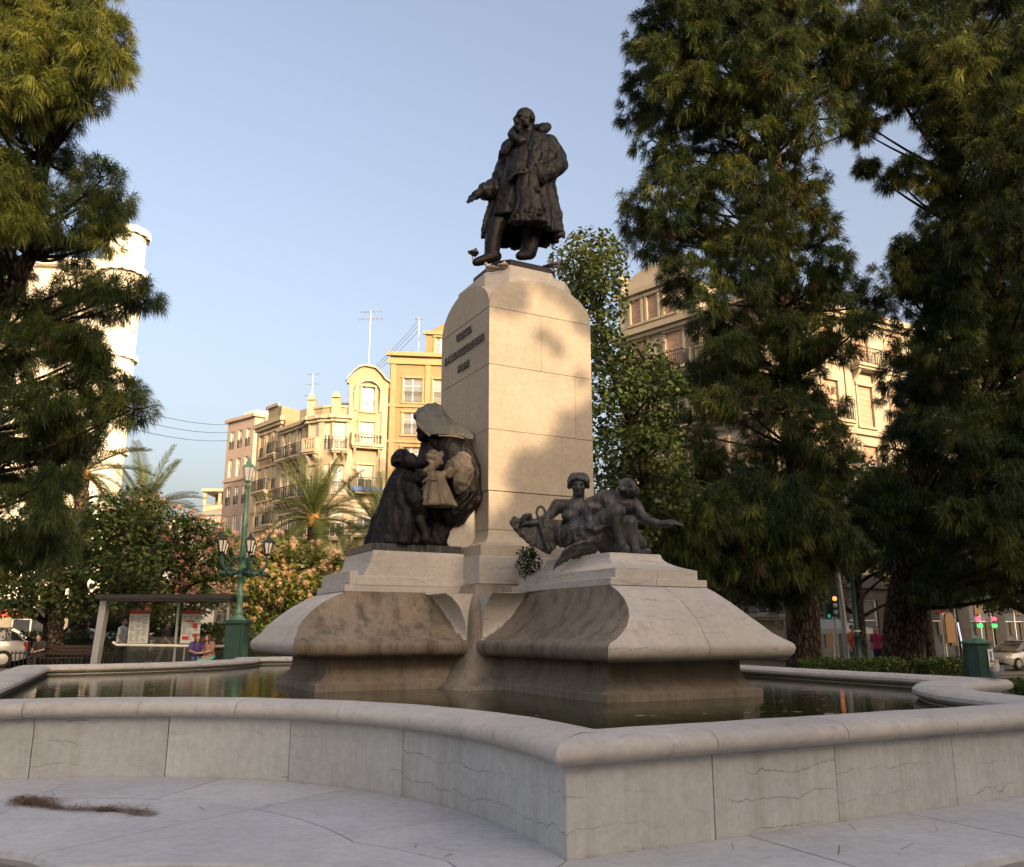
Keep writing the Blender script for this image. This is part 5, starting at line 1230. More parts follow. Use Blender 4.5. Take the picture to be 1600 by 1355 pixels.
def broadleaf(name, label, cat, trunk, rad, centres, rads, per, size, asp, pal, group=None, mat=None, droop=0.2, flat=0.8, bark='bark_dark', up=0.6, flowers=None, limb=True):
    t = empty(name, trunk[0], label, cat, group)
    m = MB(); m.tube(trunk, rad, 12); m.build('trunk', M[bark], t, 60); br = MB(); V, T, C, off = [], [], [], 0; FV, FT, FC, fo = [], [], [], 0
    tp = [np.array(Vector(a).lerp(Vector(b), f)) for a, b in zip(trunk[:-1], trunk[1:]) for f in (0.3, 0.6, 1.0)]
    for c, r in zip(centres, rads):
        c = np.array(c); p, v = blob_points(c, r, per, flat); nrm = unit(v * 0.5 + np.array([0, 0, up]) + RNG.normal(size=v.shape) * 0.45)
        cols = 0.4 * pick(1, *pal) + 0.6 * pick(per, *pal); a, b_, cc = leaves(p, nrm, size, asp, cols, droop); V.append(a); T.append(b_ + off); C.append(cc); off += len(a)
        if limb:
            q = min(tp, key=lambda a: np.linalg.norm(a - c) + 1.2 * abs(a[2] - (c[2] - 0.6 * np.hypot(*(a - c)[:2]))))
            br.tube([Vector(x) for x in curve3(q, c, np.array([0, 0, 0.25]), 6)], [rad[-1] * f for f in (0.8, 0.66, 0.5, 0.36, 0.25, 0.12)], 6)
            for k in range(4): br.tube([Vector(x) for x in curve3(c, p[k], np.array([0, 0, 0.1]), 3)], [0.02, 0.015, 0.008], 4)
        if flowers:
            nf, fs, fp = flowers; pf, vf = blob_points(c, r * 1.05, nf, flat); keep = vf[:, 2] > -0.15; pf = c + vf * r * np.array([1, 1, flat]) * 1.04; pf = pf[keep]; n = len(pf); K = 26
            if n:
                bb = np.repeat(pf, K, 0); dv = unit(RNG.normal(size=(n * K, 3)) + np.array([0, 0, 0.8])); w = unit(np.cross(dv, RNG.normal(size=(n * K, 3)))) * fs * 0.10
                V2 = np.stack([bb, bb + dv * fs - w, bb + dv * fs + w], 1).reshape(-1, 3); FV.append(V2); FT.append(np.arange(n * K * 3).reshape(-1, 3) + fo); fo += len(V2); FC.append(np.repeat(pick(n * K, *fp), 3, 0))
    if limb: br.build('branches', M[bark], t, 60)['kind'] = 'stuff'
    tri_mesh('crown', np.concatenate(V), np.concatenate(T), mat or M['leaf'], t, np.concatenate(C), 'stuff')
    if FV: tri_mesh('flowers', np.concatenate(FV), np.concatenate(FT), M['petal'], t, np.concatenate(FC), 'stuff')
    return t
def gp(u, Y):
    x = (u - 800) / 1384 * Y; return Vector((x, Y, gz(x, Y) - 0.1))

# ---- left pine
L1_ = [(-60, -60), (150, -60), (175, 40), (188, 95), (150, 125), (150, 190), (140, 230), (165, 275), (185, 300), (205, 345), (195, 380), (150, 420), (225, 440), (225, 465), (190, 500), (205, 545), (150, 570), (175, 610), (215, 615), (205, 645), (150, 650), (130, 690), (110, 740), (115, 800), (100, 860), (40, 890), (-60, 880)]
H1 = [[(125, 170), (175, 160), (165, 240), (130, 235)], [(-10, 195), (30, 190), (60, 245), (10, 290)], [(45, 285), (62, 270), (60, 345), (40, 350)], [(20, 400), (110, 380), (120, 440), (60, 470), (20, 450)], [(90, 470), (130, 460), (150, 500), (100, 520)], [(150, 520), (215, 510), (180, 560), (150, 560)]]
tb = at(92, 900, 19)
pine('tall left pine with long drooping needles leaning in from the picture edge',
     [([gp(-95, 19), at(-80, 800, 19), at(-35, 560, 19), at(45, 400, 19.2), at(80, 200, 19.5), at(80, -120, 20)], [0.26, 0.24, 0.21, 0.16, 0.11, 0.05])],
     [([(-60, -60), (150, -60), (175, 40), (188, 95), (150, 125), (120, 165), (60, 190), (-60, 200)], [], 30, 17.5, 1.3, 0.6, NLIT), ([(-60, 230), (40, 240), (45, 330), (20, 360), (-60, 370)], [], 9, 16.5, 0.6, 0.5, NLIT), (L1_, H1, 112, 19, 1.5, 0.56, NMID), ([(60, 330), (200, 350), (205, 520), (150, 640), (60, 620)], [], 4, 18.2, 0.8, 0.5, NMID)], ln=0.36, K=60, width=0.0145, per=30, pal=NLIT)  # top and left regions get the bright palette as painted sunlight
# ---- right pines
A1 = [(1050, -60), (1000, 40), (995, 110), (985, 180), (1000, 225), (1040, 245), (1000, 285), (985, 340), (1000, 375), (1030, 400), (1040, 440), (1075, 480), (1100, 530), (1085, 600), (1080, 700), (1040, 830), (1070, 890), (1180, 920), (1330, 910), (1350, 800), (1300, 690), (1285, 590), (1340, 530), (1375, 510), (1365, 455), (1320, 420), (1300, 370), (1275, 300), (1260, 220), (1330, 130), (1360, 60), (1320, -60)]
HA = [[(1130, 100), (1150, 90), (1160, 140), (1140, 150)], [(1040, 190), (1075, 185), (1070, 230), (1045, 230)], [(1165, 430), (1200, 430), (1200, 475), (1170, 470)], [(1270, 560), (1345, 575), (1345, 680), (1290, 660)], [(1110, 640), (1160, 640), (1160, 760), (1120, 740)], [(1270, 250), (1400, 250), (1400, 420), (1310, 400)]]
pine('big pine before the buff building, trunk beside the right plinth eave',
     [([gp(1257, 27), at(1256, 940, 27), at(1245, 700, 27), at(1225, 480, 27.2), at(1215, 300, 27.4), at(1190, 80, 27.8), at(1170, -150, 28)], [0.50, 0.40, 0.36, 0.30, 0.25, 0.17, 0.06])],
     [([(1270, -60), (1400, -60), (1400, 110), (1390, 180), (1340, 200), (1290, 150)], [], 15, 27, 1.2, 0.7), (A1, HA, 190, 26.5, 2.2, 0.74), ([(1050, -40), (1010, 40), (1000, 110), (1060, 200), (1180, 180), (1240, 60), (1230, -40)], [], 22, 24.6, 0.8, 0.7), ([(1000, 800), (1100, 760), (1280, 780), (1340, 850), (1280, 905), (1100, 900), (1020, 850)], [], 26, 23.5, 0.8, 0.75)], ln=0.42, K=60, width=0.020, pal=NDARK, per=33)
A2 = [(1380, -60), (1360, 60), (1390, 150), (1460, 190), (1470, 260), (1460, 380), (1395, 400), (1395, 460), (1430, 520), (1390, 600), (1400, 700), (1370, 760), (1390, 880), (1480, 930), (1660, 920), (1660, -60)]
HB = [[(1370, 160), (1420, 170), (1410, 200), (1370, 190)], [(1415, 195), (1465, 205), (1460, 250), (1420, 245)], [(1560, 110), (1600, 120), (1590, 180)]]
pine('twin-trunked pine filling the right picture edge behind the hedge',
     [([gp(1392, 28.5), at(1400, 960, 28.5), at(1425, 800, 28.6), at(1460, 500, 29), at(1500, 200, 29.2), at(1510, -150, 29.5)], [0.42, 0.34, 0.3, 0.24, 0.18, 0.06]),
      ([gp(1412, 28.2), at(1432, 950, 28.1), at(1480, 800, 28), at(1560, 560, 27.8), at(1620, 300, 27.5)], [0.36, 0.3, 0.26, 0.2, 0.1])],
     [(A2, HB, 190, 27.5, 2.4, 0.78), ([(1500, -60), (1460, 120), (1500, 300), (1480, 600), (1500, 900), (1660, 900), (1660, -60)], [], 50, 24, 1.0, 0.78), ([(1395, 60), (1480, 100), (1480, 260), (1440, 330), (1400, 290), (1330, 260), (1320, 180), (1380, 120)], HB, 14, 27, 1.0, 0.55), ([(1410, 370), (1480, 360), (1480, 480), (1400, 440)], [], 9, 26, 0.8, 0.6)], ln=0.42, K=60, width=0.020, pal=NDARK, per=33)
# bridge of pine branches between the two
# ---- plane tree right behind the monument
pc = [at_np(u, v, 22.5 + RNG.uniform(-1.5, 1.5)) for u, v in sample_poly([(880, 440), (895, 400), (940, 375), (955, 400), (955, 470), (965, 545), (1045, 575), (1060, 640), (1050, 740), (1060, 850), (1000, 830), (935, 770), (925, 500)], 46, [[(960, 420), (1000, 430), (1000, 490), (965, 480)]], 26)]
broadleaf('plane_tree', 'leafy dark plane tree between the shaft and the right pines', 'tree', [gp(1050, 23), at(1040, 900, 23), at(1000, 700, 22.8), at(950, 560, 22.6), at(925, 440, 22.5)], [0.2, 0.17, 0.14, 0.1, 0.05], pc, [RNG.uniform(0.5, 0.8) for _ in pc], 330, 0.14, 0.75, LPAL)
# ---- dark broadleaf under the left pine
pc = [at_np(u, v, 33 + RNG.uniform(-1.2, 1.2)) for u, v in sample_poly([(-40, 820), (120, 800), (230, 770), (250, 860), (215, 925), (130, 950), (0, 945), (-40, 930)], 30, [[(100, 890), (150, 890), (150, 935), (110, 930)]], 28)]
broadleaf('shade_tree', 'dark leafy tree low under the left pine beside the bus shelter', 'tree', [gp(72, 33.5), at(80, 930, 33.5), at(95, 860, 33.5)], [0.16, 0.13, 0.09], pc, [RNG.uniform(0.75, 1.1) for _ in pc], 260, 0.22, 0.7, LPAL)
for (u, Y, lb) in ((1130, 40, 'dense street tree behind the first pine trunk'), (1345, 39, 'dense street tree between the two right pines'), (1450, 40.5, 'dense street tree behind the twin-trunked pine'), (1622, 42, 'dense street tree above the silver car at the right edge'), (1720, 43, 'dense street tree just past the right picture edge')):
    b0 = gp(u, Y); cs = [np.array(b0) + np.array([RNG.uniform(-2.3, 2.3), RNG.uniform(-1.6, 1.6), RNG.uniform(3.4, 9.0)]) for _ in range(30)]
    broadleaf('street_tree', lb, 'tree', [b0, b0 + Vector((0.05, 0, 2.5)), b0 + Vector((0.1, 0, 5))], [0.2, 0.17, 0.12], cs, [RNG.uniform(0.9, 1.3) for _ in cs], 230, 0.24, 0.75, LPAL, 'street trees along the right pavement')
# ---- silk trees with pink flowers
FP = ([(0.62, 0.30, 0.24), (0.70, 0.42, 0.33), (0.55, 0.24, 0.22), (0.72, 0.55, 0.40)], [0.35, 0.3, 0.2, 0.15])
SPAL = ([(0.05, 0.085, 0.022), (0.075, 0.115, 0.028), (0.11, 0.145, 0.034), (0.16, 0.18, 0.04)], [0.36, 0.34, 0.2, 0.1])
SPAL2 = ([(0.075, 0.11, 0.02), (0.12, 0.16, 0.028), (0.19, 0.21, 0.035), (0.28, 0.26, 0.05)], [0.3, 0.34, 0.24, 0.12])  # brighter, yellower leaves: sunlight put into the second silk tree's colour
FP2 = ([(0.70, 0.42, 0.28), (0.78, 0.56, 0.40), (0.62, 0.32, 0.25), (0.78, 0.66, 0.42)], [0.3, 0.3, 0.15, 0.25])  # its flowers brightened the same way
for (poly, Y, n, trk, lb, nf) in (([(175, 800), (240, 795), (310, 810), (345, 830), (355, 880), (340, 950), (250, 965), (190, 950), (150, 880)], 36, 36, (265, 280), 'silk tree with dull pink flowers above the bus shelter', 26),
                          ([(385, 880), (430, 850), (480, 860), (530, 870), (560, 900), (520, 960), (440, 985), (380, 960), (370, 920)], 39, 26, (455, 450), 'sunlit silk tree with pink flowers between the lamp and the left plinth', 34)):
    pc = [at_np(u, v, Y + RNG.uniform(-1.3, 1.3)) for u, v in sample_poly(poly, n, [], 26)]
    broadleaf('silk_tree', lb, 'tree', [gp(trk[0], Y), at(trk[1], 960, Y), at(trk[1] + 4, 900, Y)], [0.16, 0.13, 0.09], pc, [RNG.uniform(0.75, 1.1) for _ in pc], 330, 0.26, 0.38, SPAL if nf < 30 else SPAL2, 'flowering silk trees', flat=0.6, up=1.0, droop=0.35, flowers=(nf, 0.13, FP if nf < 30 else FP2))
# ---- palms
def frond_mesh(L_, sag, seed, pale=0):
    rng = np.random.default_rng(seed); n = 22; V, T, C = [], [], []
    ax = [np.array([L_ * (f - 0.18 * sag * f * f), 0, L_ * (0.22 * f - sag * 0.62 * f * f)]) for f in np.linspace(0, 1, n + 1)]
    for i in range(n):
        a, b_ = ax[i], ax[i + 1]; w = 0.05 * (1 - i / n) + 0.008; k = len(V); V += [a + [0, w, 0], a - [0, w, 0], b_ - [0, w * .9, 0], b_ + [0, w * .9, 0], a + [0, 0, -w], b_ + [0, 0, -w]]
        T += [(k, k + 1, k + 2), (k, k + 2, k + 3), (k + 1, k + 4, k + 5), (k + 1, k + 5, k + 2), (k + 4, k, k + 3), (k + 4, k + 3, k + 5)]; C += [(0.16, 0.15, 0.05)] * 6
    for i in range(3, n + 1):
        for h in range(3):
            f = (i - h / 3) / n; p = ax[i - 1] + (ax[i] - ax[i - 1]) * (1 - h / 3); tdir = (ax[min(i, n)] - ax[i - 1]); tdir = tdir / np.linalg.norm(tdir)
            ln = L_ * 0.17 * math.sin(PI * min(1, 0.12 + 0.86 * f)) ** 0.6 + 0.12
            for s in (-1, 1):
                d = tdir * 0.62 + np.array([0, s * 0.7, 0.30 + rng.uniform(-.12, .12)]); d /= np.linalg.norm(d); m = p + d * ln * 0.55; e = m + (d + np.array([0, 0, -0.55])) * ln * 0.42; w = tdir * 0.0125
                k = len(V); V += [p - w, p + w, m + w, m - w, e]; T += [(k, k + 1, k + 2), (k, k + 2, k + 3), (k + 3, k + 2, k + 4)]; g = rng.uniform(0.8, 1.25); C += [tuple(np.array((0.085, 0.115, 0.034)) * g)] * 5
    o = tri_mesh('frond', np.array(V), np.array(T), M['leaf'], None, np.array(C)); me = o.data; bpy.data.objects.remove(o); return me
FR = [frond_mesh(3.2, s, i) for i, s in enumerate((0.25, 0.6, 0.95, 1.35))]
def palm(u, v, Y, sc, label, n=34, tilt=0.0):
    c = at(u, v, Y); t = empty('palm_tree', gp(u, Y), label, 'palm', 'date palms behind the square')
    m = MB(); b = gp(u, Y); h = c.z - b.z; pts = [Vector((b.x + (c.x - b.x) * f, b.y + (c.y - b.y) * f, b.z + h * f)) for f in np.linspace(0, 1, 25)]
    m.tube(pts, [(0.30 + (0.05 if k % 2 else 0) - 0.04 * k / 24) * sc for k in range(25)], 12); m.build('trunk', M['palmbark'], t, 30)
    m = MB(); m.ball(c + Vector((0, 0, -0.1)), (0.36 * sc, 0.36 * sc, 0.45 * sc)); m.build('crown_shaft', M['palmheart'], t, 60)
    for k in range(n):
        f = k / n; el = 78 - 105 * f + RNG.uniform(-7, 7); me = FR[0 if el > 50 else 1 if el > 18 else 2 if el > -8 else 3]
        o = bpy.data.objects.new('frond', me); COL.objects.link(o); o.parent = t; o.location = c - t.location
        o.rotation_euler = (RNG.uniform(-0.25, 0.25), -R(el - 12), k * 2.39996 + RNG.uniform(-0.2, 0.2)); s = sc * RNG.uniform(0.85, 1.1); o.scale = (s, s, s)
M['palmheart'] = simple('palm_crown_fibre', (0.30, 0.16, 0.05), 0.9, var=0.4, scale=6)
palm(492, 812, 44, 1.12, 'sunlit palm in front of the cream corner building left of the nun group')
palm(598, 835, 42, 1.1, 'palm half hidden behind the nun group, fronds at its left')
palm(226, 800, 42, 1.05, 'palm rising behind the silk tree and the bus shelter', 30)
palm(128, 740, 38, 1.05, 'palm with arching fronds between the left pine and white tower', 30)
palm(92, 850, 33, 0.9, 'thick-trunked palm whose trunk stands under the left pine', 16)
# ---- hedges, border plants, weeds
def hedge(label, x0, x1, y0, y1, h, n, size=0.1, pal=LPAL, z=None):
    zc = gz((x0 + x1) / 2, (y0 + y1) / 2) if z is None else z; p = np.stack([RNG.uniform(x0, x1, n), RNG.uniform(y0, y1, n), zc + h * RNG.uniform(0.05, 1.0, n) ** 0.6 + RNG.normal(size=n) * 0.05], 1)
    a, b_, c = leaves(p, unit(RNG.normal(size=(n, 3)) + np.array([0, -0.4, 0.5])), size, 0.6, pick(n, *pal), 0.1); o = tri_mesh('hedge', a, b_, M['leaf'], None, c); tag(o, label, 'hedge')
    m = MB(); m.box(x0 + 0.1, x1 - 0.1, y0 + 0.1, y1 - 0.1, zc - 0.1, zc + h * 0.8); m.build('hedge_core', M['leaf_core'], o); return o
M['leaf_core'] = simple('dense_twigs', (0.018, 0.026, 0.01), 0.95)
HP = ([(0.05, 0.085, 0.02), (0.075, 0.115, 0.025), (0.10, 0.14, 0.03)], [0.4, 0.4, 0.2])
hedge('low clipped green hedge behind the far right rim between the pine trunks', 7.9, 10.7, 24.0, 24.8, 0.62, 3800, 0.10, HP)
hedge('clipped hedge right of the twin-trunked pine and left of the green kiosk', 10.75, 12.0, 23.2, 24.0, 0.66, 2000, 0.10, HP)
hedge('round dark green bush at the right edge behind the pigeon', 8.9, 11.0, 14.6, 16.2, 0.55, 4600, 0.09, HP)
hedge('tall dark hedge behind the seated man and the bench at the left', -24.5, -15.2, 36.2, 37.0, 1.35, 7000, 0.13)
hedge('loose shrubs seen through the glass of the bus shelter', -15.6, -8.6, 38.4, 39.6, 1.7, 6500, 0.16, SPAL)
hedge('scrubby shrubs right of the lamp under the sunlit silk tree', -11.2, -6.0, 35.5, 36.4, 1.15, 4200, 0.15)
hedge('bright green tuft at the left edge below the grey car', -12.6, -11.5, 19.2, 20.0, 0.75, 900, 0.16, HP)
n = 260; c = at(826, 880, 12.45); p, v = blob_points(np.array(c), 0.2, n, 1.3); a, b_, cc = leaves(p, v, 0.11, 0.22, pick(n, *LPAL) * 0.6, 0.9); tag(tri_mesh('weed', a, b_, M['leaf'], None, cc), 'shade-darkened green weed growing between the pier and the hull fragment', 'weed')  # leaf colour darkened for the shadow the weed stands in
# ---- dry needles swept into a drift on the step, and floating bits on the water
def litter(path, spread, n, label):
    V, T, C = [], [], []
    for i in range(n):
        f = random.random(); k = f * (len(path) - 1); j = min(int(k), len(path) - 2); p = path[j].lerp(path[j + 1], k - j); w = spread * (0.4 + abs(math.sin(f * 9)))
        q = np.array(p) + np.array([random.gauss(0, w), random.gauss(0, w), 0.006 + abs(random.gauss(0, 0.012))]); a = random.uniform(0, 2 * PI); l = random.uniform(0.03, 0.09); d = np.array([math.cos(a), math.sin(a), random.uniform(-.1, .2)]) * l; s = np.array([-math.sin(a), math.cos(a), 0]) * 0.003
        k = len(V); V += [q - d - s, q - d + s, q + d + s, q + d - s]; T += [(k, k + 1, k + 2), (k, k + 2, k + 3)]; c = random.choice(((0.22, 0.14, 0.08), (0.15, 0.10, 0.06), (0.30, 0.21, 0.13))); C += [c] * 4
    o = tri_mesh('needle_litter', np.array(V), np.array(T), M['leaf'], None, np.array(C), 'stuff'); return o
litter([onz(30, 1250, 0.0), onz(55, 1256, 0.0), onz(90, 1264, 0), onz(150, 1266, 0), onz(205, 1268, 0), onz(232, 1276, 0)], 0.028, 420, '')
litter([onz(40, 1250, 0.0), onz(62, 1258, 0)], 0.06, 240, '')
litter([onz(0, 1235, 0), onz(250, 1258, 0), onz(600, 1330, 0), onz(760, 1345, 0)], 0.4, 40, '')
litter([onz(900, 1350, 0.0), onz(1200, 1325, 0), onz(1500, 1290, 0)], 0.3, 25, '')
V, T, C = [], [], []
for i in range(260):
    f = random.random(); q = L(random.uniform(-3.4, 4.0), random.uniform(-7.2, -4.9), 0.494) if f < 0.6 else L(random.uniform(-6.5, -4.2), random.uniform(-2.5, 5.5), 0.494)
    s = random.uniform(0.010, 0.036) * (2.2 if random.random() < 0.12 else 1); a = random.uniform(0, PI); k = len(V)
    V += [np.array(q) + np.array([math.cos(a + t) * s, math.sin(a + t) * s * 0.6, 0.001 * (t > 2)]) for t in (0, PI / 2, PI, 3 * PI / 2)]; T += [(k, k + 1, k + 2), (k, k + 2, k + 3)]; C += [random.choice(((0.5, 0.47, 0.4), (0.22, 0.15, 0.07), (0.13, 0.12, 0.05), (0.3, 0.27, 0.2)))] * 4
tri_mesh('floating_leaves', np.array(V), np.array(T), M['leaf'], None, np.array(C), 'stuff')

# ---- unseen trees behind the photographer, crowns shaped round the shaft's sun patch
WIN = np.array([(6.45, 6.1), (7.1, 6.75), (8.8, 8.1), (8.8, 8.5), (8.2, 8.95), (7.2, 9.05), (6.45, 8.6)])  # outline kept clear of leaf clumps so sun reaches the shaft
def sunny(c, h):
    if inpoly(np.array([[c, h]]), WIN)[0]: return True
    d = min(math.dist((c, h), WIN[i] + (WIN[(i + 1) % 7] - WIN[i]) * f) for i in range(7) for f in np.linspace(0, 1, 8))
    return d < 0.42
sets = {0: [], 1: [], 2: []}
for i in range(6000):
    c, h = RNG.uniform(4.9, 17.5), RNG.uniform(5.0, 15.2)
    top = 15.2 if c < 9.3 else (15.2 - (c - 9.3) * 2.6 if c < 10.8 else 9.8 if c < 16.2 else 13)
    if h > top or sunny(c, h): continue
    k = 0 if c < 9.2 else 1 if c < 13.2 else 2; s = (-19.0, -21.5, -20.0)[k] + RNG.uniform(-1.6, 1.6)
    if len(sets[k]) < (260, 200, 200)[k]: sets[k].append(SP_(c, s, h - s * TEL))
for k, (lb, cc_) in enumerate((('unseen tree behind the photographer nearest the camera axis, crown shaped for shade', 5.3), ('unseen middle tree behind the photographer, crown shaped for shade', 11.2), ('unseen tree behind the photographer farthest to the right, crown shaped for shade', 15.2))):
    s = (-19.0, -21.5, -20.0)[k]; b = SP_(cc_, s, GZ - 0.1); pc = [np.array(p) for p in sets[k]]
    broadleaf('street_tree', lb, 'tree', [b, b + Vector((0, 0, 5)), b + Vector((0.2, 0, 11)), b + Vector((0.1, 0.1, 18))], [0.3, 0.26, 0.2, 0.1], pc, [0.55] * len(pc), 85, 0.36, 0.85, LPAL, 'unseen trees behind the photographer shaped for shade', limb=False)
cl_ = []  # unseen tree added to break up the sun on the right pines
for i in range(900):
    c, h = RNG.uniform(17.5, 30), RNG.uniform(9.5, 19)
    if mnoise.noise(Vector((c * 0.55, h * 0.55, 3.3))) < -0.08: continue
    cl_.append(SP_(c, -22 + RNG.uniform(-1.5, 1.5), h + 22 * TEL))
b = SP_(23, -22, GZ - 0.1); broadleaf('street_tree', 'broad unseen tree added behind the photographer to dapple the right pines', 'tree', [b, b + Vector((0, 0, 8)), b + Vector((0.2, 0, 20))], [0.35, 0.3, 0.15], [np.array(p) for p in cl_[:230]], [0.6] * len(cl_[:230]), 70, 0.38, 0.85, LPAL, 'unseen trees behind the photographer shaped for shade', limb=False)
# unseen leaf sprays added to fleck the sunlit face
pc = [np.array(SP_(c, -19, h + 19 * TEL)) for c, h in ((7.55, 8.65), (7.9, 8.5), (8.3, 8.05))]
V, T, C, off = [], [], [], 0
for c in pc:
    p, v = blob_points(c, 0.2, 16); a, b_, cc = leaves(p, v, 0.2, 0.8, pick(16, *LPAL)); V.append(a); T.append(b_ + off); C.append(cc); off += len(a)
tr = [o for o in bpy.data.objects if o.name == 'street_tree'][0]
tri_mesh('spray', np.concatenate(V), np.concatenate(T), M['leaf'], tr, np.concatenate(C), 'stuff')
# ================================================================== STREET THINGS
M['green_iron'] = simple('weathered_green_cast_iron', (0.07, 0.16, 0.11), 0.5, var=0.6, scale=4)
M['dark_green'] = simple('dark_green_paint', (0.012, 0.05, 0.04), 0.45, var=0.2, scale=3)
M['milk'] = simple('milky_lantern_glass', (0.55, 0.55, 0.52), 0.2)
M['lamp_lit'] = emit('glowing_lantern', (1.0, 0.78, 0.6), 0.22)
def part(b, name, mat, t, smooth=None): return b.build(name, mat, t, smooth, world_coords=False)
# ---- cast iron lamp standard
p = gp(371, 30); t = empty('street_lamp', p, 'tall green cast iron lamp standard with one top lantern and a ring of arm lanterns', 'street lamp')
b = MB(); b.box(-0.37, 0.37, -0.37, 0.37, 0, 0.35); b.box(-0.31, 0.31, -0.31, 0.31, 0.35, 1.75); b.box(-0.39, 0.39, -0.39, 0.39, 1.75, 1.86)
for s in (-1, 1): b.box(-0.2, 0.2, s * 0.31 - 0.03, s * 0.31 + 0.03, 0.55, 1.6); b.box(s * 0.31 - 0.03, s * 0.31 + 0.03, -0.2, 0.2, 0.55, 1.6)
part(b, 'pedestal', M['dark_green'], t)
b = MB(); b.lathe([(0.28, 1.86), (0.2, 1.95), (0.15, 2.05), (0.17, 2.12), (0.11, 2.25), (0.105, 2.6), (0.15, 2.66), (0.15, 2.74), (0.10, 2.8), (0.095, 3.2), (0.15, 3.3), (0.11, 3.42), (0.095, 3.9), (0.13, 4.0), (0.10, 4.15), (0.08, 5.0), (0.11, 5.05), (0.11, 5.12), (0.075, 5.2), (0.06, 6.35), (0.1, 6.4), (0.1, 6.46), (0.05, 6.5), (0.045, 6.62)], n=14); part(b, 'post', M['green_iron'], t, 40)
def lantern(px_, py, pz, r, lit, name='lantern'):
    b = MB(); g = [(r * 0.55, 0), (r * 0.95, r * 2.3)]
    b.lathe([(r * 0.5, 0.0), (r * 0.92, r * 2.2)], (px_, py, pz), 6); o = part(b, name, M['lamp_lit'] if lit else M['milk'], t)
    b = MB(); b.lathe([(r * 0.2, -r * 0.5), (r * 0.62, -r * 0.1), (r * 0.62, 0.0)], (px_, py, pz), 6); b.lathe([(r * 1.05, r * 2.2), (r * 1.1, r * 2.32), (r * 0.8, r * 2.7), (r * 0.4, r * 3.0), (r * 0.25, r * 3.4), (r * 0.12, r * 3.5), (0.01, r * 3.9)], (px_, py, pz), 6)
    for k in range(6):
        a = 2 * PI * k / 6; b.tube([(px_ + r * 0.56 * math.cos(a), py + r * 0.56 * math.sin(a), pz), (px_ + r * 1.0 * math.cos(a), py + r * 1.0 * math.sin(a), pz + r * 2.25)], 0.016, 5)
    c = part(b, 'lantern_frame', M['green_iron'] if r > .2 else M['dark'], None if False else t)
    return o
lantern(0, 0, 6.66, 0.21, True)
for k in range(5):
    a = 2 * PI * k / 5 + 0.25; ca, sa = math.cos(a), math.sin(a)
    b = MB(); b.tube([(0.1 * ca, 0.1 * sa, 3.5), (0.35 * ca, 0.35 * sa, 3.42), (0.65 * ca, 0.65 * sa, 3.5), (0.82 * ca, 0.82 * sa, 3.75), (0.82 * ca, 0.82 * sa, 4.02)], [0.06, 0.07, 0.06, 0.05, 0.04], 8)
    for q in range(7): b.ball((ca * (0.25 + 0.09 * q), sa * (0.25 + 0.09 * q), 3.45 + 0.08 * math.sin(q * 2)), 0.085, 7, 5)
    b.tube([(0.1 * ca, 0.1 * sa, 3.95), (0.4 * ca, 0.4 * sa, 3.9), (0.6 * ca, 0.6 * sa, 3.6)], 0.03, 6); part(b, 'arm', M['dark_green'], t, 50)
    lantern(0.82 * ca, 0.82 * sa, 4.12, 0.17, False)

# ---- bus shelter
yS = 30.0; xl, xr = -13.85, -9.68; g0 = gz(-12, yS)
t = empty('bus_shelter', (-11.8, yS + 0.6, g0), 'glass bus shelter with dark flat roof and a thick grey post at its left', 'bus shelter')
def wb(x0, x1, y0, y1, z0, z1): return MB().box(x0, x1, y0, y1, g0 + z0, g0 + z1)
wb(xl - 0.15, xr + 0.25, yS - 0.5, yS + 1.3, 2.46, 2.60).build('roof', M['dark'], t); wb(xl, xr + 0.2, yS - 0.45, yS + 1.2, 2.39, 2.457).build('roof_edge', M['dark'], t)
m = MB(); m.loft([[(xl - 0.16 - e, yS - 0.1, g0 + z), (xl + 0.06 - e, yS - 0.1, g0 + z), (xl + 0.06 - e, yS + 0.2, g0 + z), (xl - 0.16 - e, yS + 0.2, g0 + z)] for z, e in ((0, 0.14), (2.39, 0.0))]); m.build('post', M['grey_metal'], t)
for x in (xr, -11.75): wb(x - 0.04, x + 0.04, yS + 1.0, yS + 1.08, 0, 2.39).build('post', M['steel'], t)
wb(xr - 0.03, xr + 0.05, yS, yS + 0.08, 0, 2.39).build('post', M['steel'], t)
for x0, x1 in ((xl + 0.1, -11.8), (-11.7, xr - 0.05)): wb(x0, x1, yS + 1.03, yS + 1.045, 0.25, 2.3).build('glass_panel', M['glass'], t)
m = MB(); m.tube([(xl + 0.05, yS + 0.7, g0 + 1.02), (xl + 0.2, yS + 0.7, g0 + 0.93), (xr - 0.35, yS + 0.7, g0 + 0.88), (xr - 0.1, yS + 0.7, g0 + 0.95)], 0.045, 8); m.build('leaning_rail', M['white'], t, 60)
for x in (-11.3, -10.9, -10.6): wb(x - 0.02, x + 0.02, yS + 0.68, yS + 0.72, 0.4, 0.88).build('rail_support', M['steel'], t)
wb(-11.1, xr - 0.2, yS + 0.5, yS + 0.9, 0.38, 0.44).build('bench', M['dark'], t)
for x in (-10.9, -10.0): wb(x - 0.03, x + 0.03, yS + 0.6, yS + 0.8, 0, 0.38).build('leg', M['dark'], t)
M['paper'] = simple('route_map_paper', (0.55, 0.60, 0.57), 0.5); M['red'] = simple('red_print', (0.45, 0.03, 0.04), 0.5); M['ink'] = simple('blue_grey_print', (0.12, 0.14, 0.22), 0.5)
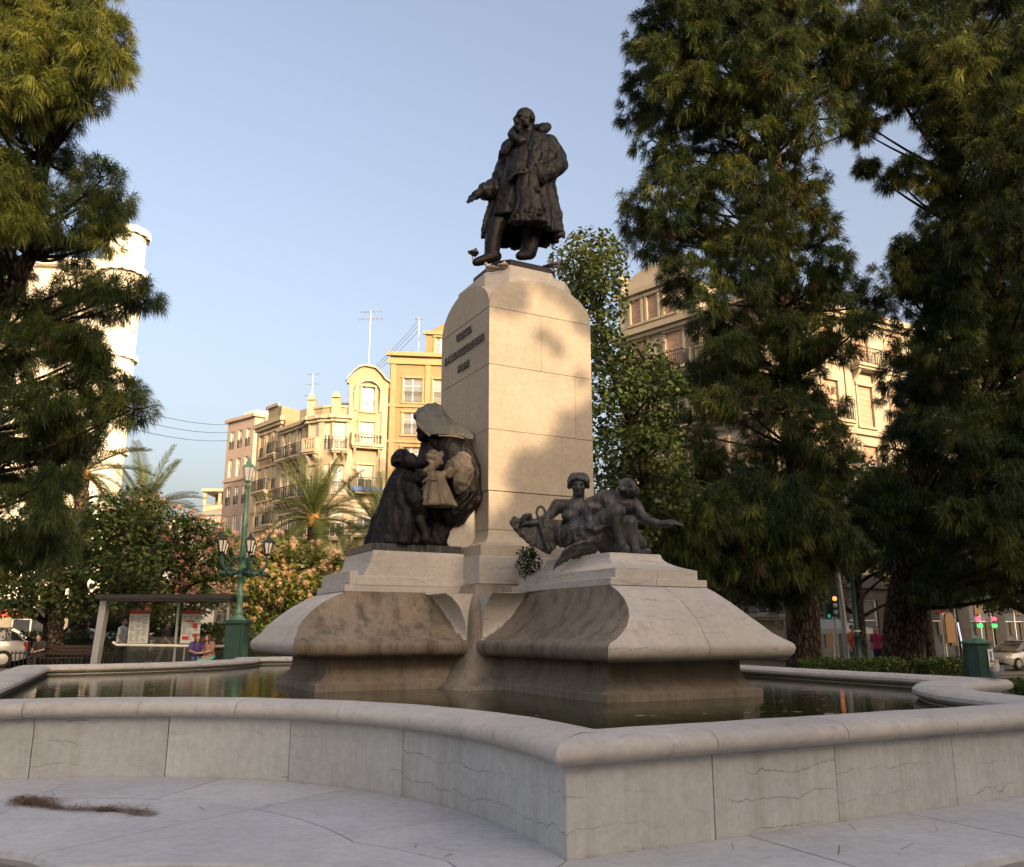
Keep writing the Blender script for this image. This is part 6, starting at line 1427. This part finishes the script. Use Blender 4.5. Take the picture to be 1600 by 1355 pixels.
for (x0, x1, seed, lb) in ((-13.42, -12.72, 1, ''), (-11.58, -10.92, 2, '')):
    yy = yS + 0.98; f = wb(x0, x1, yy, yy + 0.03, 0.98, 2.1).build('notice_board', M['paper'], t)
    rnd = random.Random(seed); wb(x0, x1, yy - 0.012, yy - 0.003, 1.98, 2.1).build('red_header', M['red'], f)
    m = MB(); cols_ = 3
    for c in range(cols_):
        for r_ in range(15):
            if rnd.random() < 0.78: a = x0 + 0.05 + c * (x1 - x0 - 0.06) / cols_; z = 1.05 + r_ * 0.06; m.box(a, a + (x1 - x0) / cols_ * rnd.uniform(0.35, 0.8), yy - 0.010, yy - 0.003, g0 + z, g0 + z + 0.022)
    m.build('printed_lines', M['ink'], f)['kind'] = 'stuff'
    if seed == 2:
        for (a, z, w, h) in ((0.06, 1.10, 0.22, 0.12), (0.42, 1.2, 0.24, 0.10), (0.40, 1.5, 0.16, 0.16), (0.16, 1.7, 0.3, 0.06)): wb(x0 + a, x0 + a + w, yy - 0.02, yy - 0.011, z, z + h).build('red_notice', M['red'], f)

# ---- people
SK = simple('skin', (0.42, 0.25, 0.18), 0.6); HAIR = simple('dark_hair', (0.02, 0.014, 0.01), 0.6); HRED = simple('auburn_hair', (0.09, 0.03, 0.018), 0.6)
def person(p, rz, label, top, bottom, hair, pose='stand', bare_arm=True, h=1.72, longhair=False, skirt=False):
    t = empty('person', p, label, 'person', None, rz); k = h / 1.72
    b = MB(); V_ = lambda x, y, z: Vector((x, y, z)) * k
    if pose == 'sit':
        hip, kn, ft = 0.50, (0.13, -0.42, 0.50), (0.13, -0.40, 0.06); sh, lean = 0.97, -0.08
    elif pose == 'walk': hip, sh, lean = 0.9, 1.42, -0.03
    else: hip, sh, lean = 0.9, 1.42, 0.0
    hz = sh + 0.21 if pose != 'sit' else sh + 0.17; hy = lean - (0.10 if pose == 'sit' else 0.02)
    # body: one continuous figure
    b.limb([V_(0, 0, hip), V_(0, lean * .5, (hip + sh) / 2), V_(0, lean, sh - 0.05)], [0.145 * k, 0.125 * k, 0.14 * k], 14); b.limb([V_(-0.16, lean, sh), V_(0.16, lean, sh)], [0.062 * k] * 2)
    b.limb([V_(0, lean, sh), V_(0, hy, hz - 0.06)], [0.058 * k, 0.052 * k]); b.ball(V_(0, hy, hz + 0.03), (0.078 * k, 0.095 * k, 0.115 * k)); b.limb([V_(0, hy - 0.09, hz + 0.02), V_(0, hy - 0.115, hz - 0.015)], [0.014 * k, 0.019 * k], 7)
    for s in (-1, 1): b.ball(V_(s * 0.08, hy, hz + 0.02), (0.015, 0.025, 0.035))
    for s in (-1, 1):
        if pose == 'sit': e, w = V_(s * 0.22, -0.14, 0.74), V_(s * 0.07, -0.36, 0.68)
        elif pose == 'walk': e, w = V_(s * 0.23, 0.06 * s, 1.15), V_(s * 0.22, -0.16 + 0.1 * s, 0.95)
        else: e, w = V_(s * 0.24, 0.03, 1.15), V_(s * 0.23, -0.10, 0.92)
        b.limb([V_(s * 0.18, lean, sh), e, w], [0.055 * k, 0.043 * k, 0.032 * k]); d = (w - e).normalized()
        b.limb([w, w + d * 0.06], [0.033 * k, 0.036 * k], 8)
        for q in range(4): o = Vector((0.017 * (q - 1.5), 0, 0)); b.limb([w + d * 0.07 + o, w + d * 0.12 + o, w + d * 0.155 + o + Vector((0, -0.012, 0))], [0.0105, 0.0095, 0.008], 6)
        b.limb([w + d * 0.03, w + d * 0.07 + Vector((-s * 0.035, -0.02, 0))], [0.013, 0.010], 6)
        if pose == 'sit': ch = [V_(s * 0.09, -0.02, hip), V_(s * 0.12, -0.42, 0.50), V_(s * 0.12, -0.38, 0.08)]; toe = V_(s * 0.13, -0.52, 0.035)
        elif pose == 'walk': ch = [V_(s * 0.09, 0, hip), V_(s * 0.1, -0.02 - 0.14 * s, 0.49), V_(s * 0.1, 0.1 - 0.2 * s, 0.09)]; toe = V_(s * 0.1, -0.05 - 0.22 * s, 0.035)
        else: ch = [V_(s * 0.09, 0, hip), V_(s * 0.1, -0.01, 0.49), V_(s * 0.1, 0.01, 0.09)]; toe = V_(s * 0.11, -0.14, 0.035)
        b.limb(ch, [0.088 * k, 0.06 * k, 0.042 * k]); b.limb([ch[-1] + Vector((0, 0.03, -0.04)), toe], [0.042 * k, 0.034 * k])
    sculpt('body', b, SK, t, 0.016, 2, world_coords=False)
    b = MB(); b.limb([V_(0, 0.0, hip + 0.06), V_(0, lean * .5, (hip + sh) / 2), V_(0, lean, sh - 0.04)], [0.17 * k, 0.15 * k, 0.158 * k], 16); b.limb([V_(-0.17, lean, sh), V_(0.17, lean, sh)], [0.078 * k] * 2)
    for s in (-1, 1): b.limb([V_(s * 0.18, lean, sh), V_(s * 0.215, lean - 0.03, sh - 0.17)], [0.075 * k, 0.066 * k])
    sculpt('shirt', b, top, t, 0.02, 2, 0.006, 0.1, world_coords=False)
    b = MB()
    if skirt: b.loft([cloth_ring(V_(0, y, z), VX, VY, rx * k, ry * k, 7, 0.04, 0.3, 40) for (y, z, rx, ry) in ((0.0, hip + 0.12, 0.15, 0.13), (-0.02, hip, 0.2, 0.19), (-0.2, hip - 0.02, 0.24, 0.3), (-0.3, hip - 0.2, 0.25, 0.26))])
    else:
        b.limb([V_(0, 0.0, hip + 0.05), V_(0, 0, hip - 0.03)], [0.165 * k, 0.16 * k])
        for s in (-1, 1):
            if pose == 'sit': ch = [V_(s * 0.09, -0.02, hip), V_(s * 0.12, -0.42, 0.50), V_(s * 0.12, -0.38, 0.14)]
            elif pose == 'walk': ch = [V_(s * 0.09, 0, hip), V_(s * 0.1, -0.02 - 0.14 * s, 0.49), V_(s * 0.1, 0.1 - 0.2 * s, 0.12)]
            else: ch = [V_(s * 0.09, 0, hip), V_(s * 0.1, -0.01, 0.49), V_(s * 0.1, 0.01, 0.12)]
            b.limb(ch, [0.105 * k, 0.078 * k, 0.062 * k])
    sculpt('skirt' if skirt else 'trousers', b, bottom, t, 0.02, 2, world_coords=False)
    b = MB(); b.ball(V_(0, hy + 0.022, hz + 0.055), (0.092 * k, 0.095 * k, 0.105 * k))
    if longhair: b.limb([V_(0, hy + 0.05, hz + 0.04), V_(0, hy + 0.08, hz - 0.12), V_(0, hy + 0.09, hz - 0.26)], [0.09 * k, 0.10 * k, 0.06 * k]); [b.limb([V_(s * 0.07, hy, hz + 0.04), V_(s * 0.095, hy - 0.02, hz - 0.16)], [0.035, 0.03]) for s in (-1, 1)]
    sculpt('hair', b, hair, t, 0.016, 1, 0.008, 0.05, world_coords=False); return t
def cl(n, c): return simple(n, c, 0.85, var=0.12, scale=8)
person(Vector((-10.86, yS + 0.62, g0)), R(25), 'woman in a purple top looking down, seated at the shelter bench', cl('purple_cloth', (0.07, 0.04, 0.17)), cl('jeans', (0.05, 0.08, 0.16)), HAIR, 'sit', longhair=True)
person(Vector((-10.36, yS + 0.62, g0)), R(-30), 'long-haired woman in a turquoise skirt seated right of the woman in purple', cl('coral_top', (0.40, 0.22, 0.17)), cl('turquoise_cloth', (0.06, 0.42, 0.36)), HRED, 'sit', longhair=True, skirt=True)
person(Vector((-14.05, 31.9, g0)), R(85), 'man in a white t-shirt walking behind the shelter glass', cl('white_cotton', (0.62, 0.62, 0.62)), cl('black_trousers', (0.02, 0.02, 0.022)), HAIR, 'walk', h=1.78)
person(Vector((-12.75, 32.6, g0)), R(100), 'person in brown clothes walking behind the shelter between the two boards', cl('brown_shirt', (0.10, 0.065, 0.045)), cl('brown_trousers', (0.09, 0.065, 0.045)), HAIR, 'walk', h=1.7)
person(Vector((-19.2, 38.6, GZ)), R(200), 'man in a pale grey shirt standing beyond the left hedge', cl('grey_shirt', (0.36, 0.34, 0.34)), cl('dark_jeans', (0.03, 0.035, 0.05)), HAIR, h=1.8)
person(Vector((-18.55, 38.6, GZ)), R(120), 'person in a green shirt beside the man in pale grey', cl('green_shirt', (0.03, 0.25, 0.20)), cl('dark_trousers', (0.03, 0.03, 0.035)), HAIR, h=1.78)
person(Vector((-17.05, 32.2, GZ)), R(-10), 'man in dark clothes seated alone at the left end of the park bench', cl('dark_shirt', (0.03, 0.028, 0.03)), cl('dark_shorts', (0.04, 0.035, 0.035)), HAIR, 'sit')
z2 = gz(12.9, 33); person(Vector((12.75, 33.2, z2)), R(20), 'person in an orange top in the shade behind the green lamp post', cl('orange_cloth', (0.50, 0.10, 0.05)), cl('grey_trousers', (0.06, 0.06, 0.065)), HAIR, h=1.7)
person(Vector((13.75, 33.4, z2)), R(-40), 'person in a crimson top right of the green lamp post', cl('crimson_cloth', (0.38, 0.03, 0.08)), cl('navy_trousers', (0.025, 0.03, 0.05)), HAIR, h=1.66)

# ---- park bench
bx, by = -16.3, 32.45; t = empty('park_bench', (bx, by, GZ), 'dark slatted park bench in front of the left hedge', 'bench')
for k in range(4): MB().box(bx - 1.1, bx + 0.95, by - 0.42 + 0.11 * k, by - 0.33 + 0.11 * k, GZ + 0.43, GZ + 0.465).build('slat', M['benchwood'] if 'benchwood' in M else M.setdefault('benchwood', simple('dark_bench_wood', (0.05, 0.025, 0.018), 0.6)), t)
for k in range(3): MB().box(bx - 1.1, bx + 0.95, by + 0.06, by + 0.09, GZ + 0.55 + 0.12 * k, GZ + 0.65 + 0.12 * k).build('slat', M['benchwood'], t)
for x in (bx - 0.95, bx + 0.8): MB().box(x - 0.03, x + 0.03, by - 0.4, by + 0.055, GZ, GZ + 0.425).build('leg', M['iron'], t); MB().box(x - 0.03, x + 0.03, by + 0.095, by + 0.13, GZ, GZ + 0.9).build('leg', M['iron'], t)
# ---- low iron fence in front of the hedge
fx0, fx1, fy = -17.6, -13.9, 31.3; t = empty('iron_fence', ((fx0 + fx1) / 2, fy, GZ), 'low black iron fence between the park bench and the shelter post', 'fence')
MB().box(fx0, fx1, fy - 0.015, fy + 0.015, GZ + 0.62, GZ + 0.66).build('rail', M['iron'], t); MB().box(fx0, fx1, fy - 0.015, fy + 0.015, GZ + 0.1, GZ + 0.14).build('rail', M['iron'], t)
me = as_mesh(MB().box(-0.012, 0.012, -0.012, 0.012, 0.0, 0.72), 'fence_bar', M['iron'])
for k in range(26): o = bpy.data.objects.new('fence_bar', me); COL.objects.link(o); o.parent = t; o.location = (fx0 + (fx1 - fx0) * k / 25 - t.location.x, 0.028, 0)

# ---- cars
RUB = simple('tyre_rubber', (0.02, 0.02, 0.02), 0.8); ALLOY = simple('alloy_rim', (0.45, 0.45, 0.46), 0.3, 0.8)
TAIL = simple('red_tail_lamp', (0.4, 0.02, 0.02), 0.2); HEADL = simple('headlamp_glass', (0.6, 0.63, 0.65), 0.1); PLATE = simple('number_plate', (0.7, 0.7, 0.68), 0.5)
def paint(n, c): 
    m = simple(n, c, 0.28, 0.25); m.node_tree.nodes['Principled BSDF'].inputs['Coat Weight'].default_value = 0.6; return m
def car_proto(pmat):
    """hatchback, nose towards +x, 4.3 m long"""
    t = empty('parked_car', (0, 0, 0), '', 'car'); st = [(-2.12, .5, .80, .62), (-2.08, .32, .95, .74), (-1.7, .22, 1.0, .84), (-0.9, .2, .98, .87), (0.2, .2, .96, .87), (1.0, .2, .93, .86), (1.6, .22, .84, .82), (2.0, .3, .70, .72), (2.15, .4, .58, .58)]
    b = MB(); b.loft([[(x, -w * .92, z0), (x, -w, z0 + .12), (x, -w, (z0 + z1) / 2 + .1), (x, -w * .93, z1 - .03), (x, -w * .8, z1), (x, w * .8, z1), (x, w * .93, z1 - .03), (x, w, (z0 + z1) / 2 + .1), (x, w, z0 + .12), (x, w * .92, z0)] for x, z0, z1, w in st]); part(b, 'body', pmat, t, 45)
    gs = [(-2.0, .97, .70, .6), (-1.75, 1.22, .72, .6), (-1.35, 1.44, .70, .59), (-0.5, 1.5, .69, .58), (0.25, 1.45, .69, .58), (0.75, 1.24, .72, .62), (1.25, .93, .76, .7)]
    b = MB(); b.loft([[(x, -wb_, .93), (x, -wt, z), (x, wt, z), (x, wb_, .93)] for x, z, wb_, wt in gs]); part(b, 'window', M['darkglass'], t, 30)
    b = MB(); b.loft([[(x, -wt * .98, z + .004), (x, -wt * .9, z + .035), (x, wt * .9, z + .035), (x, wt * .98, z + .004), (x, wt * .98, z - .03), (x, -wt * .98, z - .03)] for x, z, wb_, wt in gs[2:5]]); part(b, 'roof', pmat, t, 45)
    for s in (-1, 1):
        for (i, j) in ((1, 2), (4, 6)):
            b = MB(); b.tube([(gs[i][0], s * gs[i][3] * 1.02, gs[i][1]), (gs[j][0] if i == 4 else gs[0][0], s * (gs[j][2] if i == 4 else gs[0][2]), .95)], 0.035, 6); part(b, 'pillar', pmat, t)
        b = MB(); b.tube([(-.45, s * .60, 1.5), (-.5, s * .71, .95)], 0.04, 6); part(b, 'pillar', pmat, t)
        b = MB(); b.limb([(.85, s * .86, 1.0), (.85, s * 1.0, 1.02)], [.05, .085], 8); part(b, 'mirror', pmat, t)
        b = MB(); b.limb([(1.72, s * .70, .72), (1.98, s * .58, .64)], [.085, .075], 8); part(b, 'headlight', HEADL, t, 60)
        b = MB(); b.box(-2.14, -1.98, s * .66 - .09, s * .66 + .09, .62, .93); part(b, 'tail_light', TAIL, t)
        for x in (-1.35, 1.3):
            b = MB(); b.loft([[(x + r * math.cos(2 * PI * k / 20), s * y, .31 + r * math.sin(2 * PI * k / 20)) for k in range(20)] for r, y in ((.22, .66), (.31, .68), (.315, .86), (.29, .885), (.2, .885))]); w = part(b, 'wheel', RUB, t, 40)
            b = MB(); b.loft([[(x + r * math.cos(2 * PI * k / 14), s * y, .31 + r * math.sin(2 * PI * k / 14)) for k in range(14)] for r, y in ((.195, .87), (.195, .893), (.05, .90))]); part(b, 'rim', ALLOY, w, 30)
    b = MB(); b.box(2.10, 2.17, -.26, .26, .40, .51); part(b, 'number_plate', PLATE, t); b = MB(); b.box(-2.15, -2.09, -.26, .26, .62, .73); part(b, 'number_plate', PLATE, t)
    b = MB(); b.box(2.0, 2.16, -.5, .5, .24, .36); part(b, 'grille', M['dark'], t); return t
silver = paint('silver_car_paint', (0.50, 0.51, 0.53)); white = paint('white_car_paint', (0.72, 0.72, 0.71)); red = paint('red_car_paint', (0.35, 0.02, 0.03))
C1, C2, C3 = car_proto(silver), car_proto(white), car_proto(red); used_c = set()
def car(pr, x, y, rz, label, sc=1.0, z=None):
    o = pr if pr.name not in used_c else copy_tree(pr); used_c.add(pr.name); o.location = (x, y, gz(x, y) if z is None else z); o.rotation_euler = (0, 0, rz); o.scale = (sc,) * 3
    tag(o, label, 'car', 'cars parked round the square'); return o
car(C1, 26.4, 46.4, R(205), 'silver hatchback facing left beside the green kiosk at the right edge', 0.95, z=-0.66)
car(C1, -21.6, 35.3, R(200), 'grey car with a red tail lamp at the left picture edge', 1.05)
for (pr, x, y, rz, lb) in ((C2, -25.5, 42.8, 4, 'white car farthest left, its roof just over the left hedge'), (C1, -20.6, 43.0, 3, 'pale silver car behind the two men at the left hedge'), (C2, -15.6, 43.2, 2, 'white car seen through the left pane of the shelter'), (C3, -13.2, 50.0, 185, 'red car seen between the two shelter boards'), (C2, -10.6, 43.2, 2, 'white car seen behind the right shelter board'),
                          (C1, -13.6, 44.6, 90, 'silver car nose on behind the shrubs right of the lamp'), (C2, -11.2, 40.8, 181, 'white car low behind the far rim left of the plinth')): car(pr, x, y, R(rz), lb)
if C3.name not in used_c: pass
# ---- blue van behind the shelter
x, y = -13.3, 46.5; t = empty('parked_van', (x, y, gz(x, y)), 'dark blue delivery van seen between the shelter boards', 'van', None, R(180))
bl = paint('blue_van_paint', (0.03, 0.035, 0.16)); b = MB(); b.loft([[(px_, -w, z0), (px_, -w, z1 - .1), (px_, -w * .9, z1), (px_, w * .9, z1), (px_, w, z1 - .1), (px_, w, z0)] for px_, z0, z1, w in ((-2.3, .35, 2.1, .85), (-2.2, .3, 2.25, .92), (1.0, .3, 2.25, .92), (1.5, .3, 1.9, .92), (2.0, .3, 1.15, .9), (2.45, .4, .95, .8))]); part(b, 'body', bl, t, 40)
for s in (-1, 1):
    for px_ in (-1.5, 1.6): b = MB(); b.loft([[(px_ + r * math.cos(2 * PI * k / 16), s * yy, .34 + r * math.sin(2 * PI * k / 16)) for k in range(16)] for r, yy in ((.3, .75), (.34, .8), (.34, .93), (.2, .95))]); part(b, 'wheel', RUB, t, 40)
    b = MB(); b.box(.3, 1.15, s * .925 - .012, s * .925 + .012, 1.25, 1.85); part(b, 'window', M['darkglass'], t)
b = MB(); b.box(2.0, 2.04, -.6, .6, 1.2, 1.3); part(b, 'wiper', M['dark'], t)

# ---- parasols
def parasol(x, y, h, r, mat, label):
    z = gz(x, y); t = empty('parasol', (x, y, z), label, 'parasol'); b = MB(); n = 8; rim = [(r * math.cos(2 * PI * k / n), r * math.sin(2 * PI * k / n), h - 0.55) for k in range(n)]
    b.add([(0, 0, h)] + rim + [(p[0], p[1], p[2] - 0.22) for p in rim] + [(0, 0, h - 0.05)] + [(p[0] * .98, p[1] * .98, p[2] - 0.03) for p in rim], [(0, 1 + k, 1 + (k + 1) % n) for k in range(n)] + [(1 + k, 1 + n + k, 1 + n + (k + 1) % n, 1 + (k + 1) % n) for k in range(n)] + [(17, 18 + (k + 1) % n, 18 + k) for k in range(n)]); part(b, 'canopy', mat, t)
    b = MB(); b.tube([(0, 0, 0), (0, 0, h - 0.06)], 0.03, 8); part(b, 'pole', M['steel'], t); b = MB(); b.lathe([(0.35, 0), (0.35, 0.08), (0.05, 0.12)], n=14); part(b, 'foot', M['dark'], t)
parasol(-31.5, 53.5, 3.0, 2.1, simple('red_awning_cloth', (0.62, 0.11, 0.06), 0.8), 'red cafe parasol in front of the white shops at the left edge')
parasol(-16.2, 56.5, 2.75, 1.7, simple('cream_parasol_cloth', (0.70, 0.62, 0.50), 0.8), 'cream parasol low between the lamp pedestal and the left plinth')
parasol(15.6, 43.2, 2.6, 2.0, simple('grey_parasol_cloth', (0.42, 0.45, 0.50), 0.8), 'pale grey parasol behind the right plinth eave beside the pine trunk')

# ---- right side: traffic light, globe lamp, green lamp post, sign, kiosk
def post_thing(name, u, Y, label, cat): p = gp(u, Y); p.z = gz(p.x, Y); return empty(name, p, label, cat)
t = post_thing('traffic_light', 1307, 34, 'slim traffic light with its red lamp on, beside the first pine trunk', 'traffic light')
b = MB(); b.tube([(0, 0, 0), (-0.02, 0, 2.1)], 0.055, 8); part(b, 'pole', M['steel'], t); b = MB(); b.box(-0.17, 0.13, -0.14, 0.1, 2.1, 2.95); part(b, 'housing', M['dark_green'], t)
M['lamp_red'] = emit('red_signal', (1.0, 0.25, 0.06), 0.9); M['lamp_green'] = emit('green_signal', (0.05, 0.6, 0.4), 0.15)
for z, mm in ((2.78, 'lamp_red'), (2.52, 'milk'), (2.26, 'milk')): b = MB(); b.ball((-0.02, -0.14, z), (0.09, 0.05, 0.09), 12, 7); part(b, 'signal_lamp', M[mm], t, 60)
b = MB(); b.box(-0.36, -0.18, -0.1, 0.1, 2.0, 2.6); h_ = part(b, 'side_housing', M['dark_green'], t); b = MB(); b.ball((-0.27, -0.1, 2.12), (0.06, 0.04, 0.08), 10, 6); part(b, 'signal_lamp', M['lamp_green'], t, 60)
t = post_thing('globe_lamp', 1317, 35, 'dark lamp column with a round white globe next to the traffic light', 'street lamp')
b = MB(); b.tube([(0.12, 0, 0), (0.05, 0, 2.5), (-0.10, 0, 5.2)], [0.13, 0.11, 0.08], 10); part(b, 'pole', M['grey_metal'], t, 60); b = MB(); b.tube([(0.0, 0, 3.75), (-0.25, 0, 3.85), (-0.3, 0, 4.0)], 0.035, 8); part(b, 'arm', M['dark'], t); b = MB(); b.ball((-0.3, 0, 4.17), 0.17, 14, 9); part(b, 'globe', M['milk'], t, 60)
b = MB(); b.box(-0.42, -0.18, -0.1, 0.1, 2.85, 3.7); part(b, 'box', M['dark'], t)
t = post_thing('lamp_post', 1339, 27.4, 'dark green cast iron lamp post between the two right pine trunks', 'street lamp')
b = MB(); b.lathe([(0.26, 0), (0.26, 0.25), (0.17, 0.4), (0.2, 0.6), (0.12, 0.75), (0.10, 1.2), (0.13, 1.24), (0.09, 1.3), (0.075, 2.6), (0.06, 4.6), (0.1, 4.65), (0.04, 4.8)], n=12); part(b, 'post', M['dark_green'], t, 40); b = MB(); b.lathe([(0.106, 1.38), (0.106, 1.43)], n=12); part(b, 'white_band', M['white'], t); b = MB(); b.lathe([(0.1, 4.8), (0.2, 5.3), (0.22, 5.33), (0.05, 5.6)], n=6); part(b, 'lantern', M['milk'], t)
t = post_thing('no_entry_sign', 1472, 41, 'round red no entry sign on a pole left of the green kiosk', 'road sign')
b = MB(); b.tube([(0, 0, 0), (0, 0, 3.4)], 0.04, 8); part(b, 'pole', M['steel'], t); b = MB(); b.loft([[(0.34 * math.cos(2 * PI * k / 24), y, 3.1 + 0.34 * math.sin(2 * PI * k / 24)) for k in range(24)] for y in (-0.05, -0.07)]); part(b, 'disc', simple('sign_red', (0.28, 0.02, 0.02), 0.5), t); b = MB(); b.box(-0.22, 0.22, -0.078, -0.0715, 3.05, 3.15); part(b, 'white_bar', M['white'], t)
t = post_thing('light_tube', 1498, 40, 'upright white light tube on a post left of the green kiosk', 'light')
b = MB(); b.tube([(0.16, 0.05, 0.0), (0.12, 0.05, 2.0), (0.0, 0.05, 2.9)], 0.03, 6); part(b, 'pole', M['dark'], t); b = MB(); b.tube([(0.12, 0, 1.0), (0.0, 0, 2.3)], 0.035, 8); part(b, 'tube', M['tube_white'], t)
# kiosk: octagonal green column with a hipped lid and a poster
t = post_thing('advertising_kiosk', 1523, 21.5, 'dark green octagonal kiosk with hipped lid and a poster near the right edge', 'kiosk')
oc = lambda r, z, a=PI / 8: [(r * math.cos(a + PI / 4 * k), r * math.sin(a + PI / 4 * k), z) for k in range(8)]
b = MB(); b.loft([oc(0.36, 0), oc(0.36, 0.12), oc(0.33, 0.14), oc(0.31, 1.10)]); part(b, 'column', M['dark_green'], t); b = MB(); b.loft([oc(0.37, 1.10), oc(0.38, 1.13), oc(0.15, 1.22), oc(0.02, 1.235)]); part(b, 'lid', M['green_iron'], t)
P_ = lambda u, d, z: (0.10 + u * 0.93, -0.31 - d + u * 0.36 + 0.00, z)
def plate(name, u0, u1, z0, z1, d, mat, par): b = MB(); b.loft([[P_(u0, dd, z0), P_(u1, dd, z0), P_(u1, dd, z1), P_(u0, dd, z1)] for dd in (d - 0.004, d)]); return part(b, name, mat, par)
ps = plate('poster', -0.02, 0.15, 0.45, 0.98, 0.012, M['white'], t)
for (u0, u1, z0, z1, mt) in ((0.03, 0.10, 0.80, 0.93, M['ink']), (0.045, 0.085, 0.72, 0.80, M['ink']), (0.01, 0.12, 0.66, 0.72, M['ink']), (0.0, 0.13, 0.48, 0.64, simple('yellow_print', (0.5, 0.45, 0.08), 0.6))): plate('printed_shape', u0, u1, z0, z1, 0.0195, mt, ps)
# neon signs over the shops at the far right
for (u, z, mm) in ((15.4, 1.95, 'neon_pink'), (16.9, 1.95, 'neon_pink'), (15.5, 1.55, 'neon_green'), (16.9, 1.55, 'neon_green')):
    m = MB(); m.loft([[PB(u + 0.26 * math.cos(2 * PI * k / 14), d, z + 0.13 * math.sin(2 * PI * k / 14)) for k in range(14)] for d in (-0.12, -0.17)]); m.build('neon_sign', M[mm], rb)
